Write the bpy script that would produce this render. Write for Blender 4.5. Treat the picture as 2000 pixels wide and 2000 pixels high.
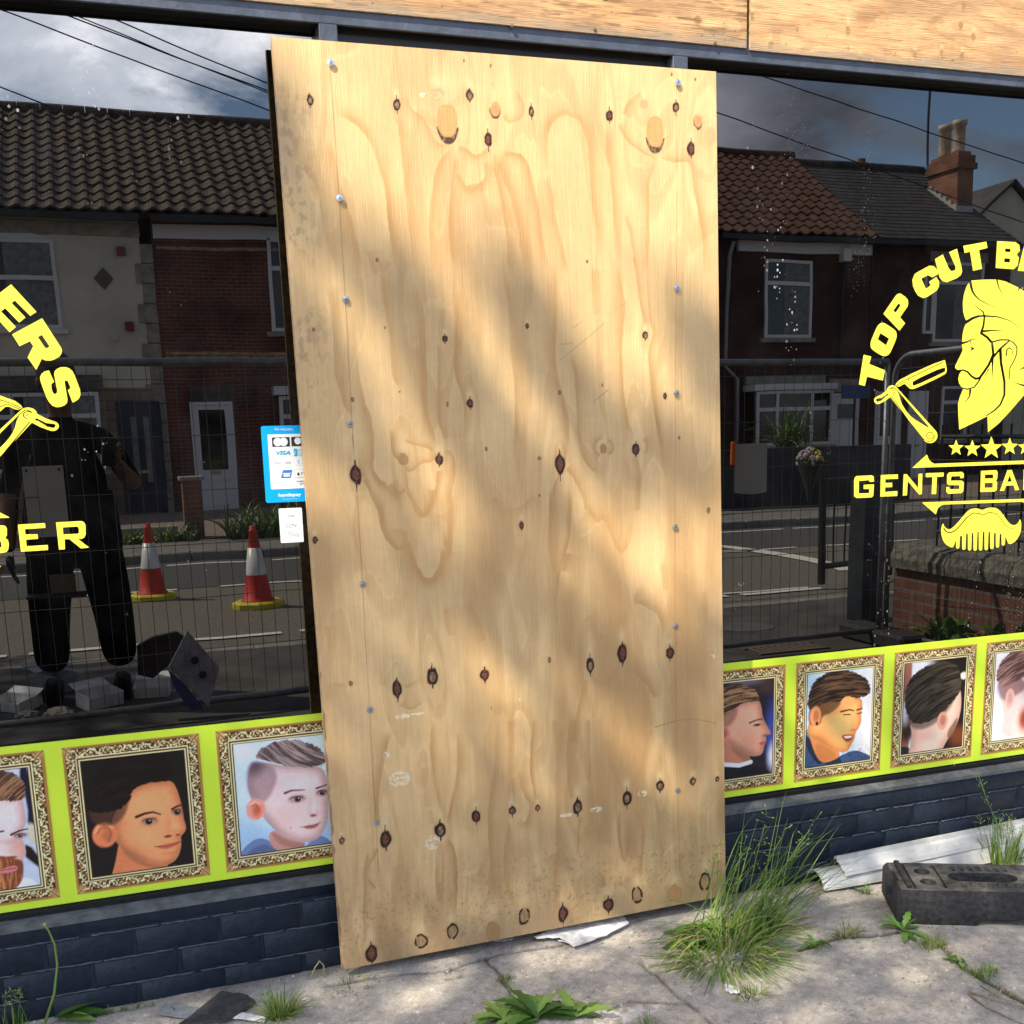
import bpy, bmesh, math, random
import numpy as np
from mathutils import Vector, Matrix
random.seed(7); np.random.seed(7)
R_ = math.radians
for o in list(bpy.data.objects): bpy.data.objects.remove(o)
S = bpy.context.scene
COL = S.collection

# ------------------------------------------------------------------ camera
FPX, CYPX = 2190.0, 1285.0                      # focal length and optical centre, in pixels of a 2000 px frame
C = np.array([-0.4841, -3.0645, 1.4745])
_F = np.array([0.32045550533565975, 0.9263482632991327, -0.19795748074459746])
_R = np.array([0.9429633470800818, -0.3318472152931136, -0.026411205306365256])
_U = np.array([0.09015761289872312, 0.17820303247949135, 0.9798547259933572])
cam = bpy.data.cameras.new('camera'); co = bpy.data.objects.new('camera', cam); COL.objects.link(co)
cam.sensor_width = 36; cam.lens = FPX/2000*36; cam.shift_y = (CYPX-1000)/2000
cam.clip_start = 0.003; cam.clip_end = 2000
co.matrix_world = Matrix(((_R[0], _U[0], -_F[0], C[0]), (_R[1], _U[1], -_F[1], C[1]), (_R[2], _U[2], -_F[2], C[2]), (0, 0, 0, 1)))
S.camera = co
S.render.resolution_x = 1024; S.render.resolution_y = 1024
S.render.engine = 'CYCLES'

# ------------------------------------------------------------------ light
L = np.array([.58, .35, -.80]); L /= np.linalg.norm(L)     # direction the sunlight travels
SUN_EL = math.asin(-L[2]); SUN_AZ = math.atan2(-L[0], -L[1])   # azimuth from +Y towards +X
sun = bpy.data.lights.new('sun', 'SUN'); so = bpy.data.objects.new('sun', sun); COL.objects.link(so)
sun.energy = 4.3; sun.angle = R_(0.53); sun.color = (1.0, .89, .69)
so.rotation_euler = Vector(L).to_track_quat('-Z', 'Y').to_euler()
so.location = (-8, -6, 14)
S.view_settings.view_transform = 'Standard'; S.view_settings.look = 'None'
S.view_settings.exposure = 1.27; S.view_settings.gamma = 1
w = bpy.data.worlds.new('World'); S.world = w; w.use_nodes = True
nt = w.node_tree; nt.nodes.clear()
def N(nt, t, **k):
    n = nt.nodes.new(t)
    for a, b in k.items():
        if a == 'ins':
            for i, v in b.items(): n.inputs[i].default_value = v
        else: setattr(n, a, b)
    return n
def ramp(nt, pts, interp='LINEAR'):
    n = nt.nodes.new('ShaderNodeValToRGB'); cr = n.color_ramp; cr.interpolation = interp
    while len(cr.elements) > len(pts): cr.elements.remove(cr.elements[-1])
    while len(cr.elements) < len(pts): cr.elements.new(1)
    for e, (p, c) in zip(cr.elements, pts):
        e.position = p; e.color = tuple(c)+(1,) if len(c) == 3 else c
    return n
CLD = (-.16, -.92, .36)                              # where the brightest cloud bank stands
out = N(nt, 'ShaderNodeOutputWorld'); bg = N(nt, 'ShaderNodeBackground', ins={'Strength': .115})
sky = N(nt, 'ShaderNodeTexSky', sky_type='NISHITA', sun_disc=False)
sky.sun_elevation = SUN_EL; sky.sun_rotation = SUN_AZ; sky.altitude = 50; sky.dust_density = .5; sky.ozone_density = 3.0
tc = N(nt, 'ShaderNodeTexCoord'); mp = N(nt, 'ShaderNodeMapping'); mp.inputs['Scale'].default_value = (1, 1, 1.9); mp.inputs['Location'].default_value = (2.35, .62, .4)
n1 = N(nt, 'ShaderNodeTexNoise', ins={'Scale': 2.1, 'Detail': 12, 'Roughness': .56, 'Distortion': .25})
n2 = N(nt, 'ShaderNodeTexNoise', ins={'Scale': 4.2, 'Detail': 10, 'Roughness': .6, 'Distortion': .4})
r1 = ramp(nt, [(.46, (0, 0, 0)), (.52, (1, 1, 1))]); r2 = ramp(nt, [(.36, (8.5, 9.6, 11.6)), (.48, (13, 13.8, 15.5)), (.62, (27, 27, 28))])
mx = N(nt, 'ShaderNodeMixRGB'); spx = N(nt, 'ShaderNodeSeparateXYZ'); rx = ramp(nt, [(.60, (.24, .245, .26)), (.87, (.085, .088, .10)), (.95, (.38, .39, .43)), (.985, (1.15, 1.15, 1.15))]); mdx = N(nt, 'ShaderNodeMath', operation='MULTIPLY_ADD'); mdx.inputs[1].default_value = .5; mdx.inputs[2].default_value = .5; mlx = N(nt, 'ShaderNodeMixRGB', blend_type='MULTIPLY'); mlx.inputs[0].default_value = 1
lk = nt.links.new
lk(tc.outputs['Generated'], mp.inputs[0]); lk(mp.outputs[0], n1.inputs['Vector']); lk(mp.outputs[0], n2.inputs['Vector'])
lk(n1.outputs['Fac'], r1.inputs[0]); lk(n2.outputs['Fac'], r2.inputs[0])
lk(r1.outputs[0], mx.inputs[0]); lk(sky.outputs[0], mx.inputs[1])
dt = N(nt, 'ShaderNodeVectorMath', operation='DOT_PRODUCT'); dt.inputs[1].default_value = CLD; lk(tc.outputs['Generated'], dt.inputs[0]); lk(dt.outputs['Value'], mdx.inputs[0]); lk(mdx.outputs[0], rx.inputs[0]); lk(r2.outputs[0], mlx.inputs[1]); lk(rx.outputs[0], mlx.inputs[2]); lk(mlx.outputs[0], mx.inputs[2]); lk(mx.outputs[0], bg.inputs['Color']); lk(bg.outputs[0], out.inputs[0])

# ------------------------------------------------------------------ measuring helpers (photo pixel -> point on a real plane)
def ray(px, py): return _F*FPX+_R*(np.asarray(px, float)[..., None]-1000)+_U*(CYPX-np.asarray(py, float)[..., None])
def PY(px, py, y=0.0):
    d = ray(px, py); t = (y-C[1])/d[..., 1]; return C+d*t[..., None]
def PZ(px, py, z=-.03):
    d = ray(px, py); t = (z-C[2])/d[..., 2]; return C+d*t[..., None]
def VY(px, py, y):           # thing seen mirrored in the shop glass, standing y metres in front of the glass
    p = PY(px, py, y); p[..., 1] *= -1; return p
def VZ(px, py, z=-.03):
    p = PZ(px, py, z); p[..., 1] *= -1; return p
GZ = -.03

# ------------------------------------------------------------------ object helpers
def wloc(o):
    v = Vector((0, 0, 0))
    while o is not None: v += Vector(o.location); o = o.parent
    return v
def tag(o, label=None, cat=None, group=None, kind=None):
    if label: o['label'] = label
    if cat: o['category'] = cat
    if group: o['group'] = group
    if kind: o['kind'] = kind
    return o
def thing(name, label, cat, loc=(0, 0, 0), group=None):
    o = bpy.data.objects.new(name, None); COL.objects.link(o); o.location = loc
    o.empty_display_size = .1
    return tag(o, label, cat, group)
def link(name, verts, faces, mat, parent=None, smooth=False, loc=None, cols=None, label=None):
    me = bpy.data.meshes.new(name)
    v = np.asarray(verts, float).reshape(-1, 3)
    if parent is not None: v = v-np.array(wloc(parent))
    elif loc is not None: v = v-np.array(loc)
    if isinstance(faces, np.ndarray):
        k = faces.shape[1]
        me.vertices.add(len(v)); me.vertices.foreach_set('co', v.astype(np.float32).ravel())
        me.loops.add(faces.size); me.loops.foreach_set('vertex_index', faces.astype(np.int32).ravel())
        me.polygons.add(len(faces)); me.polygons.foreach_set('loop_start', np.arange(0, faces.size, k, dtype=np.int32))
        me.polygons.foreach_set('loop_total', np.full(len(faces), k, dtype=np.int32))
        me.update(calc_edges=True)
    else: me.from_pydata(v.tolist(), [], faces)
    if cols is not None:
        a = me.color_attributes.new('Col', 'FLOAT_COLOR', 'POINT')
        c = np.ones((len(v), 4), np.float32); c[:, :3] = cols.reshape(-1, 3); a.data.foreach_set('color', c.ravel())
    for m in (mat if isinstance(mat, (list, tuple)) else [mat]): me.materials.append(m)
    if smooth: me.polygons.foreach_set('use_smooth', np.ones(len(me.polygons), bool))
    me.update()
    o = bpy.data.objects.new(name, me); COL.objects.link(o)
    if parent is not None: o.parent = parent
    elif loc is not None: o.location = loc
    if label: o['label'] = label
    return o
class MB:
    def __init__(s): s.v = []; s.f = []; s.mi = []
    def add(s, v, f, mi=0):
        b = len(s.v); s.v += [tuple(map(float, p)) for p in v]; s.f += [tuple(b+i for i in q) for q in f]; s.mi += [mi]*len(f); return s
    def box(s, x0, x1, y0, y1, z0, z1, mi=0, bev=0):
        x0, x1 = min(x0, x1), max(x0, x1); y0, y1 = min(y0, y1), max(y0, y1); z0, z1 = min(z0, z1), max(z0, z1)
        if bev:
            b = min(bev, (x1-x0)/2.01, (y1-y0)/2.01, (z1-z0)/2.01)
            v = []; 
            for ix, x in ((0, x0), (1, x1)):
                for iy, y in ((0, y0), (1, y1)):
                    for iz, z in ((0, z0), (1, z1)):
                        sx, sy, sz = (1-2*ix)*b, (1-2*iy)*b, (1-2*iz)*b
                        v += [(x, y+sy, z+sz), (x+sx, y, z+sz), (x+sx, y+sy, z)]
            I = lambda a, b_, c, k: (a*4+b_*2+c)*3+k
            f = []
            for a in (0, 1):
                q = [I(a, 0, 0, 0), I(a, 1, 0, 0), I(a, 1, 1, 0), I(a, 0, 1, 0)]; f.append(q if a else q[::-1])
                q = [I(0, a, 0, 1), I(0, a, 1, 1), I(1, a, 1, 1), I(1, a, 0, 1)]; f.append(q if a else q[::-1])
                q = [I(0, 0, a, 2), I(1, 0, a, 2), I(1, 1, a, 2), I(0, 1, a, 2)]; f.append(q if a else q[::-1])
            for a in (0, 1):
                for c in (0, 1):
                    f.append([I(0, a, c, 1), I(1, a, c, 1), I(1, a, c, 2), I(0, a, c, 2)])
                    f.append([I(a, 0, c, 0), I(a, 1, c, 0), I(a, 1, c, 2), I(a, 0, c, 2)])
                    f.append([I(a, c, 0, 0), I(a, c, 1, 0), I(a, c, 1, 1), I(a, c, 0, 1)])
                    for d in (0, 1): f.append([I(a, c, d, 0), I(a, c, d, 1), I(a, c, d, 2)])
            return s.add(v, f, mi)
        v = [(x, y, z) for x in (x0, x1) for y in (y0, y1) for z in (z0, z1)]
        return s.add(v, [(0, 1, 3, 2), (4, 6, 7, 5), (0, 4, 5, 1), (2, 3, 7, 6), (0, 2, 6, 4), (1, 5, 7, 3)], mi)
    def tube(s, pts, r, n=8, mi=0, caps=True):
        pts = [Vector(p) for p in pts]; rs = r if isinstance(r, (list, tuple)) else [r]*len(pts)
        b = len(s.v); up = None
        for i, p in enumerate(pts):
            d = (pts[min(i+1, len(pts)-1)]-pts[max(i-1, 0)]).normalized()
            if up is None: up = Vector((0, 0, 1)) if abs(d.z) < .9 else Vector((1, 0, 0))
            a = d.cross(up).normalized(); c = a.cross(d).normalized(); up = c
            for k in range(n):
                t = 2*math.pi*k/n; q = p+(a*math.cos(t)+c*math.sin(t))*rs[i]; s.v.append(tuple(q))
        for i in range(len(pts)-1):
            for k in range(n):
                s.f.append((b+i*n+k, b+i*n+(k+1) % n, b+(i+1)*n+(k+1) % n, b+(i+1)*n+k)); s.mi.append(mi)
        if caps:
            s.f.append(tuple(b+k for k in range(n))[::-1]); s.f.append(tuple(b+(len(pts)-1)*n+k for k in range(n))); s.mi += [mi, mi]
        return s
    def lathe(s, prof, cx, cy, n=24, mi=0):          # prof: (r, z)
        b = len(s.v)
        for r, z in prof:
            for k in range(n): t = 2*math.pi*k/n; s.v.append((cx+r*math.cos(t), cy+r*math.sin(t), z))
        for i in range(len(prof)-1):
            for k in range(n): s.f.append((b+i*n+k, b+i*n+(k+1) % n, b+(i+1)*n+(k+1) % n, b+(i+1)*n+k)); s.mi.append(mi)
        return s
    def prism(s, poly, y0, y1, mi=0):                # poly in x,z ; extruded in y
        n = len(poly); v = [(x, y0, z) for x, z in poly]+[(x, y1, z) for x, z in poly]
        f = [tuple(range(n)), tuple(range(2*n-1, n-1, -1))]+[(i, i+n, (i+1) % n+n, (i+1) % n) for i in range(n)]
        return s.add(v, f, mi)
    def build(s, name, mat, parent=None, smooth=False, loc=None, label=None, xf=None):
        v = s.v
        if xf is not None: v = [tuple(xf @ Vector(p)) for p in v]
        o = link(name, v, s.f, mat, parent, smooth, loc, None, label)
        if any(s.mi): o.data.polygons.foreach_set('material_index', s.mi)
        return o
def smooth_by_angle(o, a=35):
    me = o.data; me.polygons.foreach_set('use_smooth', np.ones(len(me.polygons), bool))
    try: me.set_sharp_from_angle(angle=R_(a))
    except Exception: pass
    return o
def copy_tree(o, parent=None):
    c = o.copy(); COL.objects.link(c); c.parent = parent
    for ch in list(o.children): copy_tree(ch, c)
    return c

# ------------------------------------------------------------------ materials
def mat(name, col, rough=.6, spec=.5, metal=0, noise=None, bump=None, coat=0, rnoise=None):
    """principled material; noise=(scale, amount[, colour2]); bump=(scale, strength)"""
    m = bpy.data.materials.new(name); m.use_nodes = True; t = m.node_tree; p = t.nodes['Principled BSDF']
    p.inputs['Base Color'].default_value = tuple(col)+(1,); p.inputs['Roughness'].default_value = rough
    p.inputs['Metallic'].default_value = metal; p.inputs['Specular IOR Level'].default_value = spec; p.inputs['Coat Weight'].default_value = coat
    tcn = N(t, 'ShaderNodeTexCoord')
    if noise:
        n = N(t, 'ShaderNodeTexNoise', ins={'Scale': noise[0], 'Detail': 8, 'Roughness': .6}); t.links.new(tcn.outputs['Object'], n.inputs['Vector'])
        a = noise[1]; c2 = noise[2] if len(noise) > 2 else tuple(c*(1-a) for c in col); c1 = col if len(noise) > 2 else tuple(min(c*(1+a), 1) for c in col)
        r = ramp(t, [(.35, c2), (.65, c1)]); t.links.new(n.outputs['Fac'], r.inputs[0]); t.links.new(r.outputs[0], p.inputs['Base Color'])
    if bump:
        n = N(t, 'ShaderNodeTexNoise', ins={'Scale': bump[0], 'Detail': 6}); t.links.new(tcn.outputs['Object'], n.inputs['Vector'])
        b = N(t, 'ShaderNodeBump', ins={'Strength': bump[1], 'Distance': .01}); t.links.new(n.outputs['Fac'], b.inputs['Height']); t.links.new(b.outputs[0], p.inputs['Normal'])
    return m
def vcmat(name, rough=.6, spec=.5, grain=None, bump=None, coat=0):
    m = bpy.data.materials.new(name); m.use_nodes = True; t = m.node_tree; p = t.nodes['Principled BSDF']
    p.inputs['Roughness'].default_value = rough; p.inputs['Specular IOR Level'].default_value = spec; p.inputs['Coat Weight'].default_value = coat
    a = N(t, 'ShaderNodeVertexColor', layer_name='Col'); last = a.outputs['Color']
    tcn = N(t, 'ShaderNodeTexCoord')
    if grain:                                             # (scale xyz, amount)
        mpn = N(t, 'ShaderNodeMapping'); mpn.inputs['Scale'].default_value = grain[0]; t.links.new(tcn.outputs['Object'], mpn.inputs[0])
        n = N(t, 'ShaderNodeTexNoise', ins={'Scale': 1, 'Detail': 8, 'Roughness': .65}); t.links.new(mpn.outputs[0], n.inputs['Vector'])
        r = ramp(t, [(.25, (1-grain[1],)*3), (.75, (1+grain[1],)*3)]); t.links.new(n.outputs['Fac'], r.inputs[0])
        mxn = N(t, 'ShaderNodeMixRGB', blend_type='MULTIPLY'); mxn.inputs[0].default_value = 1
        t.links.new(last, mxn.inputs[1]); t.links.new(r.outputs[0], mxn.inputs[2]); last = mxn.outputs[0]
    t.links.new(last, p.inputs['Base Color'])
    if bump:
        mpn = N(t, 'ShaderNodeMapping'); mpn.inputs['Scale'].default_value = bump[0]; t.links.new(tcn.outputs['Object'], mpn.inputs[0])
        n = N(t, 'ShaderNodeTexNoise', ins={'Scale': 1, 'Detail': 8}); t.links.new(mpn.outputs[0], n.inputs['Vector'])
        b = N(t, 'ShaderNodeBump', ins={'Strength': bump[1], 'Distance': .004}); t.links.new(n.outputs['Fac'], b.inputs['Height']); t.links.new(b.outputs[0], p.inputs['Normal'])
    return m
def brickmat(name, c1, c2, mortar, w=.225, h=.075, ms=.01, patch=None):
    m = bpy.data.materials.new(name); m.use_nodes = True; t = m.node_tree; p = t.nodes['Principled BSDF']; p.inputs['Roughness'].default_value = .9
    tcn = N(t, 'ShaderNodeTexCoord'); g = N(t, 'ShaderNodeNewGeometry'); sp = N(t, 'ShaderNodeSeparateXYZ'); cb = N(t, 'ShaderNodeCombineXYZ')
    t.links.new(g.outputs['Position'], sp.inputs[0])
    ad = N(t, 'ShaderNodeMath', operation='ADD'); t.links.new(sp.outputs['X'], ad.inputs[0]); t.links.new(sp.outputs['Y'], ad.inputs[1])
    t.links.new(ad.outputs[0], cb.inputs['X']); t.links.new(sp.outputs['Z'], cb.inputs['Y'])
    b = N(t, 'ShaderNodeTexBrick', ins={'Color1': c1+(1,), 'Color2': c2+(1,), 'Mortar': mortar+(1,), 'Scale': 1, 'Mortar Size': ms, 'Brick Width': w, 'Row Height': h, 'Bias': -.1})
    t.links.new(cb.outputs[0], b.inputs['Vector'])
    n = N(t, 'ShaderNodeTexNoise', ins={'Scale': 1.3, 'Detail': 6}); t.links.new(g.outputs['Position'], n.inputs['Vector'])
    r = ramp(t, [(.35, (.55, .5, .5)), (.65, (1.25, 1.2, 1.15))]); t.links.new(n.outputs['Fac'], r.inputs[0])
    mm = N(t, 'ShaderNodeMixRGB', blend_type='MULTIPLY'); mm.inputs[0].default_value = 1
    t.links.new(b.outputs['Color'], mm.inputs[1]); t.links.new(r.outputs[0], mm.inputs[2]); t.links.new(mm.outputs[0], p.inputs['Base Color'])
    bu = N(t, 'ShaderNodeBump', ins={'Strength': .5, 'Distance': .01}); bu.invert = True
    t.links.new(b.outputs['Fac'], bu.inputs['Height']); t.links.new(bu.outputs[0], p.inputs['Normal'])
    return m
def srgb(r, g, b):
    f = lambda c: (c/255/12.92 if c/255 <= .04045 else ((c/255+.055)/1.055)**2.4)
    return (f(r), f(g), f(b))

# ------------------------------------------------------------------ numpy painting tools
def sstep(a, b, x):
    t = np.clip((x-a)/(b-a+1e-12), 0, 1); return t*t*(3-2*t)
def vn(x, y, seed=0):
    """value noise 0..1"""
    xi = np.floor(x).astype(np.int64); yi = np.floor(y).astype(np.int64); fx = x-xi; fy = y-yi
    fx = fx*fx*(3-2*fx); fy = fy*fy*(3-2*fy)
    def h(a, b):
        n = (a*374761393+b*668265263+seed*1442695041) & 0xffffffff
        n = ((n ^ (n >> 13))*1274126177) & 0xffffffff; n = (n ^ (n >> 16)) & 0xffff
        return n/65535.
    return (h(xi, yi)*(1-fx)+h(xi+1, yi)*fx)*(1-fy)+(h(xi, yi+1)*(1-fx)+h(xi+1, yi+1)*fx)*fy
def fbm(x, y, seed=0, o=4):
    s = 0; a = .5
    for i in range(o): s = s+a*vn(x*2**i, y*2**i, seed+i*17); a /= 2
    return s/(1-.5**o)
def d_seg(X, Y, a, b):
    ax, ay = a; bx, by = b; dx, dy = bx-ax, by-ay; L2 = dx*dx+dy*dy+1e-12
    t = np.clip(((X-ax)*dx+(Y-ay)*dy)/L2, 0, 1); return np.hypot(X-ax-t*dx, Y-ay-t*dy), t
def s_poly(X, Y, P):
    d = np.full(X.shape, 1e9); ins = np.zeros(X.shape, bool); n = len(P)
    for i in range(n):
        a, b = P[i], P[(i+1) % n]; d = np.minimum(d, d_seg(X, Y, a, b)[0])
        c = ((a[1] > Y) != (b[1] > Y)); 
        with np.errstate(divide='ignore', invalid='ignore'): xx = (b[0]-a[0])*(Y-a[1])/((b[1]-a[1]) or 1e-9)+a[0]
        ins ^= (c & (X < xx))
    return np.where(ins, -d, d)
def s_stroke(X, Y, P, w0, w1=None):
    w1 = w0 if w1 is None else w1; n = len(P)-1; d = np.full(X.shape, 1e9)
    for i in range(n):
        dd, t = d_seg(X, Y, P[i], P[i+1]); d = np.minimum(d, dd-(w0+(w1-w0)*(i+t)/n)/2)
    return d
def s_circ(X, Y, c, r): return np.hypot(X-c[0], Y-c[1])-r
def smoothpoly(P, it=2):
    for _ in range(it):
        Q = []
        for i in range(len(P)):
            a, b = P[i], P[(i+1) % len(P)]; Q += [(a[0]*.75+b[0]*.25, a[1]*.75+b[1]*.25), (a[0]*.25+b[0]*.75, a[1]*.25+b[1]*.75)]
        P = Q
    return P
def sdf_mesh(fn, x0, x1, y0, y1, step, mp_):
    """flat mesh of the region fn<0, cut cleanly along the outline; mp_(x,y)->Nx3"""
    nx = int((x1-x0)/step)+2; ny = int((y1-y0)/step)+2
    X, Y = np.meshgrid(x0+np.arange(nx)*step, y0+np.arange(ny)*step); D = fn(X, Y); D = np.where(np.abs(D) < 1e-6, 1e-6, D)
    idx = {}; pts = []; faces = []
    def vid(k, p):
        if k not in idx: idx[k] = len(pts); pts.append(p)
        return idx[k]
    neg = D < 0; s4 = neg[:-1, :-1].astype(int)+neg[1:, :-1]+neg[:-1, 1:]+neg[1:, 1:]
    for j, i in zip(*np.nonzero(s4 > 0)):
        cs = [(j, i), (j, i+1), (j+1, i+1), (j+1, i)]; poly = []
        for k in range(4):
            a, b = cs[k], cs[(k+1) % 4]; da, db = D[a], D[b]
            if da < 0: poly.append(vid(a, (X[a], Y[a])))
            if (da < 0) != (db < 0):
                t = da/(da-db); key = (min(a, b), max(a, b)); poly.append(vid(key, (X[a]+(X[b]-X[a])*t, Y[a]+(Y[b]-Y[a])*t)))
        if len(poly) > 2: faces.append(poly)
    pts = np.array(pts); return mp_(pts[:, 0], pts[:, 1]), faces

# ================================================================== SETTING : ground
conc = vcmat('concrete', .92, .25, grain=((150, 150, 150), .34), bump=((170, 170, 170), .8))
def conc_paint(x, y):
    n = fbm(x*1.7, y*1.7, 3); n2 = fbm(x*14, y*14, 5); n3 = fbm(x*60, y*60, 9, 3)
    base = np.array([.42, .385, .345]); g = np.array([.35, .315, .28]); l = np.array([.50, .465, .42])
    c = base*(1+0*n[..., None])+(l-base)*sstep(.48, .75, n)[..., None]; c = c+(g-c)*(sstep(.45, .7, fbm(x*2.3+9, y*2.3, 31)))[..., None]*.45
    c = c*(.90+.20*n2[..., None])*(.66+.68*n3[..., None])
    st = (vn(x*160, y*160, 77) > .93)*1.; c = c*(1+.5*st[..., None]); st = (vn(x*130, y*130, 78) > .94)*1.; c = c*(1-.45*st[..., None])
    return c
CR = [  # cracks and joints, traced on the paving (photo pixels)
 ([(880, 1892), (1000, 1858), (1090, 1846), (1180, 1822)], .006), ([(945, 1870), (985, 1915), (1005, 1960), (1010, 2010)], .008),
 ([(1560, 1855), (1640, 1830), (1720, 1826), (1790, 1815), (1830, 1840), (1880, 1890), (1960, 1935), (2060, 1990)], .012),
 ([(640, 1925), (760, 1905), (880, 1895)], .007), ([(0, 2010), (160, 1985), (300, 1960)], .008), ([(1180, 1975), (1230, 1955), (1320, 1960)], .006),
 ([(1540, 1700), (1620, 1720), (1700, 1745)], .008), ([(870, 1912), (905, 1908)], .003), ([(1395, 2000), (1320, 1940), (1250, 1880)], .004)]
CRW = [([tuple(PZ(*p)[:2]) for p in P], w_) for P, w_ in CR]
def near_ground():
    xs = np.concatenate([np.linspace(-60, -2.2, 12), np.arange(-2.1, 3.4, .0075), np.linspace(3.5, 60, 12)])
    ys = np.concatenate([np.linspace(-1.7, -1.25, 6), np.arange(-1.22, .06, .0075), [.2, .6]])
    X, Y = np.meshgrid(xs, ys); c = conc_paint(X, Y); Z = np.full(X.shape, GZ)
    m = (X > -2.1) & (X < 3.4) & (Y > -1.22)
    Z += m*((fbm(X*3, Y*3, 41)-.5)*.012+(fbm(X*30, Y*30, 44, 3)-.5)*.004)
    for P, w_ in CRW:
        wob = (fbm(X*22, Y*22, 55)-.5)*.018
        d = s_stroke(X+wob, Y+wob*.7, P, w_); k = 1-sstep(-.002, .006, d); Z -= k*.007; c = c*(1-.62*k[..., None]); k2 = 1-sstep(0, .05, d); c = c*(1-.16*k2[..., None])
    # bare earth by the wall, mortar crumbs and old paint patches
    k = (1-sstep(.02, .13, -Y+(fbm(X*9, Y*9, 61)-.5)*.08))*m; e = np.array([.13, .10, .075])*(.6+.8*fbm(X*70, Y*70, 62, 3)[..., None]); c = c+(e-c)*(k*.75)[..., None]
    wp = PZ(1180, 1985)[:2]; k = (np.hypot((X-wp[0])/.16, (Y-wp[1])/.05) < 1)*(fbm(X*40, Y*40, 63) > .5); c = c+(np.array([.62, .6, .57])-c)*(k*.8)[..., None]
    wp = PZ(40, 1995)[:2]; k = (np.hypot((X-wp[0])/.5, (Y-wp[1])/.09) < 1)*sstep(.4, .5, fbm(X*9, Y*9, 64)); c = c+(np.array([.42, .38, .32])-c)*(k*.7)[..., None]
    I = np.arange(X.size).reshape(X.shape); f = np.stack([I[:-1, :-1], I[:-1, 1:], I[1:, 1:], I[1:, :-1]], -1).reshape(-1, 4)
    o = link('pavement', np.stack([X, Y, Z], -1), f, conc, cols=c, smooth=True); tag(o, kind='structure')
near_ground()
def sheet(name, x0, x1, y0, y1, z, m, n=1):
    o = MB().add([(x0, y0, z), (x1, y0, z), (x1, y1, z), (x0, y1, z)], [(0, 1, 2, 3)]).build(name, m); return tag(o, kind='structure')
ashn = mat('asphalt_worn', (.165, .150, .125), .9, .3, noise=(45, .3), bump=(220, .5))
ashf = mat('asphalt_dark', (.085, .085, .083), .9, .3, noise=(30, .3), bump=(220, .5))
pav = mat('paving_far', (.19, .18, .165), .9, .3, noise=(6, .25), bump=(60, .4))
pavp = mat('paving_pink', (.25, .19, .165), .9, .3, noise=(10, .2))
kerbm = mat('kerb_stone', (.24, .23, .21), .85, .3, noise=(9, .25))
paintm = mat('road_paint', (.70, .69, .65), .7, .3, noise=(14, .18))
sheet('forecourt', -60, 60, -5.15, -1.7, GZ, mat('forecourt_concrete', (.085, .082, .078), .92, .2, noise=(3, .3), bump=(80, .5)))
sheet('ground', -600, 600, -900, 600, GZ-.17, mat('ground_earth', (.14, .13, .11), .95, .2, noise=(.3, .3)))
RZ = GZ-.05
sheet('road', -80, 80, -12.0, -5.3, RZ, ashn)
sheet('cycle_lane', -80, 80, -12.0, -9.32, RZ+.005, ashf)
o = MB()
for x in np.arange(-60, 60, .915): o.box(x, x+.905, -5.3, -5.15, GZ-.16, GZ+.002, bev=.01)
tag(o.build('kerb', kerbm), kind='structure')
o = MB()
for x in np.arange(-60, 60, .915): o.box(x, x+.905, -12.22, -12.06, GZ-.16, GZ+.07, bev=.015)
tag(o.build('far_kerb', kerbm), kind='structure')
sheet('far_pavement', -80, 80, -14.05, -12.22, GZ+.065, pav)
sheet('garden_paving', -80, 80, -21.0, -14.05, GZ+.075, pavp)
def markings():
    b = MB()
    def ln(x0, y0, x1, y1, wd=.1):
        d = Vector((x1-x0, y1-y0, 0)).normalized(); n = Vector((-d.y, d.x, 0))*wd/2; z = RZ+.011
        p = [Vector((x0, y0, z))-n, Vector((x1, y1, z))-n, Vector((x1, y1, z))+n, Vector((x0, y0, z))+n]; b.add(p, [(0, 1, 2, 3)])
    for x in np.arange(-24, 4.6, 1.02): ln(x+.35, -5.98, x+1.22 if False else x+1.3-.08, -5.98, .10)
    for x in np.arange(-30, 30, 1.9): ln(x+.08, -9.25, x+1.55, -9.25, .09)
    for x in np.arange(-30, 30, 1.3): ln(x+.15, -11.62, x+1.28, -11.62, .10)
    P = [(6.80, -6.97), (6.93, -7.4), (7.0, -7.9), (7.04, -8.6), (7.02, -9.3), (6.93, -9.8), (6.6, -10.3)]
    for (a, c), (d, e) in zip(P, P[1:]): ln(a, c, d, e, .22)
    ln(4.2, -6.13, 5.7, -6.08, .06); ln(5.9, -9.25, 7.0, -9.25, .2)
    return tag(b.build('road_markings', paintm), kind='structure')
markings()

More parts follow.
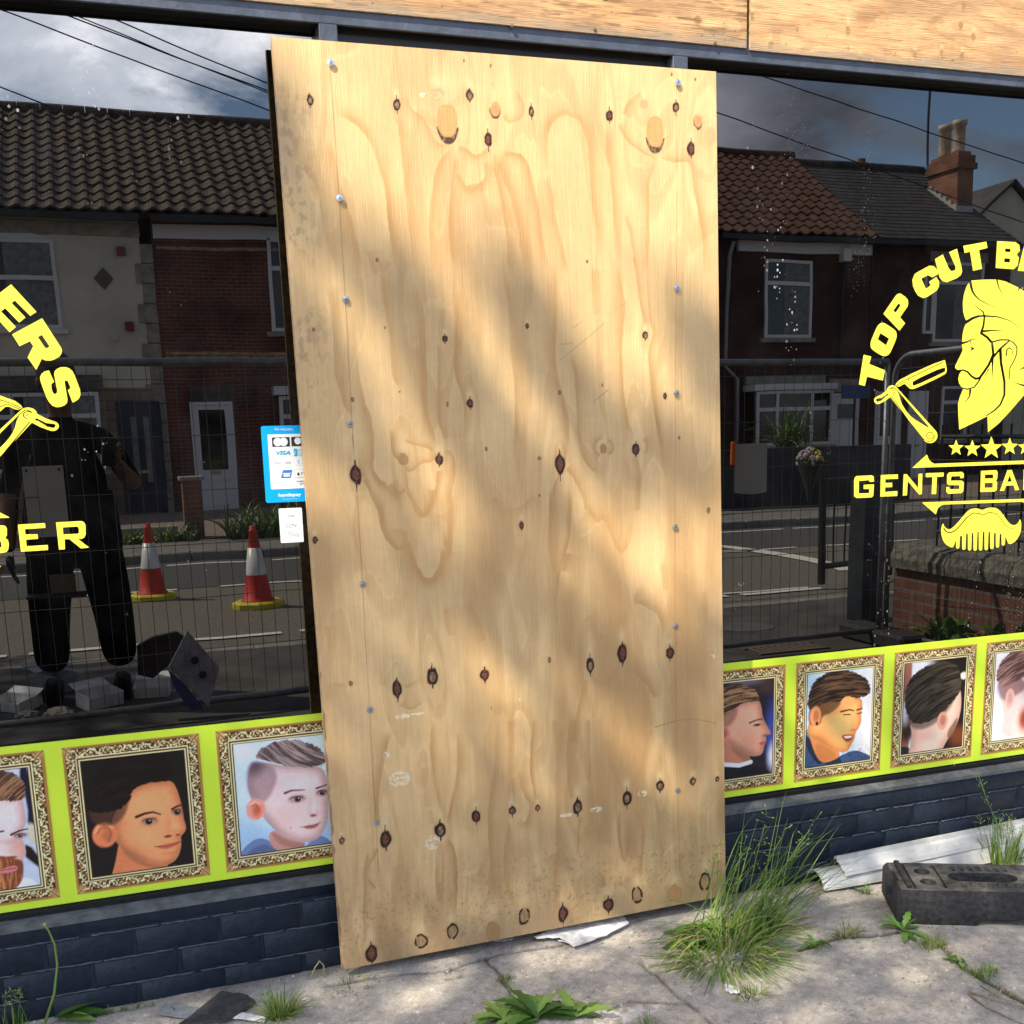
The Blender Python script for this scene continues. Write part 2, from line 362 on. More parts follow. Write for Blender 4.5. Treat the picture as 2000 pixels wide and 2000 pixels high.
# ================================================================== SHOP
navy = mat('navy_paint', (.020, .030, .048), .42, .5, noise=(18, .35), bump=(55, .5))
def navy_wall_mat():
    m = mat('navy_brick_paint', (.021, .031, .050), .5, .3, bump=(70, .55)); t = m.node_tree; p = t.nodes['Principled BSDF']
    tcn = N(t, 'ShaderNodeTexCoord'); n = N(t, 'ShaderNodeTexNoise', ins={'Scale': 38, 'Detail': 9, 'Roughness': .75}); t.links.new(tcn.outputs['Object'], n.inputs['Vector'])
    n2 = N(t, 'ShaderNodeTexNoise', ins={'Scale': 5, 'Detail': 4}); t.links.new(tcn.outputs['Object'], n2.inputs['Vector'])
    r = ramp(t, [(.30, (.007, .012, .020)), (.5, (.012, .020, .034)), (.64, (.017, .026, .042)), (.735, (.017, .026, .042)), (.75, (.13, .115, .10))])
    ad = N(t, 'ShaderNodeMath', operation='MULTIPLY_ADD'); ad.inputs[1].default_value = .25; t.links.new(n2.outputs['Fac'], ad.inputs[0]); 
    sb = N(t, 'ShaderNodeMath', operation='ADD'); sb.inputs[1].default_value = -.115; t.links.new(n.outputs['Fac'], ad.inputs[2]); t.links.new(ad.outputs[0], sb.inputs[0])
    t.links.new(sb.outputs[0], r.inputs[0]); t.links.new(r.outputs[0], p.inputs['Base Color'])
    return m
navyw = navy_wall_mat()
for n_ in navyw.node_tree.nodes:
    if n_.type == 'BUMP': n_.inputs['Strength'].default_value = .22
blackm = mat('black_gasket_and_shade', (.008, .008, .009), .5, .4)  # gasket black, also colours in the shade under the window head
framem = mat('slate_frame_paint', (.068, .082, .115), .45, .5, noise=(14, .22), bump=(40, .25))
shop = thing('barber_shop', 'navy painted shopfront with big dark reflecting windows and boarded doorway', 'shop', (0, 0, GZ))
def glassmat():
    m = bpy.data.materials.new('shop_glass'); m.use_nodes = True; t = m.node_tree; p = t.nodes['Principled BSDF']
    p.inputs['Base Color'].default_value = (.0022, .0022, .0026, 1); p.inputs['Roughness'].default_value = 0; p.inputs['IOR'].default_value = 2.15
    g = N(t, 'ShaderNodeNewGeometry')
    # dried splashes and droppings: small pale specks, gathered in vertical runs
    def specks(sc, thr, msc, m0, m1, seed):
        mp1 = N(t, 'ShaderNodeMapping'); mp1.inputs['Scale'].default_value = (sc, sc, sc*.8); mp1.inputs['Location'].default_value = (seed, seed, seed)
        t.links.new(g.outputs['Position'], mp1.inputs[0]); v = N(t, 'ShaderNodeTexVoronoi', ins={'Scale': 1.0}); t.links.new(mp1.outputs[0], v.inputs['Vector'])
        sp = N(t, 'ShaderNodeSeparateColor'); t.links.new(v.outputs['Color'], sp.inputs[0])
        rs = N(t, 'ShaderNodeMath', operation='MULTIPLY'); rs.inputs[1].default_value = thr; pw = N(t, 'ShaderNodeMath', operation='POWER'); pw.inputs[1].default_value = 5
        t.links.new(sp.outputs[0], pw.inputs[0]); t.links.new(pw.outputs[0], rs.inputs[0])
        lt = N(t, 'ShaderNodeMath', operation='LESS_THAN'); t.links.new(v.outputs['Distance'], lt.inputs[0]); t.links.new(rs.outputs[0], lt.inputs[1])
        mp2 = N(t, 'ShaderNodeMapping'); mp2.inputs['Scale'].default_value = msc; mp2.inputs['Location'].default_value = (seed*2, 0, 0); t.links.new(g.outputs['Position'], mp2.inputs[0])
        n = N(t, 'ShaderNodeTexNoise', ins={'Scale': 1, 'Detail': 3}); t.links.new(mp2.outputs[0], n.inputs['Vector'])
        r = ramp(t, [(m0, (0, 0, 0)), (m1, (1, 1, 1))]); t.links.new(n.outputs['Fac'], r.inputs[0])
        mu = N(t, 'ShaderNodeMath', operation='MULTIPLY'); t.links.new(lt.outputs[0], mu.inputs[0]); t.links.new(r.outputs[0], mu.inputs[1]); return mu.outputs[0]
    a = specks(110, .42, (5.5, 1, 1.2), .60, .74, 3.1); b = specks(260, .42, (3, 1, .7), .60, .74, 7.7)
    sx_ = N(t, 'ShaderNodeSeparateXYZ'); t.links.new(g.outputs['Position'], sx_.inputs[0]); gt_ = N(t, 'ShaderNodeMath', operation='GREATER_THAN'); gt_.inputs[1].default_value = .6; t.links.new(sx_.outputs['X'], gt_.inputs[0]); bm_ = N(t, 'ShaderNodeMath', operation='MULTIPLY'); t.links.new(b, bm_.inputs[0]); t.links.new(gt_.outputs[0], bm_.inputs[1]); b = bm_.outputs[0]
    mxx = N(t, 'ShaderNodeMath', operation='MAXIMUM'); t.links.new(a, mxx.inputs[0]); t.links.new(b, mxx.inputs[1])
    # wiped dust film, faint
    mp3 = N(t, 'ShaderNodeMapping'); mp3.inputs['Scale'].default_value = (3, 1, 2.2); mp3.inputs['Rotation'].default_value = (0, R_(35), 0); t.links.new(g.outputs['Position'], mp3.inputs[0])
    n = N(t, 'ShaderNodeTexNoise', ins={'Scale': 1, 'Detail': 10, 'Roughness': .7, 'Distortion': 1.2}); t.links.new(mp3.outputs[0], n.inputs['Vector'])
    r = ramp(t, [(.45, (.0006, .0006, .0006)), (.85, (.008, .0085, .0095))]); t.links.new(n.outputs['Fac'], r.inputs[0])
    mxn = N(t, 'ShaderNodeMixRGB'); t.links.new(mxx.outputs[0], mxn.inputs[0]); t.links.new(r.outputs[0], mxn.inputs[1]); mxn.inputs[2].default_value = (.7, .7, .68, 1)
    wn_ = N(t, 'ShaderNodeTexNoise', ins={'Scale': 1.7, 'Detail': 2}); t.links.new(g.outputs['Position'], wn_.inputs['Vector']); wb = N(t, 'ShaderNodeBump', ins={'Strength': 1.0, 'Distance': .0004}); t.links.new(wn_.outputs['Fac'], wb.inputs['Height']); t.links.new(wb.outputs[0], p.inputs['Normal'])
    t.links.new(mxn.outputs[0], p.inputs['Base Color'])
    mr = N(t, 'ShaderNodeMath', operation='MULTIPLY'); mr.inputs[1].default_value = .6; t.links.new(mxx.outputs[0], mr.inputs[0]); t.links.new(mr.outputs[0], p.inputs['Roughness'])
    return m
glass = glassmat()
GT, XL0, XL1, XR0, XR1 = 2.478, -3.4, .096, 1.120, 4.2       # glass top, window extents
for a, b_ in ((XL0, XL1), (XR0, XR1)):
    MB().box(a, b_, 0, .012, .262, GT+.03).build('window_pane', glass, shop)
# head beam, underside shade put in as black fill; mullions, transom over the door
fr = MB(); fr.box(XL0-.1, XR1+.1, -.055, -.044, GT, GT+.075, bev=.0015); fr.build('window_head', framem, shop)
fb = MB(); fb.box(XL0-.1, XR1+.1, -.0438, -.0005, GT+.003, GT+.074); fb.box(XL0-.1, XR1+.1, -.0005, .05, GT+.05, GT+.10); fb.build('head_underside_shade', blackm, shop)
for a, b_ in ((XL1, XL1+.046), (XR0-.046, XR0)):
    m_ = MB(); m_.box(a, b_, -.0552, .06, .245, GT+.0005, bev=.002); m_.build('mullion', framem, shop)
dr = MB(); dr.box(XL1+.046, XR0-.046, -.02, .03, GT-.055, GT+.012); dr.box(XL1+.046, XL1+.085, -.018, .03, GZ+.02, GT-.055); dr.box(XR0-.085, XR0-.046, -.018, .03, GZ+.02, GT-.055); dr.box(XL1+.085, XR0-.085, -.018, .03, 2.06, 2.12)
dr.build('door_frame', mat('black_door_frame', (.012, .013, .016), .4), shop)
dd = MB(); dd.box(XL1+.085, XR0-.085, .0, .03, 2.12, GT-.055); dd.box(XL1+.085, XR0-.085, .0, .03, 0.0, 2.06)
door = dd.build('door', mat('dark_door_glass', (.004, .004, .005), .03), shop)
MB().tube([(XR0-.16, -.045, .95), (XR0-.16, -.045, 1.25)], .012).box(XR0-.17, XR0-.15, -.045, 0, .97, .99).box(XR0-.17, XR0-.15, -.045, 0, 1.21, 1.23).build('door_handle', mat('steel', (.5, .5, .5), .3, metal=1), door)
# sill and painted brickwork
sillm = mat('sill_grey_paint', (.115, .125, .135), .55, .5, noise=(26, .35), bump=(70, .5))
for a, b_, dz_ in ((XL0, XL1+.03, 0), (XR0-.03, XR1, .0225)):
    MB().box(a, b_, -.013, .02, .2485+dz_, .2615+dz_).build('window_gasket', blackm, shop)
    v = [(a, 0, .248+dz_), (b_, 0, .248+dz_), (b_, -.052, .238+dz_), (a, -.052, .238+dz_), (a, -.052, .226+dz_), (b_, -.052, .226+dz_), (b_, 0, .226+dz_), (a, 0, .226+dz_)]
    MB().add(v, [(0, 3, 2, 1), (3, 4, 5, 2), (4, 7, 6, 5), (0, 1, 6, 7), (0, 7, 4, 3), (1, 2, 5, 6)]).build('window_sill', sillm, shop)
def brick_wall(a, b_):
    m = MB(); m.box(a, b_, -.0443, .10, GZ-.12, .2255)
    m.box(a, b_, -.047, -.0412, .193, .2255+(.0225 if a > 0 else 0), bev=.002)
    H = .0775; z = .183; r = 0
    while z > GZ-.06:
        x = a-(0.1125 if r % 2 else 0)+.03
        while x < b_:
            x0, x1 = max(x+.005, a), min(x+.220, b_)
            if x1-x0 > .02:
                j = lambda s: random.uniform(-s, s)
                m.box(x0+j(.0015), x1+j(.0015), -.0466+j(.0008), -.0405, z-H+.006+j(.001), z-.003+j(.001), bev=.0022)
            x += .225
        z -= H; r += 1
    return m
for a, b_ in ((XL0-.1, XL1+.05), (XR0-.05, XR1+.1)):
    o = brick_wall(a, b_).build('brick_stall_riser', navyw, shop); smooth_by_angle(o, 60)
# lumpy brushed paint along each mortar bed, coloured paler for the light it catches
def mortar_runs(a, b_):
    m = MB()
    for z in (.1835, .106, .0285, -.049):
        x = a
        while x < b_:
            l = random.uniform(.05, .22); x1 = min(x+l, b_)
            n = max(int((x1-x)/.012), 2); P = [(x+(x1-x)*i/n, -.0462+random.uniform(-.0008, .0012), z+random.uniform(-.0014, .0014)) for i in range(n+1)]
            m.tube(P, [random.uniform(.0022, .0040) for _ in P], 5); x = x1+random.uniform(0, .03)
    return m
for a, b_ in ((XL0, XL1), (XR0, XR1)): mortar_runs(a, b_).build('mortar_joint', mat('mortar_paint_lit', (.052, .066, .088), .5, .5, noise=(60, .4)), shop, smooth=True)
MB().box(XL1+.05, XR0-.05, -.05, .1, GZ-.1, .0).build('door_step', kerbm, shop)
# body of the building above and around, unseen from here but part of it
MB().box(XL0-.6, XL0-.1, -.05, 6, GZ-.1, 5.6).box(XR1+.1, XR1+.7, -.05, 6, GZ-.1, 5.6).box(XL0-.1, XR1+.1, .06, 6, GT+.1, 5.6).build('wall', brickmat('shop_brick', (.22, .08, .05), (.16, .06, .04), (.2, .18, .16)), shop)

# ---- vinyl strip with printed portraits on the lower glass
def band_paint(name, x0, x1, z0, z1, pic, step=.0017, y=-.004):
    pass
stripm = mat('lime_vinyl', (.70, .93, .055), .35, .5, noise=(3, .03))
portm = vcmat('printed_vinyl', .32, .5)
FW = .043
def px_xz(P, off, s): a = np.array(P, float)*s+np.array(off, float); q = PY(a[:, 0], a[:, 1]); return [tuple(v) for v in q[:, [0, 2]]]
Z3 = ((0, 1100), 700/1932); Z6 = ((1360, 900), 640/1932)
def ornate(X, Z, x0, x1, z0, z1):
    """printed gilt moulding round the picture"""
    l, r, b, t = X-x0, x1-X, Z-z0, z1-Z; d = np.minimum(np.minimum(l, r), np.minimum(b, t))
    hor = (np.minimum(b, t) <= np.minimum(l, r)); s = np.where(hor, X-(x0+x1)/2, Z-(z0+z1)/2); tt = d/FW
    wp_ = (fbm(s*60, tt*3, 12, 3)-.5); ph = (s+wp_*.012)/.047*2*np.pi
    c = np.zeros(X.shape+(3,)); dark = np.array(srgb(62, 38, 14)); gold = np.array(srgb(176, 128, 66)); lite = np.array(srgb(248, 232, 178)); mid = np.array(srgb(120, 80, 34))
    c[:] = gold
    def put(k, col): 
        nonlocal c; c = c+(col-c)*np.clip(k, 0, 1)[..., None]
    put(sstep(.10, .16, tt), mid)
    bandm = sstep(.16, .2, tt)*(1-sstep(.66, .70, tt))
    put(bandm, dark)
    u = (tt-.43)/.27+(fbm(s*90+5, tt*4, 14, 3)-.5)*1.1
    sc1 = np.abs(u-.62*np.sin(ph)) ; sc2 = np.abs(u+.62*np.sin(ph+.5)); sc3 = np.abs(np.sin(ph*1.0+u*2.6)*np.cos(ph*2-u*1.6))
    put(bandm*(1-sstep(.13, .26, sc1)), lite); put(bandm*(1-sstep(.10, .2, sc2))*.85, gold*1.25); put(bandm*sstep(.62, .8, sc3), lite*.92)
    put(bandm*(1-sstep(.05, .15, np.abs(np.sin(ph/2))+np.abs(u)*.25)), lite)
    put(bandm*sstep(.55, .75, vn(s*420, tt*9, 5))*.55, dark)
    put(sstep(.69, .71, tt)*(1-sstep(.75, .78, tt)), lite); put(sstep(.77, .79, tt)*(1-sstep(.84, .86, tt)), dark); put(sstep(.855, .875, tt)*(1-sstep(.93, .95, tt)), lite*.95); put(sstep(.945, .965, tt), dark*.6)
    cor = (np.minimum(l, r) < FW*.55) & (np.minimum(b, t) < FW*.55); ang = np.abs(np.minimum(l, r)-np.minimum(b, t))/FW
    k = cor*(1-sstep(.0, .5, ang)); put(k*.8, np.array(srgb(214, 170, 110))); put(cor*(1-sstep(.02, .05, ang)), dark)
    return c
def portrait(label, x0, x1, z0, z1, painter, parent, clip=None):
    st = .00165; xs = np.arange(x0, x1+st/2, st); zs = np.arange(z0, z1+st/2, st); X, Z = np.meshgrid(xs, zs)
    c = ornate(X, Z, x0, x1, z0, z1); ins = (X > x0+FW) & (X < x1-FW) & (Z > z0+FW) & (Z < z1-FW)
    U = (X-x0-FW)/(x1-x0-2*FW); V = 1-(Z-z0-FW)/(z1-z0-2*FW); p = painter(X, Z, U, V)
    gn = (vn(X*900, Z*900, 3)-.5)*.10+(fbm(X*120, Z*120, 4, 3)-.5)*.16; p = np.clip(p, .001, 2)**1.22*(1+gn[..., None])*1.42; c = np.where(ins[..., None], p, c*1.12); c = np.clip(c, 0.002, .93)
    I = np.arange(X.size).reshape(X.shape); f = np.stack([I[:-1, :-1], I[:-1, 1:], I[1:, 1:], I[1:, :-1]], -1).reshape(-1, 4)
    return link('framed_portrait_print', np.stack([X, np.full(X.shape, -.0030), Z], -1), f, portm, parent, cols=c, label=label)
class Pt:
    """soft-edged painting in facade metres, shapes traced in zoomed photo pixels"""
    def __init__(s, X, Z, off, sc, bgc): s.X, s.Z, s.o, s.s = X, Z, off, sc; s.c = np.zeros(X.shape+(3,)); s.c[:] = bgc
    def q(s, P): return px_xz(P, s.o, s.s)
    def put(s, k, col): col = np.array(col); s.c = s.c+(col-s.c)*np.clip(k, 0, 1)[..., None]; return s
    def mul(s, k, f): s.c = s.c*(1+(f-1)*np.clip(k, 0, 1)[..., None]); return s
    def m(s, P, soft=.002, sm=2, jag=0):
        P = smoothpoly(P, sm) if sm else P; d = s_poly(s.X, s.Z, s.q(P))
        if jag: d = d+(fbm(s.X*150, s.Z*150, 9, 3)-.5)*jag
        s.d = d; return 1-sstep(-soft, soft, d)
    def round_(s, k, depth=.028, lo=.66):
        """turn of the form: the printed face falls off towards its outline"""
        e = sstep(0, depth, -s.d); return s.mul(k, lo+(1-lo)*e[..., None]+(.06*(e > .98))[..., None])
    def ell(s, cx, cy, rx, ry, soft=.25, rot=0):
        c = s.q([(cx, cy)])[0]; k = (s.s*.3457)/268/.3457; kx = .00130*s.s/.3623*.3623 if False else .00131
        mx_ = kx*s.s*(1.0 if s.o[0] == 0 else 1.42); mz_ = .00140*s.s*(1.0 if s.o[0] == 0 else 1.24)
        dx = (s.X-c[0])/(rx*mx_); dz = (s.Z-c[1])/(ry*mz_); a = math.radians(rot); dx, dz = dx*math.cos(a)+dz*math.sin(a), -dx*math.sin(a)+dz*math.cos(a)
        return 1-sstep(1-soft, 1+soft, np.hypot(dx, dz))
    def st(s, P, w, w1=None, soft=.0012): return 1-sstep(-soft, soft, s_stroke(s.X, s.Z, s.q(P), w, w1))
    def hair(s, mask, lo, hi, P, f=220, seed=1, amt=1.):
        a, b = s.q(P); dx, dz = b[0]-a[0], b[1]-a[1]; l = math.hypot(dx, dz); dx /= l; dz /= l
        t = (s.X-a[0])*dx+(s.Z-a[1])*dz; n = -(s.X-a[0])*dz+(s.Z-a[1])*dx; n = n+t*t*1.6
        h = .55*fbm(n*f, t*f*.09, seed, 3)+.45*fbm(n*f*3.2, t*f*.22, seed+5, 2); k = sstep(.38, .68, h); lo, hi = np.array(lo), np.array(hi)
        return s.put(mask, lo).put(mask*k*amt, hi)
SK = srgb(226, 160, 118)
def eye(p, x, y, w, h, iris=srgb(50, 32, 24), skin=(.3, .15, .1), lx=0):
    p.put(p.ell(x, y, w*1.15, h*1.5, .5)*.55, skin); p.put(p.ell(x, y, w*.92, h*.8, .3), srgb(176, 158, 150)); p.put(p.ell(x+lx, y, h*1.15, h*1.0, .25), iris)
    p.put(p.ell(x+lx, y, h*.55, h*.5, .4), (.005, .004, .004)); p.put(p.ell(x+lx+h*.3, y-h*.35, h*.22, h*.22, .4), (.8, .8, .8)); p.put(p.st([(x-w*1.05, y+h*.2), (x-w*.4, y-h*.8), (x+w*.3, y-h*.9), (x+w*1.05, y-h*.1)], .0016), (.02, .012, .01)); p.put(p.ell(x, y-h*.75, w*1.05, h*.45, .4)*.6, tuple(np.array(skin)*.5))
def P2(X, Z, U, V):
    p = Pt(X, Z, *Z3, srgb(30, 25, 24)); p.put(fbm(U*3, V*8, 4)*.5, srgb(44, 36, 33))
    sk = srgb(232, 158, 112)
    p.put(p.m([(590, 1720), (618, 1630), (632, 1560), (640, 1500), (900, 1560), (905, 1640), (912, 1720)]), srgb(214, 138, 98))
    p.mul(p.m([(640, 1530), (700, 1600), (800, 1640), (905, 1640), (900, 1600)], .006), .72)
    face = p.m([(600, 1400), (640, 1290), (700, 1215), (800, 1175), (925, 1165), (955, 1220), (975, 1290), (985, 1340), (990, 1380), (1004, 1418), (998, 1445), (972, 1470), (978, 1500), (972, 1550), (950, 1598), (900, 1628), (820, 1628), (740, 1600), (670, 1555), (625, 1500), (600, 1450)]); p.put(face, sk); p.round_(face)
    p.mul(face*sstep(.0, .55, (U-.75)/.35), 1.12); p.mul(p.ell(780, 1300, 90, 70, .8)*face, 1.12); p.mul(p.ell(800, 1470, 60, 55, .9)*face, 1.10)
    p.mul(p.ell(700, 1580, 90, 60, .8)*face, .82); p.mul(p.ell(640, 1400, 40, 90, .8)*face, .84)
    p.put(p.ell(565, 1462, 66, 70, .12, -25), srgb(226, 140, 98)); p.mul(p.ell(580, 1466, 30, 36, .8), .72); p.put(p.st([(512, 1450), (530, 1412), (570, 1404), (606, 1424)], .006, .004), srgb(244, 172, 128)); p.mul(p.st([(526, 1455), (545, 1428), (585, 1425), (600, 1460), (585, 1500)], .004), .66); p.mul(p.st([(545, 1520), (590, 1536)], .005), .8)
    fade = p.m([(480, 1300), (700, 1230), (690, 1330), (640, 1400), (560, 1420), (500, 1400), (480, 1350)], .006); p.put(fade*.75, srgb(96, 66, 52))
    hr = p.m([(462, 1290), (480, 1190), (530, 1110), (610, 1052), (700, 1022), (800, 1020), (890, 1032), (930, 1090), (938, 1160), (865, 1178), (780, 1188), (712, 1215), (700, 1280), (640, 1330), (560, 1345), (500, 1345), (470, 1330)], .0022, 2, .010)
    p.hair(hr, srgb(16, 11, 10), srgb(62, 40, 34), [(500, 1300), (920, 1060)], 150, 3, .45)
    p.put(p.st([(735, 1366), (780, 1348), (825, 1340), (865, 1352)], .0085, .004, .002), srgb(74, 42, 30)); p.put(p.st([(928, 1324), (955, 1308), (984, 1300)], .007, .004, .002), srgb(74, 42, 30))
    eye(p, 806, 1390, 40, 17, lx=-4); eye(p, 953, 1340, 26, 15, lx=2)
    p.mul(p.m([(905, 1330), (925, 1400), (960, 1440), (925, 1450), (890, 1460)], .005), .86); p.mul(p.ell(940, 1418, 26, 20, .6), 1.14); p.put(p.ell(905, 1470, 22, 8, .5), srgb(140, 74, 52)); p.put(p.ell(958, 1462, 12, 6, .5), srgb(150, 80, 56))
    p.put(p.m([(838, 1526), (890, 1512), (945, 1500), (985, 1494), (950, 1520), (905, 1540), (865, 1538)], .0015), srgb(204, 116, 92)); p.put(p.st([(832, 1526), (890, 1526), (940, 1512), (988, 1492)], .0018), srgb(110, 40, 32)); p.mul(p.ell(900, 1562, 45, 10, .7), .84)
    p.put(p.m([(900, 1628), (1005, 1622), (1060, 1625), (1062, 1700), (880, 1700)], .002), srgb(238, 226, 216)); return p.c
def P3(X, Z, U, V):
    p = Pt(X, Z, *Z3, srgb(202, 216, 236)); p.put(sstep(.5, .9, V)*.7, srgb(150, 186, 224)); p.put(p.ell(1320, 1010, 60, 50, .9)*.7, srgb(232, 238, 246))
    p.put(p.m([(1280, 1640), (1300, 1540), (1400, 1465), (1500, 1525), (1640, 1545), (1700, 1450), (1800, 1500), (1860, 1640)], .002), srgb(122, 138, 176)); p.mul(p.m([(1300, 1580), (1420, 1500), (1480, 1540), (1640, 1560), (1500, 1575)], .005), .7)
    p.put(p.m([(1435, 1420), (1470, 1560), (1640, 1545), (1645, 1480)], .002), srgb(196, 150, 140)); p.mul(p.m([(1450, 1430), (1560, 1500), (1645, 1500), (1640, 1545), (1500, 1520)], .006), .7)
    face = p.m([(1355, 1070), (1500, 1080), (1735, 1085), (1765, 1170), (1775, 1250), (1772, 1330), (1765, 1400), (1730, 1470), (1680, 1500), (1620, 1505), (1540, 1478), (1470, 1430), (1420, 1370), (1350, 1275), (1328, 1170)]); p.put(face, srgb(224, 196, 196)); p.round_(face)
    p.mul(p.ell(1640, 1180, 100, 50, .9)*face, 1.1); p.mul(face*p.ell(1480, 1400, 70, 70, .8), .9); p.put(face*p.ell(1560, 1350, 70, 50, .9)*.4, srgb(232, 186, 180))
    sh = p.m([(1362, 1060), (1470, 1090), (1500, 1150), (1470, 1230), (1430, 1290), (1380, 1280), (1340, 1240), (1326, 1170), (1335, 1110)], .008); p.put(sh*.7, srgb(150, 124, 128)); p.put(p.ell(1370, 1090, 50, 50, .9)*sh*.8, srgb(96, 78, 84))
    hr = p.m([(1372, 1050), (1400, 1005), (1470, 960), (1560, 948), (1660, 965), (1730, 1000), (1765, 1060), (1740, 1090), (1650, 1098), (1570, 1096), (1500, 1083), (1440, 1068)], .0022, 2, .010); p.hair(hr, srgb(92, 76, 78), srgb(190, 172, 168), [(1700, 1080), (1450, 1000)], 170, 8, .8)
    p.put(p.st([(1368, 1050), (1430, 1066), (1520, 1088)], .003), srgb(240, 224, 224))
    p.put(p.ell(1378, 1325, 55, 62, .12, -15), srgb(222, 158, 142)); p.put(p.ell(1384, 1330, 24, 34, .8), srgb(196, 106, 78)); p.put(p.st([(1345, 1300), (1372, 1282), (1400, 1296)], .004, .003), srgb(238, 190, 176)); p.mul(p.st([(1352, 1310), (1380, 1300), (1398, 1330)], .003), .7)
    p.put(p.st([(1535, 1238), (1570, 1224), (1640, 1220)], .007, .003, .002), srgb(96, 70, 70)); p.put(p.st([(1705, 1212), (1768, 1190)], .005, .003), srgb(72, 48, 50))
    eye(p, 1600, 1270, 42, 16, srgb(60, 60, 66), srgb(150, 96, 96), 4); eye(p, 1735, 1236, 30, 14, srgb(60, 60, 66), srgb(150, 96, 96), 2)
    p.mul(p.m([(1680, 1240), (1700, 1330), (1735, 1350), (1690, 1375), (1650, 1345)], .006), .88); p.put(p.ell(1688, 1358, 18, 8, .5), srgb(130, 66, 62)); p.put(p.ell(1690, 1310, 14, 40, .9)*.5, srgb(246, 226, 226))
    p.put(p.m([(1632, 1420), (1665, 1408), (1690, 1407), (1722, 1396), (1712, 1420), (1680, 1432), (1650, 1430)], .0025), srgb(178, 118, 112)); p.put(p.st([(1620, 1420), (1680, 1418), (1728, 1394)], .0018), srgb(96, 46, 44)); p.put(p.ell(1567, 1424, 4, 4, .5), srgb(60, 30, 30)); return p.c
def P1(X, Z, U, V):
    p = Pt(X, Z, *Z3, srgb(196, 202, 218)); p.put(p.m([(90, 1100), (160, 1090), (200, 1500), (150, 1420), (150, 1300)], .004, 1), srgb(26, 34, 60)); p.put(p.m([(140, 1390), (230, 1420), (232, 1520), (150, 1500)], .006, 1), srgb(206, 200, 180)); p.put(p.m([(110, 1560), (150, 1500), (240, 1620), (240, 1660)], .004, 1), srgb(30, 24, 26)); p.put(p.m([(0, 1700), (110, 1690), (180, 1700), (230, 1770), (0, 1790)], .002), srgb(232, 232, 238))
    face = p.m([(-260, 1250), (125, 1250), (128, 1300), (148, 1400), (112, 1450), (120, 1480), (146, 1560), (124, 1590), (128, 1650), (118, 1720), (40, 1770), (-260, 1750)]); p.put(face, srgb(236, 206, 204)); p.round_(face); p.mul(face*p.ell(30, 1530, 70, 50, .9), .92); p.put(face*p.ell(90, 1540, 40, 50, .8)*.6, srgb(222, 158, 136))
    bd = p.m([(-260, 1570), (30, 1575), (80, 1590), (124, 1600), (128, 1650), (120, 1720), (60, 1772), (-260, 1790)], .003); p.hair(bd, srgb(128, 76, 48), srgb(206, 146, 100), [(0, 1560), (60, 1760)], 190, 12)
    p.put(p.m([(0, 1652), (50, 1632), (92, 1624), (100, 1650), (50, 1668), (0, 1672)], .0015), srgb(206, 128, 132)); p.put(p.st([(-5, 1656), (90, 1640)], .0014), srgb(80, 24, 34))
    hr = p.m([(-260, 1130), (0, 1112), (70, 1125), (125, 1170), (140, 1230), (125, 1275), (60, 1282), (-60, 1270), (-260, 1270)], .0022, 2, .010); p.hair(hr, srgb(66, 46, 36), srgb(176, 136, 104), [(0, 1280), (110, 1150)], 200, 5, .9)
    p.put(p.st([(60, 1462), (105, 1440), (150, 1430)], .006, .003), srgb(64, 40, 34)); eye(p, 110, 1466, 30, 10, srgb(50, 34, 30), srgb(150, 100, 90)); p.put(p.st([(-20, 1450), (20, 1442)], .006, .004), srgb(64, 40, 34)); p.mul(p.ell(40, 1500, 40, 16, .7), .8); p.put(p.ell(60, 1585, 30, 8, .5), srgb(150, 80, 64)); return p.c
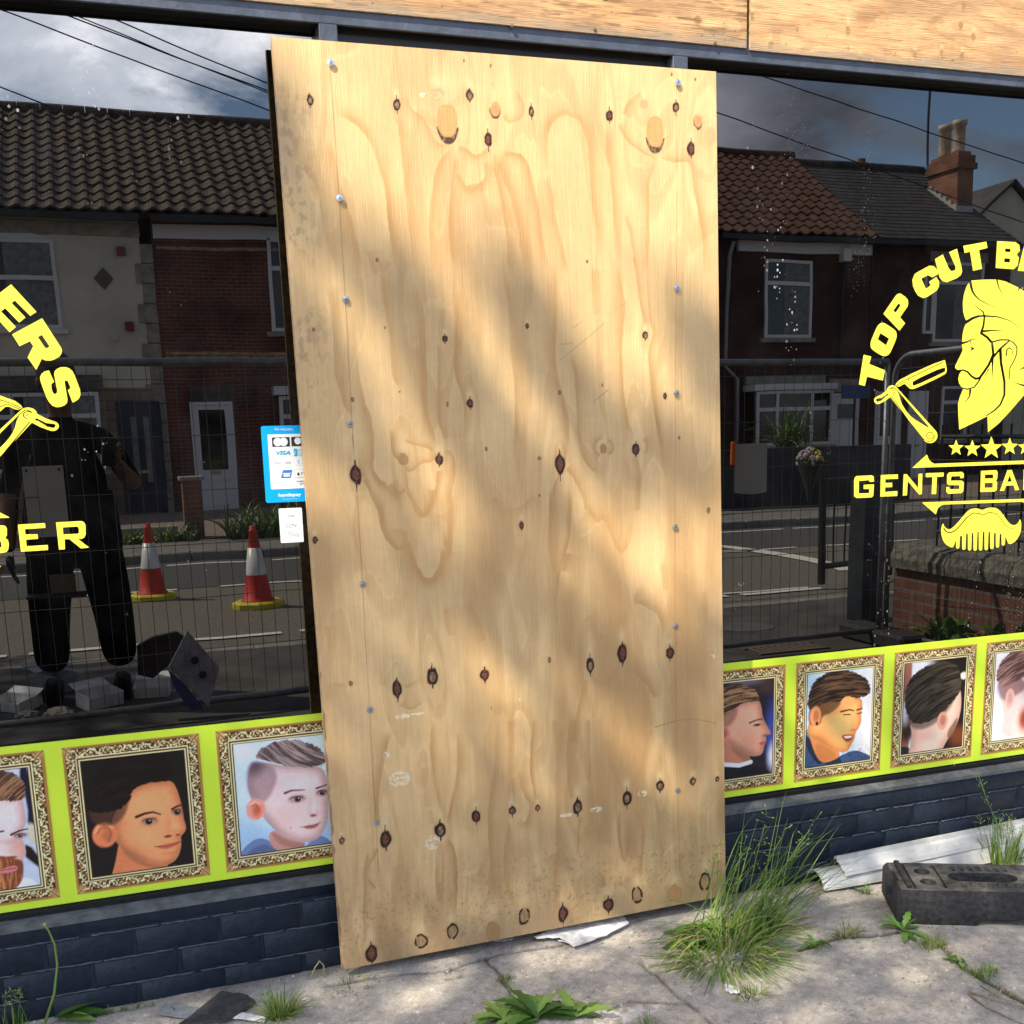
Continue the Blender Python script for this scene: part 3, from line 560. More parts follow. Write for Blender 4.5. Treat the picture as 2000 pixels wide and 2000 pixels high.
def P4(X, Z, U, V):
    p = Pt(X, Z, *Z6, srgb(44, 40, 52)); p.put(p.ell(300, 1290, 90, 30, .8), srgb(120, 110, 128)); p.put(p.ell(440, 1600, 34, 150, .8), srgb(72, 88, 168)); p.put(p.ell(450, 1740, 30, 70, .8), srgb(216, 220, 236)); p.put(p.ell(400, 1330, 50, 40, .8)*.7, srgb(84, 62, 60))
    p.put(p.m([(60, 1800), (150, 1770), (240, 1800), (320, 1790), (400, 1815), (450, 1850), (460, 1920), (60, 1920)], .002), srgb(26, 28, 42))
    p.put(p.m([(120, 1600), (200, 1640), (320, 1740), (316, 1790), (230, 1805), (120, 1790)], .002), srgb(196, 138, 112)); p.mul(p.m([(200, 1640), (330, 1745), (316, 1795), (210, 1720)], .008), .72)
    face = p.m([(120, 1480), (230, 1420), (365, 1400), (382, 1450), (388, 1510), (412, 1560), (438, 1600), (430, 1612), (405, 1622), (412, 1650), (396, 1680), (392, 1715), (372, 1738), (310, 1742), (240, 1710), (190, 1660), (120, 1640)]); p.put(face, srgb(222, 166, 140)); p.round_(face); p.mul(face*p.ell(330, 1500, 40, 60, .9), 1.12); p.mul(face*p.ell(280, 1690, 60, 60, .9), .84)
    p.put(p.m([(100, 1500), (240, 1440), (240, 1500), (200, 1560), (150, 1580), (100, 1580)], .008)*.7, srgb(140, 104, 88))
    hr = p.m([(90, 1500), (100, 1370), (160, 1335), (240, 1312), (310, 1325), (360, 1365), (374, 1400), (350, 1418), (290, 1420), (230, 1450), (190, 1490), (140, 1510)], .0022, 2, .010); p.hair(hr, srgb(72, 50, 38), srgb(186, 148, 112), [(140, 1460), (350, 1360)], 170, 21, .85)
    p.put(p.ell(162, 1612, 34, 46, .15, 10), srgb(216, 140, 124)); p.mul(p.ell(160, 1606, 18, 28, .5), .62)
    p.put(p.st([(310, 1545), (350, 1528), (386, 1520)], .005, .004), srgb(80, 52, 40)); p.put(p.ell(355, 1556, 22, 8, .4), srgb(120, 80, 70)); p.put(p.ell(360, 1556, 7, 6, .4), (.02, .015, .012)); p.mul(p.ell(405, 1618, 20, 7, .5), .6); p.put(p.m([(368, 1662), (396, 1650), (412, 1654), (398, 1676), (376, 1678)], .0015), srgb(196, 110, 100)); p.put(p.st([(366, 1664), (410, 1658)], .0012), srgb(110, 46, 40))
    p.put(p.st([(90, 1765), (170, 1790), (250, 1795), (318, 1774)], .014), srgb(222, 228, 240)); return p.c
def P5(X, Z, U, V):
    p = Pt(X, Z, *Z6, srgb(186, 208, 238)); p.put(sstep(.6, .95, U)*.9, srgb(240, 240, 240)); p.put(sstep(.8, .84, U)*(1-sstep(.88, .9, U))*.6, srgb(206, 204, 206))
    p.put(p.m([(600, 1640), (640, 1600), (700, 1690), (740, 1790), (850, 1735), (930, 1700), (1000, 1725), (1060, 1760), (1060, 1860), (600, 1860)], .002), srgb(72, 96, 128)); p.mul(p.m([(640, 1560), (690, 1650), (745, 1790), (700, 1780), (640, 1680)], .003, 1), .35); p.mul(p.m([(740, 1790), (840, 1735), (860, 1800), (760, 1840)], .004, 1), .35)
    p.mul(sstep(.5, .7, fbm(U*40, V*40, 71))*sstep(.8, .85, V)*.7, .6)
    p.put(p.m([(650, 1560), (830, 1700), (850, 1745), (740, 1790), (690, 1720)], .002), srgb(206, 140, 88)); p.mul(p.m([(700, 1640), (850, 1740), (740, 1790), (700, 1720)], .01), .8)
    face = p.m([(650, 1560), (700, 1480), (850, 1440), (890, 1385), (970, 1395), (978, 1440), (968, 1490), (972, 1530), (955, 1575), (935, 1600), (930, 1640), (912, 1668), (892, 1712), (850, 1720), (780, 1690), (720, 1650), (655, 1620)]); p.put(face, srgb(240, 172, 112)); p.round_(face); p.mul(face*p.ell(850, 1560, 70, 60, .9), 1.13); p.mul(face*p.ell(740, 1640, 70, 60, .9), .8)
    p.put(p.m([(700, 1360), (900, 1350), (940, 1400), (900, 1450), (840, 1500), (700, 1500)], .002), srgb(236, 168, 110)); side = p.m([(655, 1480), (700, 1380), (830, 1370), (858, 1430), (790, 1490), (740, 1500), (730, 1560), (660, 1560)], .006); p.put(side*.85, srgb(104, 76, 54))
    hr = p.m([(652, 1470), (655, 1380), (690, 1300), (750, 1255), (830, 1228), (900, 1235), (980, 1265), (1015, 1305), (1028, 1350), (1005, 1385), (960, 1398), (900, 1388), (870, 1390), (850, 1420), (800, 1420), (740, 1430), (690, 1455)], .0022, 2, .010); p.hair(hr, srgb(34, 24, 20), srgb(136, 104, 80), [(700, 1420), (960, 1280)], 130, 31, .7)
    p.put(p.ell(700, 1505, 34, 58, .12, 10), srgb(226, 152, 104)); p.mul(p.ell(702, 1505, 18, 34, .5), .62); p.put(p.ell(708, 1548, 9, 11, .3), (.02, .02, .02))
    p.put(p.st([(850, 1478), (900, 1466), (925, 1472)], .006, .004), srgb(70, 42, 26)); p.put(p.st([(945, 1468), (975, 1458)], .006, .004), srgb(70, 42, 26)); p.put(p.st([(865, 1496), (905, 1494)], .004), srgb(80, 44, 28)); p.put(p.st([(945, 1490), (972, 1484)], .004), srgb(80, 44, 28)); p.mul(p.ell(915, 1585, 20, 7, .6), .7); p.mul(p.m([(920, 1490), (940, 1560), (915, 1580), (900, 1560)], .006), .9)
    p.put(p.m([(850, 1618), (885, 1612), (925, 1612), (915, 1645), (885, 1660), (862, 1640)], .0015), srgb(170, 76, 54)); p.put(p.m([(862, 1622), (920, 1618), (905, 1634), (875, 1636)], .001), srgb(244, 236, 226)); return p.c
def P6(X, Z, U, V):
    p = Pt(X, Z, *Z6, srgb(60, 50, 50)); p.put(1-sstep(.06, .35, np.abs(U-.22)), srgb(214, 216, 226)); p.put((1-sstep(.10, .13, U))*.9, srgb(150, 90, 66)); p.put(sstep(.62, .7, U), srgb(28, 22, 24)); p.put(p.ell(1575, 1265, 26, 22, .4), srgb(224, 216, 206)); p.put(p.ell(1540, 1620, 60, 60, .7), srgb(128, 72, 40)); p.put(p.ell(1240, 1590, 50, 70, .6), srgb(58, 28, 20)); p.put(p.ell(1230, 1480, 30, 70, .7)*.8, srgb(196, 198, 212))
    p.put(p.m([(1180, 1690), (1250, 1680), (1300, 1760), (1180, 1780)], .003), srgb(34, 44, 58))
    nk = p.m([(1250, 1540), (1400, 1480), (1550, 1330), (1560, 1400), (1555, 1480), (1530, 1560), (1490, 1620), (1450, 1690), (1430, 1750), (1240, 1750), (1262, 1660), (1268, 1600)]); p.put(nk, srgb(230, 194, 178)); p.round_(nk, .03, .72); p.mul(nk*p.ell(1290, 1650, 40, 80, .9), .86); p.put(nk*p.ell(1340, 1620, 60, 30, .9)*.4, srgb(226, 150, 140))
    p.put(p.m([(1478, 1590), (1500, 1560), (1540, 1500), (1530, 1570), (1500, 1625), (1475, 1640)], .004)*.85, srgb(136, 104, 84))
    p.put(p.m([(1225, 1480), (1420, 1500), (1530, 1380), (1500, 1450), (1420, 1540), (1340, 1585), (1260, 1580)], .009)*.8, srgb(110, 90, 80))
    hr = p.m([(1222, 1410), (1235, 1320), (1280, 1255), (1360, 1205), (1450, 1182), (1530, 1195), (1558, 1260), (1562, 1345), (1525, 1400), (1480, 1450), (1420, 1515), (1320, 1552), (1265, 1545), (1235, 1480)], .0022, 2, .010); p.hair(hr, srgb(16, 13, 13), srgb(130, 118, 100), [(1300, 1400), (1500, 1220)], 150, 41, .38)
    p.put(p.ell(1448, 1532, 36, 56, .12, 15), srgb(226, 166, 144)); p.mul(p.ell(1450, 1528, 19, 34, .5), .6); return p.c
def P7(X, Z, U, V):
    p = Pt(X, Z, *Z6, srgb(228, 220, 234)); p.put(p.m([(1740, 1650), (1850, 1600), (1960, 1640), (2100, 1600), (2100, 1760), (1740, 1760)], .003), srgb(246, 244, 248))
    nk = p.m([(1790, 1350), (1900, 1280), (2060, 1280), (2080, 1500), (2000, 1600), (1930, 1640), (1790, 1620), (1815, 1500)]); p.put(nk, srgb(246, 206, 200)); p.put(p.ell(1930, 1520, 40, 70, .7)*nk, srgb(160, 84, 60))
    sd = p.m([(1760, 1290), (1900, 1260), (1960, 1330), (1860, 1400), (1790, 1420)], .01); p.put(sd*.8, srgb(140, 104, 104))
    hr = p.m([(1762, 1290), (1772, 1220), (1820, 1150), (1890, 1105), (1980, 1090), (2060, 1150), (2060, 1260), (1960, 1260), (1880, 1300), (1800, 1340)], .0022, 2, .010); p.hair(hr, srgb(92, 64, 62), srgb(196, 156, 146), [(1780, 1330), (1960, 1140)], 130, 51, .8)
    p.put(p.ell(1845, 1400, 32, 62, .12, 5), srgb(240, 186, 176)); p.mul(p.ell(1846, 1398, 17, 38, .5), .72); return p.c
def Pgen(seed):
    def f(X, Z, U, V):
        c = np.zeros(X.shape+(3,)); c[:] = srgb(150, 170, 200)
        def put(k, col): nonlocal c; c = c+(np.array(col)-c)*np.clip(k, 0, 1)[..., None]
        el = lambda x, y, a, b: 1-sstep(.93, 1.07, np.hypot((U-x)/a, (V-y)/b))
        put(el(.5, 1.1, .5, .28), srgb(60, 60, 80)); put(el(.5, .8, .14, .2), srgb(210, 150, 120)); put(el(.5, .5, .24, .32), srgb(226, 168, 136)); put(el(.5, .27, .27, .18), srgb(60, 40, 30)); put(el(.41, .5, .045, .018), (.02, .02, .02)); put(el(.59, .5, .045, .018), (.02, .02, .02)); put(el(.5, .68, .08, .016), srgb(150, 70, 60)); return c
    return f
def strip(name, label, x0, x1, z0, z1, pics):
    t = thing(name, label, 'window graphic', ((x0+x1)/2, 0, z0))
    MB().box(x0, x1, -.0015, -.0002, z0, z1).build('vinyl_band', stripm, t)
    for lab, a, b_, c, d, pf in pics: portrait(lab, a, b_, c, d, pf, t)
ZB, ZT, ZB2, ZT2 = .2871, .6953, .3103, .7130
strip('portrait_strip', 'lime strip of gold framed haircut photographs on the window left of the plywood', -3.3, .094, .2665, .7145, [
    ('gold framed print of a dark haired smiling boy on black', -.6763, -.3302, ZB, ZT, P2), ('gold framed print of a blond boy with a shaved side parting', -.2854, .0607, ZB, ZT, P3),
    ('gold framed print of a bearded man looking down', -1.067, -.7212, ZB, ZT, P1), ('gold framed print of a short haired man', -1.458, -1.112, ZB, ZT, Pgen(1))])
strip('portrait_strip', 'lime strip of gold framed haircut photographs on the window right of the plywood', 1.122, 4.1, .290, .7365, [
    ('gold framed print of a man in profile wearing a navy cape', 1.169, 1.510, ZB2, ZT2, P4), ('gold framed print of a young man with a dark quiff in a blue jacket', 1.552, 1.8924, ZB2, ZT2, P5),
    ('gold framed print of the back of a dark haired head', 1.9346, 2.275, ZB2, ZT2, P6), ('gold framed print of a pale neck and spiky brown hair', 2.317, 2.658, ZB2, ZT2, P7), ('gold framed print of a short haired man', 2.70, 3.04, ZB2, ZT2, Pgen(2))])

# ================================================================== PLYWOOD
BY0, BY1 = -.1343, -.0581; BT = .018                      # front face y at the foot and at the top, sheet thickness
def Bp(px, py):                                            # pixel -> point on the leaning front face
    d = ray(px, py); k = (BY1-BY0)/2.44; t = (BY0+k*C[2]-C[1])/(d[..., 1]-k*d[..., 2]); return C+d*t[..., None]
bTL, bTR, bBR, bBL = Bp(529.8, 71.0), Bp(1398.5, 139.6), Bp(1417.5, 1749), Bp(668.6, 1894.3)
bn = np.array([0, -1, (BY1-BY0)/2.44]); bn /= np.linalg.norm(bn)
edgem = mat('plywood_edge', (.50, .33, .17), .8, .2, noise=(60, .4))
plym = vcmat('plywood_face', .62, .35, grain=((420, 420, 9), .10), bump=((300, 300, 8), .25))
def AB(P): P = np.asarray(P); return P[..., 0], P[..., 2]
Kn = []   # (a, z, rx, rz, type) in metres on the sheet
def knots(off, s, L_):
    for x, y, rx, ry, ty in L_:
        p = Bp(off[0]+x*s, off[1]+y*s); e = Bp(off[0]+(x+rx)*s, off[1]+y*s); f = Bp(off[0]+x*s, off[1]+(y+ry)*s)
        Kn.append((p[0], p[2], abs(e[0]-p[0]), abs(f[2]-p[2]), ty))
K_ = .25880
knots((500, 40), K_, [(408, 600, 22, 44, 'd'), (1062, 635, 27, 45, 'd'), (1613, 565, 25, 45, 'd'), (1805, 680, 38, 62, 'p'), (1445, 780, 82, 155, 'P'), (1752, 900, 28, 55, 'h'), (1568, 303, 8, 12, 's'), (1770, 343, 8, 14, 's'), (915, 1808, 11, 17, 's'), (1370, 545, 55, 45, 'f')])
knots((950, 40), K_, [(340, 688, 19, 42, 'd'), (928, 718, 27, 42, 'h'), (1272, 860, 70, 145, 'P'), (1545, 970, 28, 54, 'h'), (1430, 655, 24, 40, 'd'), (1597, 765, 32, 56, 'p'), (1190, 635, 32, 42, 'f'), (760, 1820, 10, 14, 's'), (1577, 445, 7, 14, 's'), (1398, 408, 7, 14, 's'), (1690, 880, 45, 80, 'o')])
knots((520, 500), K_, [(358, 555, 12, 16, 's'), (1348, 625, 20, 26, 'h'), (650, 1083, 13, 18, 's'), (1538, 1112, 24, 34, 'h'), (1367, 1118, 9, 22, 's'), (1035, 1530, 36, 46, 't'), (1305, 1535, 27, 44, 'h'), (676, 1650, 40, 80, 'h'), (1660, 1455, 11, 16, 's'), (1007, 1025, 6, 9, 's'), (895, 540, 8, 12, 's')])
knots((950, 500), K_, [(308, 528, 13, 20, 'h'), (1200, 600, 20, 30, 'd'), (552, 1030, 12, 18, 's'), (1348, 1058, 12, 26, 'h'), (875, 975, 6, 13, 's'), (882, 1455, 26, 36, 't'), (1128, 1460, 27, 44, 'h'), (555, 1570, 35, 78, 'h'), (400, 1528, 13, 15, 's'), (1455, 1372, 9, 12, 's'), (400, 1808, 5, 12, 's')])
knots((550, 950), K_, [(252, 405, 20, 28, 'h'), (1810, 293, 17, 32, 'h'), (522, 1487, 15, 20, 's'), (873, 1530, 32, 68, 'h'), (1137, 1435, 39, 66, 'd'), (1533, 1422, 33, 48, 'h'), (1582, 1672, 4, 12, 's')])
knots((950, 950), K_, [(475, 1310, 13, 22, 's'), (783, 1352, 27, 58, 'd'), (1027, 1262, 34, 68, 'h'), (1385, 1255, 29, 44, 'h'), (1677, 182, 13, 24, 's')])
knots((600, 1400), K_, [(262, 935, 20, 25, 'd'), (592, 925, 37, 66, 'h'), (1005, 855, 39, 60, 'd'), (1275, 752, 32, 44, 'h'), (1548, 708, 27, 33, 'd'), (1740, 688, 17, 24, 'd'), (485, 1785, 40, 66, 'h'), (857, 1697, 47, 55, 'r'), (1098, 1615, 42, 54, 'r'), (1402, 1615, 55, 75, 't'), (1638, 1505, 42, 62, 'r')])
knots((950, 1400), K_, [(688, 680, 33, 56, 'd'), (1060, 615, 32, 54, 'd'), (1310, 522, 29, 40, 'd'), (1560, 487, 24, 28, 'd'), (1742, 470, 14, 20, 'd'), (577, 1487, 35, 62, 'h'), (920, 1418, 41, 50, 'h'), (1138, 1345, 40, 56, 'r'), (1650, 1245, 37, 62, 'r'), (1420, 1330, 52, 58, 't')])
def wood_paint(A, Z, kn, seed=0, amp=.66):
    # growth-ring field : long vertical contours, pulled round each knot
    w1 = (fbm(A*2.6+seed, Z*.55, 11+seed)-.5)*4.6; w2 = (fbm(A*8, Z*1.3+seed, 23+seed, 3)-.5)*1.0; w3 = (fbm(A*30, Z*4, 29+seed, 2)-.5)*.16
    phi = A*1.6+w1+w2+w3
    for a, z, rx, rz, ty in kn:
        if ty == 's': continue
        q = rx/.009; sa, sz = .030+.9*rx, .10+2.2*rz
        if rx > .02: sa, sz = .09, .16
        sg = 1 if (int(a*97+z*53) % 2) else -1
        da, dz = (A-a)/sa, (Z-z)/sz; phi = phi+sg*.75*min(q, 2.2)*np.exp(-np.abs(da)**1.6-np.abs(dz)**1.4)
    f = phi*1.2; s = f-np.floor(f)
    k = sstep(0, .035, s)*(1-sstep(.22, .42, s)); k2 = sstep(.42, .9, s)*(1-sstep(.96, 1, s))*.22
    pale = np.array([.780, .535, .262]); dark = np.array([.600, .370, .165]); c = pale+(dark-pale)*(k*amp+k2)[..., None]
    b = fbm(A*3+4, Z*2.2, 91+seed); c = c*(1-.16*sstep(.45, .75, b))[..., None]; c = c+(np.array([.70, .42, .19])-c)*(sstep(.5, .8, fbm(A*5+9, Z*1.6, 95+seed))*.40)[..., None]
    c = c*(1+(vn(A*330, Z*7, 17)-.5)*.10+(vn(A*110, Z*3, 18)-.5)*.06+(vn(A*60, Z*90, 19)-.5)*.05)[..., None]
    c = c*(1+(fbm(A*40, Z*14, 20, 3)-.5)*.10)[..., None]
    return c
def knot_paint(c, A, Z, kn):
    def put(k, col):
        nonlocal c; c = c+(np.array(col)-c)*np.clip(k, 0, 1)[..., None]
    for n, (a, z, rx, rz, ty) in enumerate(kn):
        m = (np.abs(A-a) < rx*5+.01) & (np.abs(Z-z) < rz*5+.02)
        if not m.any(): continue
        x = (A[m]-a)/rx; y = (Z[m]-z)/rz; cc = c[m]; wob = 1+(vn(x*1.7+n*7, y*1.3, n)-.5)*.34
        def pt(k, col):
            nonlocal cc; cc = cc+(np.array(col)-cc)*np.clip(k, 0, 1)[..., None]
        lens = np.minimum(np.hypot(x, y*1.12)/wob, np.abs(x)/np.maximum(.42*np.clip(1-np.abs(y)/1.75, 0, 1)**1.2, 1e-3)+(np.abs(y) > 1.7)*9) if ty in 'hd' else np.hypot(x, y)/wob
        r = np.hypot(x, y)/wob
        halo = np.exp(-((x/2.2)**2+(y/2.0)**2)); pt(halo*.22, (.60, .36, .16)); pl = np.exp(-((x/.8)**2+((y-1.9)/.9)**2))*(ty != 's'); pt(pl*.55, (.80, .60, .32)); pl = np.exp(-((x/.55)**2+((y+2.2)/1.3)**2))*(ty != 's'); pt(pl*.35, (.58, .37, .19))
        if ty in 'hd':
            pt((1-sstep(1.1, 1.5, lens))*.22*(.4+vn(x*2, y*1.5, n+9)), (.36, .20, .10)); pt(1-sstep(1.0, 1.15, lens), (.026, .011, .007)); inn = 1-sstep(.52, .66, lens*1.0); 
            if ty == 'h': st = .5+.5*np.sin((y*rz)*1100+x*.8+n); pt(inn*(np.abs(y) < .8), (.095, .030, .020)); pt(inn*sstep(.5, .8, st)*.85*(np.abs(y) < .72), (.27, .10, .065))
            else: u = np.hypot(x-.06, y+.06); pt((1-sstep(.46, .62, u)), (.34, .22, .12)); pt((1-sstep(.5, .7, u))*sstep(.45, .7, vn(x*4+n, y*4, n+3)), (.16, .09, .05))
        elif ty == 's': pt(1-sstep(.8, 1.2, r), (.16, .085, .04)); pt(1-sstep(.3, .5, r), (.38, .22, .10))
        elif ty == 'r': pt((1-sstep(1.0, 1.1, r)), (.40, .26, .13)); ring = sstep(.68, .80, r)*(1-sstep(1.05, 1.15, r)); pt(ring*sstep(.25, .4, vn(np.arctan2(y, x)*1.7+n, r*.1, n)+.16), (.032, .014, .009)); pt((1-sstep(.72, .8, r))*sstep(.5, .7, vn(x*3, y*2, n)), (.30, .19, .10))
        elif ty == 't': pt(1-sstep(.85, 1.05, r), (.44, .26, .11)); ringd = np.abs((r*3) % 1-.5); pt((r < 1)*(1-sstep(.1, .3, ringd))*.4, (.30, .16, .07)); pt((sstep(.9, .97, r)*(1-sstep(1.0, 1.07, r)))*.5, (.25, .13, .06))
        elif ty == 'p': pt(1-sstep(.9, 1.05, r), (.56, .32, .13)); pt((1-sstep(.5, .6, np.hypot(x, y-.1)))*.4, (.45, .22, .09)); pt((1-sstep(.95, 1.1, r))*sstep(.95, 1.05, np.hypot(x, y-.28)), (.10, .05, .03))
        elif ty == 'f': pt((1-sstep(.7, 1.1, r))*.45, (.40, .26, .14))
        elif ty == 'o': pt((1-sstep(.6, 1.1, r))*.5, (.66, .30, .15))
        elif ty == 'P':
            q = (np.abs(x/.96)**2.4+np.abs((y-.15)/.84)**2.0)**(1/2.2)/wob**.3
            body = 1-sstep(.95, 1.0, q); v2 = (y < -.15)*(1-sstep(.97, 1.03, (np.abs(x/1.05)**2.2+np.abs((y-.0)/1.0)**1.7)**(1/1.9)))
            pt(v2*(.75+.25*(vn(x*6, y*5, n) > .4)), (.085, .045, .026)); pt(body, (.58, .330, .125)); pt(body*(vn(x*5, y*3, 5)*.5), (.68, .42, .18)); pt(body*(1-sstep(.1, .3, np.abs((q*4) % 1-.5)))*.22, (.40, .20, .07))
        c[m] = cc
    return c
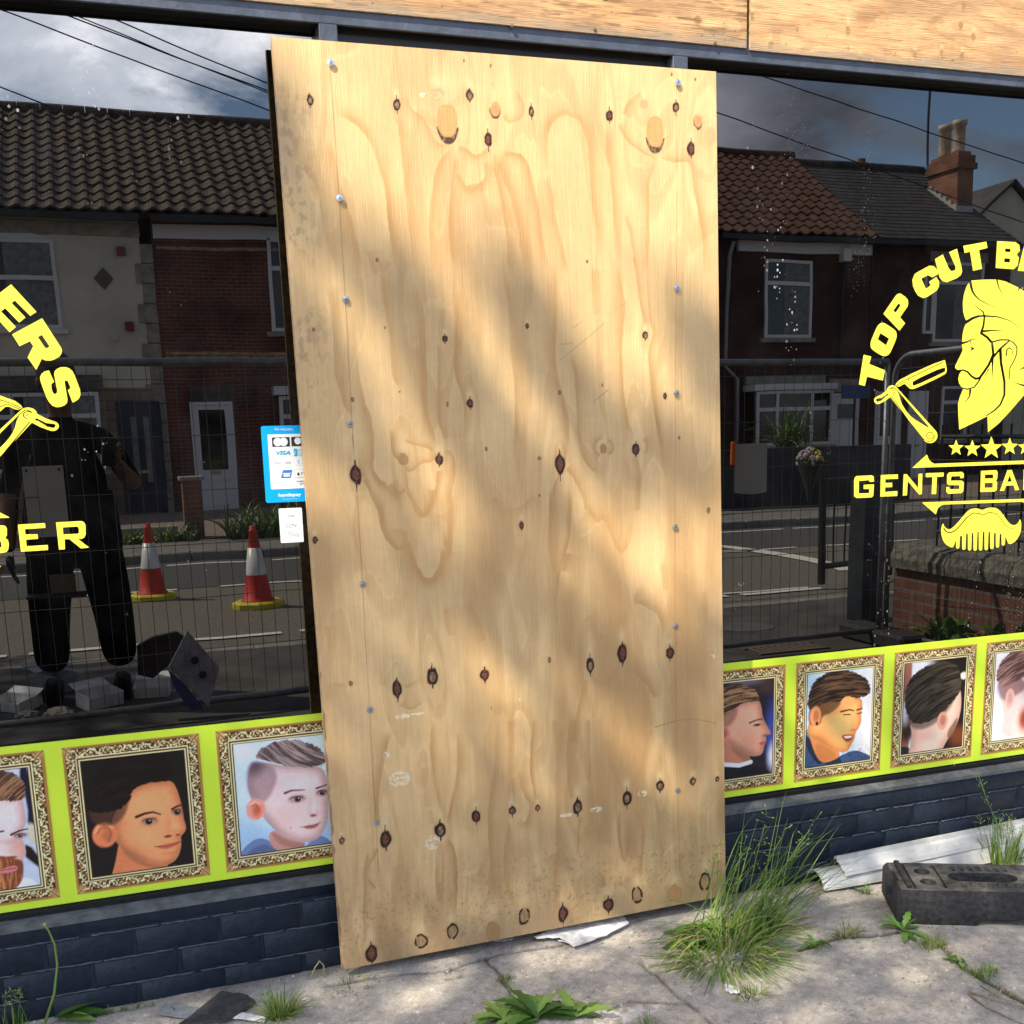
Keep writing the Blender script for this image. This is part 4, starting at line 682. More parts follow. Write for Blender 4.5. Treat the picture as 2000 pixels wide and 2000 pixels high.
GRAIN = [((500, 40), [
 ([(600, 690), (770, 780), (900, 1000), (960, 1250), (1000, 1600), (1060, 1932)], 34, 46, .8), ([(1060, 700), (1090, 900), (1110, 1100), (1140, 1400), (1190, 1932)], 20, 30, .8), ([(1140, 560), (1160, 690), (1300, 790), (1350, 930), (1480, 960)], 20, 26, .7),
 ([(1480, 965), (1380, 1060), (1330, 1250), (1300, 1600), (1330, 1932)], 20, 60, .8), ([(1510, 1010), (1480, 1150), (1460, 1400), (1470, 1700), (1500, 1932)], 14, 34, .8), ([(1510, 1150), (1560, 1200), (1615, 1270), (1680, 1240), (1750, 1180), (1720, 1050)], 36, 30, .7), ([(1610, 1230), (1625, 1310)], 34, 8, .7), ([(1700, 1220), (1705, 1290)], 34, 8, .7),
 ([(1540, 940), (1620, 1010), (1700, 1010), (1760, 950)], 24, 20, .7), ([(1760, 1020), (1850, 1300), (1900, 1700), (1932, 1932)], 20, 34, .8), ([(200, 950), (350, 1050), (480, 1300), (560, 1700), (640, 1932)], 60, 40, .45), ([(560, 900), (620, 1200), (720, 1500), (800, 1932)], 30, 46, .6), ([(830, 1750), (850, 1880), (900, 1932)], 40, 30, .5)]),
 ((950, 40), [([(30, 1000), (110, 1150), (200, 1400), (260, 1600), (300, 1932)], 40, 62, .75), ([(100, 1000), (260, 1000), (340, 1150), (400, 1500), (470, 1932)], 24, 44, .8), ([(120, 720), (160, 790), (270, 740), (300, 640), (230, 520)], 16, 14, .7),
 ([(470, 1200), (455, 850), (500, 745), (620, 695), (720, 760), (770, 950), (790, 1300), (830, 1700), (860, 1932)], 34, 40, .8), ([(470, 1150), (510, 1500), (560, 1700), (620, 1932)], 26, 34, .7), ([(900, 780), (900, 1000), (940, 1300), (960, 1500), (980, 1932)], 24, 44, .7),
 ([(980, 800), (1050, 930), (1200, 1010), (1290, 1060)], 20, 14, .7), ([(1290, 1060), (1220, 1200), (1240, 1500), (1220, 1932)], 16, 30, .75), ([(1300, 1030), (1400, 1070), (1540, 1060), (1560, 1200), (1620, 1600), (1650, 1932)], 16, 34, .75), ([(1040, 1480), (1100, 1600), (1120, 1932)], 22, 30, .6), ([(1020, 720), (1060, 620), (1150, 560)], 26, 20, .6), ([(350, 740), (370, 920)], 26, 10, .5)]),
 ((520, 500), [([(470, 200), (520, 500), (540, 900), (600, 1150), (650, 1220)], 50, 30, .7), ([(690, 600), (720, 1000), (800, 1250), (812, 1500), (790, 1600), (900, 1740), (1010, 1840), (1058, 1760)], 24, 40, .85), ([(850, 100), (920, 500), (960, 900), (1010, 1000)], 40, 24, .65), ([(830, 60), (870, 160), (930, 60)], 40, 20, .5),
 ([(1130, 200), (1200, 500), (1190, 900), (1230, 1250), (1300, 1480)], 56, 18, .8), ([(1400, 100), (1430, 550), (1420, 900), (1500, 1060), (1500, 1400)], 44, 26, .8), ([(1290, 650), (1290, 1200), (1340, 1400)], 20, 24, .7), ([(1340, 400), (1340, 640)], 40, 8, .5), ([(930, 1300), (935, 1500), (1030, 1592), (1100, 1632), (1180, 1550), (1260, 1545), (1300, 1480)], 16, 16, .9), ([(1040, 1410), (1120, 1420), (1200, 1440), (1265, 1475)], 12, 12, .8),
 ([(1060, 1600), (1075, 1800), (1200, 1932)], 10, 26, .8), ([(1305, 1600), (1280, 1850), (1200, 1932)], 10, 24, .8), ([(720, 1700), (780, 1800), (850, 1932)], 24, 44, .8), ([(1330, 1470), (1430, 1500), (1400, 1750), (1380, 1932)], 20, 36, .7), ([(640, 1560), (650, 1480), (690, 1560), (720, 1700)], 14, 20, .7)]),
 ((950, 500), [([(130, 0), (180, 500), (220, 1000), (200, 1500), (240, 1932)], 30, 34, .6), ([(500, 0), (540, 400), (500, 800), (580, 1100), (620, 1350), (600, 1560)], 34, 26, .8), ([(620, 700), (680, 1000), (690, 1400), (750, 1600), (860, 1640)], 26, 20, .8), ([(790, 100), (810, 460)], 60, 40, .5), ([(990, 0), (1040, 450), (1010, 800), (1050, 1200), (1120, 1410)], 36, 18, .8), ([(1100, 0), (1150, 300), (1195, 520)], 34, 14, .8), ([(1210, 0), (1240, 480), (1280, 570), (1225, 690), (1240, 900), (1290, 1400), (1340, 1700)], 20, 34, .8),
 ([(515, 1560), (520, 1430), (553, 1385), (590, 1440), (595, 1560)], 11, 11, .9), ([(535, 1500), (552, 1440), (570, 1500)], 8, 8, .9), ([(860, 1502), (820, 1480), (815, 1420), (850, 1388), (880, 1392)], 10, 10, .9), ([(900, 1392), (950, 1395), (972, 1440), (950, 1490), (905, 1502)], 12, 12, .9), ([(600, 1600), (680, 1700), (740, 1932)], 18, 40, .8), ([(540, 1650), (500, 1760), (480, 1932)], 12, 36, .7), ([(1130, 1500), (1160, 1700), (1150, 1932)], 20, 36, .7), ([(1180, 1380), (1210, 1420), (1180, 1500)], 40, 20, .6)]),
 ((550, 950), [([(650, 0), (720, 150), (760, 330), (820, 440), (900, 500), (935, 440), (950, 330)], 30, 40, .9), ([(800, 330), (950, 340), (930, 440), (840, 420), (800, 330)], 60, 60, .55), ([(800, 0), (880, 85), (940, 30)], 18, 26, .9), ([(940, 20), (1000, 190), (1090, 235), (1160, 110), (1175, 0)], 18, 34, .9), ([(950, 400), (1000, 560), (1080, 680), (1140, 705), (1200, 600), (1230, 450)], 44, 50, .95), ([(1225, 330), (1240, 450), (1275, 540), (1292, 400), (1290, 100), (1260, 0)], 34, 34, .8),
 ([(1240, 900), (1270, 1130)], 60, 20, .6), ([(1400, 880), (1480, 1000), (1540, 1170)], 70, 40, .6), ([(320, 1060), (350, 1250)], 50, 20, .4), ([(560, 60), (540, 400), (560, 650)], 40, 50, .45), ([(360, 1480), (430, 1500), (480, 1470)], 70, 50, .45), ([(740, 1490), (790, 1490)], 60, 60, .45), ([(940, 1490), (950, 1520)], 60, 60, .5), ([(1600, 80), (1680, 200), (1800, 180), (1900, 60)], 50, 30, .45), ([(900, 1640), (990, 1680), (1060, 1640)], 16, 16, .6)]),
 ((950, 950), [([(480, 0), (465, 400), (495, 610), (530, 660)], 40, 30, .85), ([(620, 0), (640, 300), (600, 500), (545, 640), (540, 1180)], 32, 12, .85), ([(600, 500), (570, 640)], 60, 30, .8), ([(700, 0), (750, 180), (850, 275), (885, 215), (930, 340), (985, 450), (1045, 495), (1095, 400), (1130, 100)], 30, 34, .9), ([(760, 160), (860, 240)], 60, 50, .6), ([(1150, 740), (1110, 880), (1200, 900), (1290, 980), (1335, 1140)], 40, 50, .7), ([(1310, 600), (1330, 800)], 40, 50, .5),
 ([(800, 1400), (870, 1475), (940, 1450), (990, 1330)], 14, 26, .85), ([(1060, 1350), (1130, 1400), (1200, 1480), (1260, 1620)], 16, 36, .8), ([(750, 1450), (700, 1650), (640, 1932)], 16, 34, .85), ([(1040, 1480), (1100, 1750), (1130, 1932)], 12, 30, .85), ([(1000, 1450), (965, 1700), (960, 1932)], 12, 24, .7), ([(90, 1740), (130, 1660), (180, 1780), (230, 1650), (330, 1740), (360, 1932)], 60, 60, .5)]),
 ((600, 1400), [([(640, 100), (570, 350), (522, 600), (545, 860)], 40, 16, .85), ([(950, 0), (940, 400), (990, 650), (1030, 800)], 14, 14, .9), ([(1135, 100), (1140, 450), (1080, 680), (1050, 820)], 30, 18, .9), ([(1060, 900), (1130, 1000), (1130, 1300), (1110, 1530)], 16, 34, .85), ([(960, 1000), (975, 1350), (1005, 1430), (1030, 1200), (1030, 930)], 18, 14, .8), ([(860, 380), (880, 700)], 60, 30, .45), ([(940, 700), (960, 800)], 20, 10, .6),
 ([(1430, 0), (1400, 500), (1362, 700), (1372, 1000), (1378, 1450)], 34, 38, .85), ([(1510, 800), (1480, 1000), (1480, 1300), (1570, 1460)], 20, 44, .8), ([(1540, 0), (1530, 400), (1535, 650)], 24, 14, .8), ([(1600, 400), (1615, 550), (1690, 690), (1650, 820), (1590, 760)], 20, 50, .7), ([(440, 1030), (425, 1500), (430, 1700)], 14, 14, .9), ([(530, 1010), (450, 1150), (475, 1250), (520, 1295)], 10, 12, .8), ([(1880, 0), (1895, 900), (1860, 1300), (1880, 1500)], 34, 30, .7), ([(650, 1130), (640, 1420)], 60, 50, .35), ([(560, 1690), (600, 1700)], 70, 60, .4), ([(680, 1660), (740, 1640)], 70, 60, .4), ([(930, 1540), (950, 1560)], 60, 50, .5), ([(1300, 1500), (1290, 1540)], 60, 50, .45)]),
 ((950, 1400), [([(190, 0), (180, 400), (205, 660)], 16, 20, .8), ([(360, 0), (325, 400), (365, 640)], 24, 14, .8), ([(530, 0), (545, 700)], 20, 14, .6), ([(640, 0), (605, 380), (640, 620)], 14, 14, .85), ([(530, 780), (525, 1100), (505, 1280), (545, 1460)], 12, 40, .8), ([(780, 0), (790, 350), (775, 490)], 12, 12, .8), ([(920, 160), (950, 400), (1030, 570)], 30, 16, .85), ([(1215, 100), (1180, 350), (1090, 530)], 24, 20, .85), ([(1090, 660), (1180, 760), (1200, 900), (1175, 1150), (1165, 1290)], 14, 26, .85), ([(1000, 690), (985, 850), (1000, 1000), (1050, 1125), (1085, 950), (1085, 700)], 13, 12, .85), ([(700, 750), (690, 1040)], 14, 6, .7), ([(895, 1180), (885, 1290)], 20, 30, .6), ([(1300, 600), (1290, 1000)], 30, 40, .4), ([(960, 1300), (1000, 1270), (1060, 1300)], 40, 30, .5), ([(650, 1440), (655, 1460)], 60, 60, .4), ([(1345, 1270), (1350, 1310)], 50, 50, .45), ([(20, 900), (10, 1400)], 50, 60, .5), ([(850, 500), (840, 1100)], 80, 90, .25)])]
def side_field(X, Y, P, w0, w1):
    """edge distance, signed side and run (0..1) along an open curve"""
    d = np.full(X.shape, 1e9); sd = np.zeros(X.shape); tt = np.zeros(X.shape); n = len(P)-1
    for i in range(n):
        a, b = P[i], P[i+1]; dd, t = d_seg(X, Y, a, b); m = dd < d; cr = (b[0]-a[0])*(Y-a[1])-(b[1]-a[1])*(X-a[0])
        d = np.where(m, dd, d); sd = np.where(m, np.sign(cr), sd); tt = np.where(m, (i+t)/n, tt)
    return d, sd, tt
def openchaikin(P, it=2):
    for _ in range(it):
        Q = [P[0]]
        for a, b in zip(P, P[1:]): Q += [(a[0]*.75+b[0]*.25, a[1]*.75+b[1]*.25), (a[0]*.25+b[0]*.75, a[1]*.25+b[1]*.75)]
        P = Q+[P[-1]]
    return P
def grain_layer(A, Z):
    """flame figure traced from the sheet: brown bands, crisp on one edge and melting away on the other"""
    k = np.zeros(A.shape); wob = (fbm(A*34, Z*11, 301, 3)-.5)*.012+(fbm(A*9, Z*3, 302, 2)-.5)*.012; n_ = 0
    for off, L_ in GRAIN:
        for P, w0, w1, st_ in L_:
            n_ += 1; P = openchaikin(P); q = Bp(np.array([off[0]+p[0]*K_ for p in P]), np.array([off[1]+p[1]*K_ for p in P])); Q = [(float(a), float(z)) for a, _, z in q]
            xs = [a for a, _ in Q]; zs = [z for _, z in Q]; pad = .08
            m = (A > min(xs)-pad) & (A < max(xs)+pad) & (Z > min(zs)-pad) & (Z < max(zs)+pad)
            if not m.any(): continue
            d, sd, tt = side_field(A[m]+wob[m], Z[m]+wob[m], Q, 0, 0); w = (w0+(w1-w0)*tt)*.00036*.55
            sg = 1 if (n_*7) % 3 else -1; sx = d*sd*sg                       # positive = melting side
            prof = np.where(sx < 0, 1-sstep(.0002, .0016, -sx-w*.25), np.exp(-np.maximum(sx-w, 0)/(w*1.5+.006)))
            endf = sstep(0, .20, tt-.01)*sstep(0, .26, 1-tt-.01) if len(P) > 12 and (max(zs)-min(zs)) > .12 else sstep(0, .12, tt)*sstep(0, .12, 1-tt)
            k[m] = np.maximum(k[m], st_*prof*endf*(.8+.35*vn(A[m]*60, Z[m]*6, 307)))
    return k
def make_board():
    nu, nv = 560, 1110
    u = np.linspace(0, 1, nu)[None, :, None]; v = np.linspace(0, 1, nv)[:, None, None]
    P = (bBL*(1-u)+bBR*u)*(1-v)+(bTL*(1-u)+bTR*u)*v
    A, Z = P[..., 0], P[..., 2]
    u2, v2 = (u+0*v)[..., 0], (v+0*u)[..., 0]
    c = wood_paint(A, Z, Kn, amp=.46)
    gk = grain_layer(A, Z)*(.75+.5*fbm(A*20, Z*5, 303, 3)); c = c+(np.array([.520, .285, .105])-c)*np.clip(gk*.92, 0, 1)[..., None]
    br = sstep(.46, .72, fbm(A*7, Z*1.6, 305))*(1-sstep(.40, .62, v2)); c = c+(np.array([.50, .290, .118])-c)*(br*.80)[..., None]; b2 = sstep(.52, .60, fbm(A*11+7, Z*1.9, 309, 3))*(1-sstep(.42, .60, v2+(fbm(A*14, A*0, 310)-.5)*.2)); c = c+(np.array([.56, .34, .15])-c)*(b2*.45)[..., None]; gr = sstep(.5, .8, fbm(A*4+3, Z*3, 306)); c = c*(1-.07*gr)[..., None]
    def put(k, col):
        nonlocal c; c = c+(np.array(col)-c)*np.clip(k, 0, 1)[..., None]
    def bpl(L_): q = Bp(np.array([p[0] for p in L_], float), np.array([p[1] for p in L_], float)); return [(float(a), float(z)) for a, _, z in q]
    # long fine joints between the veneer strips
    for L_, w_, k_ in (([(645, 130), (662, 388), (675, 585), (685, 780), (692, 905), (700, 1000), (708, 1141), (716, 1300), (722, 1386), (728, 1500), (736, 1640), (740, 1700)], .0016, .62), ([(1321, 165), (1322, 372), (1321, 563), (1319, 768), (1318, 1030), (1319, 1222), (1320, 1400), (1323, 1542), (1328, 1700)], .0014, .5), ([(688, 850), (693, 905), (697, 960)], .004, .5)):
        put((1-sstep(-.0004, .0009, s_stroke(A, Z, bpl(L_), w_)))*k_, (.20, .12, .06))
    # scratches, crack, glue smears, dirt
    for L_, w_ in (([(1180, 632), (1135, 670), (1092, 705)], .002), ([(1187, 762), (1158, 786)], .003), ([(1097, 672), (1120, 671)], .002), ([(1280, 1420), (1320, 1408), (1350, 1404), (1400, 1412)], .003), ([(1120, 640), (1140, 625)], .0015), ([(1212, 598), (1225, 590)], .0015)):
        put((1-sstep(0, .001, s_stroke(A, Z, bpl(L_), w_, w_*.4)))*.6, (.32, .2, .11))
    for x, y, rx, ry in ((828, 186, .012, .006), (850, 185, .018, .008), (786, 1400, .022, .008), (815, 1394, .02, .003), (1014, 1366, .014, .004), (780, 1522, .03, .022), (845, 1645, .022, .022), (1392, 1283, .007, .009), (1255, 1550, .016, .010), (1165, 1581, .02, .008), (755, 1475, .01, .01), (1106, 1592, .02, .006)):
        q = Bp(x, y); put((np.hypot((A-q[0])/rx, (Z-q[2])/ry) < 1)*sstep(.45, .55, vn(A*260, Z*260, 3)*.6+vn(A*60, Z*120, 4)*.5), (.84, .74, .52))
    n = fbm(A*16, Z*9, 201); n2 = vn(A*190, Z*190, 202); low = 1-sstep(.02, .34, v2+(n-.5)*.22)
    c *= (1-.20*low*sstep(.3, .7, n))[..., None]; put(low*sstep(.62, .74, fbm(A*140, Z*140, 202))*.5*(1-sstep(.03, .16, v2)), (.20, .14, .08))
    put((1-sstep(0, .055, v2+(fbm(A*8, Z*3, 207)-.5)*.05))*.55, (.26, .20, .12))
    put((1-sstep(0, .03, v2+(fbm(A*30, Z*9, 208)-.5)*.03))*sstep(.6, 1, u2)*.7, (.16, .17, .06))
    for i in range(34):                                   # water marks standing up from the bottom edge
        a = np.random.uniform(0, 1.24); h_ = np.random.uniform(.03, .13); wd = np.random.uniform(.012, .035); k = 1-sstep(.86, 1.0, np.hypot((A-a)/wd, (v2*2.44-.0)/h_)); put(k*.20, (.44, .30, .16))
    me = sstep(.50, .66, fbm(A*95, Z*60, 210, 4))*sstep(.42, .6, fbm(A*12, Z*7, 211)); put(me*(1-sstep(.01, .10, u2))*sstep(.55, .7, v2)*(1-sstep(.93, .97, v2))*.45, (.22, .17, .11)); put((1-sstep(.0, .10, u2))*sstep(.84, .88, v2)*(1-sstep(.92, .95, v2))*.35, (.34, .26, .17))
    put((1-sstep(0, .009, u2+(vn(A*0, Z*50, 213)-.5)*.010))*.55, (.62, .40, .24)); put((1-sstep(0, .004, u2+(vn(A*0, Z*34, 214)-.4)*.008))*(v2 < .35)*.7, (.14, .08, .05))
    c = knot_paint(c, A, Z, Kn)
    # faint mill stamp : two runs of small grey characters reading up the sheet
    rnd = np.random.RandomState(5)
    for pts, hgt in (([(1253, 262), (1256, 800)], .011), ([(1336, 815), (1345, 1500), (1352, 1708)], .010)):
        Q = bpl(pts)
        for (a0, z0), (a1, z1) in zip(Q, Q[1:]):
            Lz = z0-z1; t = (z0-Z)/Lz; ax = a0+(a1-a0)*t; on = (t > 0) & (t < 1); sx = (A-ax)/hgt
            cell = np.floor(Z/.0062).astype(int); fz = Z/.0062-cell; hh = ((cell*7919) % 97)/97.
            rows = (np.abs(sx) < .5) & on & (fz > .15) & (fz < .85) & (hh > .12)
            k = rows*(vn(sx*3+cell*3.7, fz*2.2+cell*1.3, 88) > .5)*(.35+.65*vn(A*9, Z*4, 89)); put(k*.34, (.27, .23, .18))
    F = np.stack([A, P[..., 1]+0*A, Z], -1)
    Q4 = np.arange(nu*nv).reshape(nv, nu); f = np.stack([Q4[:-1, :-1], Q4[:-1, 1:], Q4[1:, 1:], Q4[1:, :-1]], -1).reshape(-1, 4)
    t = thing('plywood_board', 'large knotty plywood sheet screwed over the shop doorway with two rows of screws', 'plywood board', tuple(bBL))
    link('face_veneer', F, f, plym, t, smooth=True, cols=np.clip(c, .004, .9))
    cs = [bBL, bBR, bTR, bTL]; bk = [q-bn*BT for q in cs]; fr_ = [q-bn*.0004 for q in cs]
    MB().add(fr_+bk, [(0, 1, 5, 4), (1, 2, 6, 5), (2, 3, 7, 6), (3, 0, 4, 7), (7, 6, 5, 4), (0, 3, 2, 1)]).build('core', edgem, t)
    return t
board = make_board()
zinc = mat('zinc_screw', (.62, .66, .72), .28, .5, metal=.9, noise=(300, .15))
zind = mat('screw_recess', (.10, .10, .11), .5, .5, metal=.6)
SCR = [(644.9, 123.3, .006), (662.5, 388, .007), (674.5, 584.9, .005), (683, 828.6, .003), (707.9, 1140.7, .003), (722.1, 1386, .003), (735.9, 1605.7, .003), (1321.9, 162.1, .006), (1321.4, 562.9, .005), (1320, 767.8, .005), (1317.5, 1029.4, .004), (1318.8, 1222.5, .003), (1322.7, 1542.3, .003)]
for px, py, h in SCR:
    q = Bp(px, py); m_ = MB()
    m_.lathe([(0, h+.0022), (.0036, h+.0021), (.0040, h+.0010), (.0086, h+.0006), (.0090, h-.0002), (.0086, h-.0012), (.003, h-.0014), (.0026, -.006)], 0, 0, 20)
    m_.add([(math.cos(a)*.0022, math.sin(a)*.0022, h+.00235) for a in [i*math.pi/3 for i in range(6)]], [(0, 1, 2, 3, 4, 5)], 1)
    rot = Vector(bn).to_track_quat('Z', 'Y').to_matrix().to_4x4(); tl = random.uniform(-.09, .09)
    X_ = Matrix.Translation(Vector(q)) @ rot @ Matrix.Rotation(tl, 4, 'X') @ Matrix.Rotation(random.random()*3, 4, 'Z')
    smooth_by_angle(m_.build('screw', [zinc, zind], board, xf=X_), 40)
# fascia boards, nailed above the window head
def fascia(label, x0, x1, z0, z1, seed, yf=-.062, rough=0):
    nx, nz = int((x1-x0)/.004), int((z1-z0)/.004); A, Z = np.meshgrid(np.linspace(x0, x1, nx), np.linspace(z0, z1, nz))
    rnd = random.Random(seed); kn = [(rnd.uniform(x0, x1), rnd.uniform(z0, z1), rnd.uniform(.006, .011), rnd.uniform(.008, .012), 't' if rnd.random() < .7 else 's') for _ in range(int((x1-x0)*(z1-z0)*22))]
    if seed == 5:
        for px, py in ((1656, 60), (1882, 12), (1877, 50), (1901, 71), (1879, 110), (1505, 88)): q = PY(px, py, yf); kn.append((q[0], q[2], .008, .011, 't'))
    knT = [(z, a, rz, rx, ty) for a, z, rx, rz, ty in kn]
    c = wood_paint(Z, A, knT, seed)*np.array([1.04, .93, .95]); c = knot_paint(c, A, Z, kn)
    n = fbm(A*5, Z*30, seed+3); g = fbm(A*26, Z*300, seed+4, 3); cr = fbm(A*10, Z*160, seed+9, 3)
    c *= (1-(.16+.30*rough)*sstep(.5, .85, g))[..., None]; c = c*(1-(.2+.35*rough)*sstep(.62, .70, cr))[..., None]
    if rough: c = c+(np.array([.34, .21, .12])-c)*(sstep(.4, .7, n)*.55)[..., None]
    lo = 1-sstep(.0, .035, Z-z0+(fbm(A*20, Z*20, seed+6)-.5)*.03); c = c+(np.array([.30, .26, .20])-c)*(lo*.7)[..., None]
    sp = (vn(A*220, Z*220, seed+7) > .965)*(1-sstep(0, .2, Z-z0)); c = c+(np.array([.05, .04, .03])-c)*(sp*.8)[..., None]; sp = (vn(A*200, Z*160, seed+8) > .97)*(1-sstep(0, .04, Z-z0)); c = c+(np.array([.7, .7, .68])-c)*(sp*.8)[..., None]
    I = np.arange(A.size).reshape(A.shape); f = np.stack([I[:-1, :-1], I[:-1, 1:], I[1:, 1:], I[1:, :-1]], -1).reshape(-1, 4)
    t = thing('fascia_board', label, 'plywood board', ((x0+x1)/2, yf, z0)); link('face_veneer', np.stack([A, np.full(A.shape, yf), Z], -1), f, fasm, t, cols=np.clip(c, .004, .9))
    MB().box(x0, x1, yf+.0005, yf+BT, z0, z1).build('core', edgem, t)
    return t
fasm = vcmat('weathered_ply', .75, .25, grain=((9, 300, 300), .16), bump=((12, 400, 400), .5))
xj = float(PY(1462, 60, -.062)[0])
f1 = fascia('weathered streaky plywood fascia board above the doorway ending at the joint', -2.2, xj-.006, 2.512, 3.3, 4, rough=1)
f2 = fascia('paler knotty plywood fascia board above the right window', xj+.006, 4.2, 2.508, 3.3, 5, rough=.12)
for px, py in ((1000, 50), (1162, 57), (1397, 84)):
    q = PY(px, py, -.064); MB().lathe([(0, .001), (.004, .0008), (.0045, 0), (.0045, -.002)], 0, 0, 12).build('screw_head', mat('rusty_screw', (.25, .13, .07), .6, metal=.5), f1, xf=Matrix.Translation(Vector(q)) @ Matrix.Rotation(R_(90), 4, 'X'))

# ================================================================== WINDOW LETTERING
yel = mat('yellow_vinyl', (.93, .83, .075), .45, .4)
ZZ = ((1690, 540), 310/1932); ZBB = ((1650, 830), 350/1932); Z4 = ((1360, 0), 640/1932); Z5 = ((1360, 460), 640/1932); ZL = ((0, 530), 200/1932); ZL1 = ((0, 650), 330/1932); ZL2 = ((0, 960), 330/1932)
def T(fr_, P): (ox, oy), s = fr_; return [(ox+x*s, oy+y*s) for x, y in P]
SH = -3.290; DZ = -.023                                   # left window logo = right one moved along the facade
def on_glass(dx=0, dz=0, y=-.0014, flip=None):
    def f(x, y_):
        p = PY(x, y_); 
        if flip is not None: p[:, 0] = 2*flip-p[:, 0]
        p[:, 0] += dx; p[:, 2] += dz; p[:, 1] = y; return p
    return f
def poly_holes(fr_, P, H=(), sm=0):
    P = T(fr_, P); P = smoothpoly(P, sm) if sm else P; H = [T(fr_, h) for h in H]
    def f(X, Y):
        d = s_poly(X, Y, P)
        for h in H: d = np.maximum(d, -s_poly(X, Y, h))
        return d
    xs = [p[0] for p in P]; ys = [p[1] for p in P]; return f, (min(xs)-2, max(xs)+2, min(ys)-2, max(ys)+2)
def emit(name, fb, parent, dx=0, dz=0, step=.8, flip=None, label=None):
    f, (x0, x1, y0, y1) = fb; v, fc = sdf_mesh(f, x0, x1, y0, y1, step, on_glass(dx, dz, flip=flip))
    if flip is not None: fc = [q[::-1] for q in fc]
    return link(name, v, fc, yel, parent, label=label)
TOPL = [(Z5, [(985, 703), (1030, 714), (1018, 757), (1110, 795), (1098, 855), (1005, 832), (992, 887), (957, 878)], [], 0),
 (ZZ, [(170, 575), (205, 562), (240, 572), (340, 638), (370, 665), (380, 700), (375, 760), (310, 910), (280, 955), (235, 972), (190, 962), (85, 895), (62, 860), (60, 810), (75, 760), (140, 610)], [[(180, 690), (285, 755), (250, 838), (148, 765)]], 1),
 (ZZ, [(217, 455), (370, 230), (395, 210), (425, 208), (480, 245), (512, 280), (520, 320), (512, 365), (420, 497), (482, 570), (412, 661)], [[(338, 415), (402, 327), (427, 350), (367, 440)]], 0),
 (Z4, [(1272, 1650), (1285, 1618), (1300, 1606), (1372, 1567), (1395, 1568), (1412, 1583), (1432, 1612), (1388, 1636), (1365, 1622), (1325, 1643), (1352, 1703), (1379, 1683), (1371, 1661), (1413, 1634), (1430, 1660), (1429, 1690), (1416, 1713), (1360, 1751), (1335, 1758), (1306, 1744), (1290, 1720), (1276, 1688)], [], 0),
 (Z4, [(1405, 1528), (1452, 1500), (1488, 1585), (1503, 1600), (1525, 1592), (1527, 1575), (1488, 1487), (1535, 1467), (1562, 1575), (1566, 1600), (1558, 1622), (1535, 1640), (1475, 1665), (1450, 1658), (1432, 1635)], [], 0),
 (Z4, [(1572, 1450), (1708, 1425), (1715, 1462), (1665, 1475), (1683, 1585), (1630, 1597), (1612, 1485), (1580, 1492)], [], 0),
 (Z4, [(1772, 1422), (1880, 1428), (1903, 1445), (1905, 1480), (1887, 1500), (1900, 1520), (1893, 1565), (1870, 1588), (1763, 1580)], [[(1820, 1465), (1850, 1467), (1850, 1487), (1818, 1485)], [(1815, 1523), (1848, 1525), (1846, 1548), (1813, 1546)]], 0),
 (Z4, [(1893, 1597), (1935, 1435), (1995, 1440), (2030, 1605), (1980, 1602), (1972, 1572), (1944, 1570), (1936, 1600)], [[(1954, 1535), (1965, 1485), (1972, 1537)]], 0)]
ROW = [[(97, 600), (105, 565), (125, 550), (290, 543), (310, 558), (312, 610), (268, 616), (255, 595), (150, 603), (148, 738), (258, 735), (260, 690), (200, 690), (200, 645), (312, 640), (305, 760), (290, 780), (125, 788), (97, 770)], [],
 [(385, 540), (570, 532), (570, 580), (435, 585), (433, 625), (508, 622), (508, 670), (433, 672), (430, 722), (565, 712), (563, 765), (380, 773)], [],
 [(632, 532), (665, 530), (788, 680), (790, 528), (833, 523), (828, 745), (800, 752), (675, 605), (668, 758), (622, 762)], [],
 [(870, 520), (1065, 513), (1062, 555), (990, 560), (982, 745), (932, 745), (942, 562), (870, 563)], [],
 [(1100, 535), (1120, 512), (1260, 505), (1280, 525), (1278, 572), (1245, 575), (1235, 550), (1145, 555), (1140, 600), (1260, 600), (1280, 618), (1275, 710), (1255, 735), (1110, 742), (1090, 720), (1090, 670), (1120, 668), (1135, 693), (1230, 690), (1232, 650), (1115, 648), (1097, 630)], [],
 [(1465, 495), (1630, 487), (1645, 505), (1640, 580), (1627, 600), (1640, 620), (1635, 700), (1610, 718), (1457, 723)], [[(1508, 535), (1595, 533), (1597, 575), (1506, 577)], [(1505, 625), (1592, 622), (1590, 675), (1503, 677)]],
 [(1750, 487), (1797, 485), (1877, 700), (1833, 705), (1815, 650), (1735, 655), (1715, 708), (1668, 712)], [[(1772, 545), (1800, 610), (1750, 612)]],
 [(1925, 482), (2110, 472), (2128, 495), (2124, 590), (2105, 610), (2145, 690), (2088, 692), (2045, 616), (1970, 618), (1968, 700), (1918, 702)], [[(1972, 525), (2078, 520), (2078, 568), (1970, 572)]]]
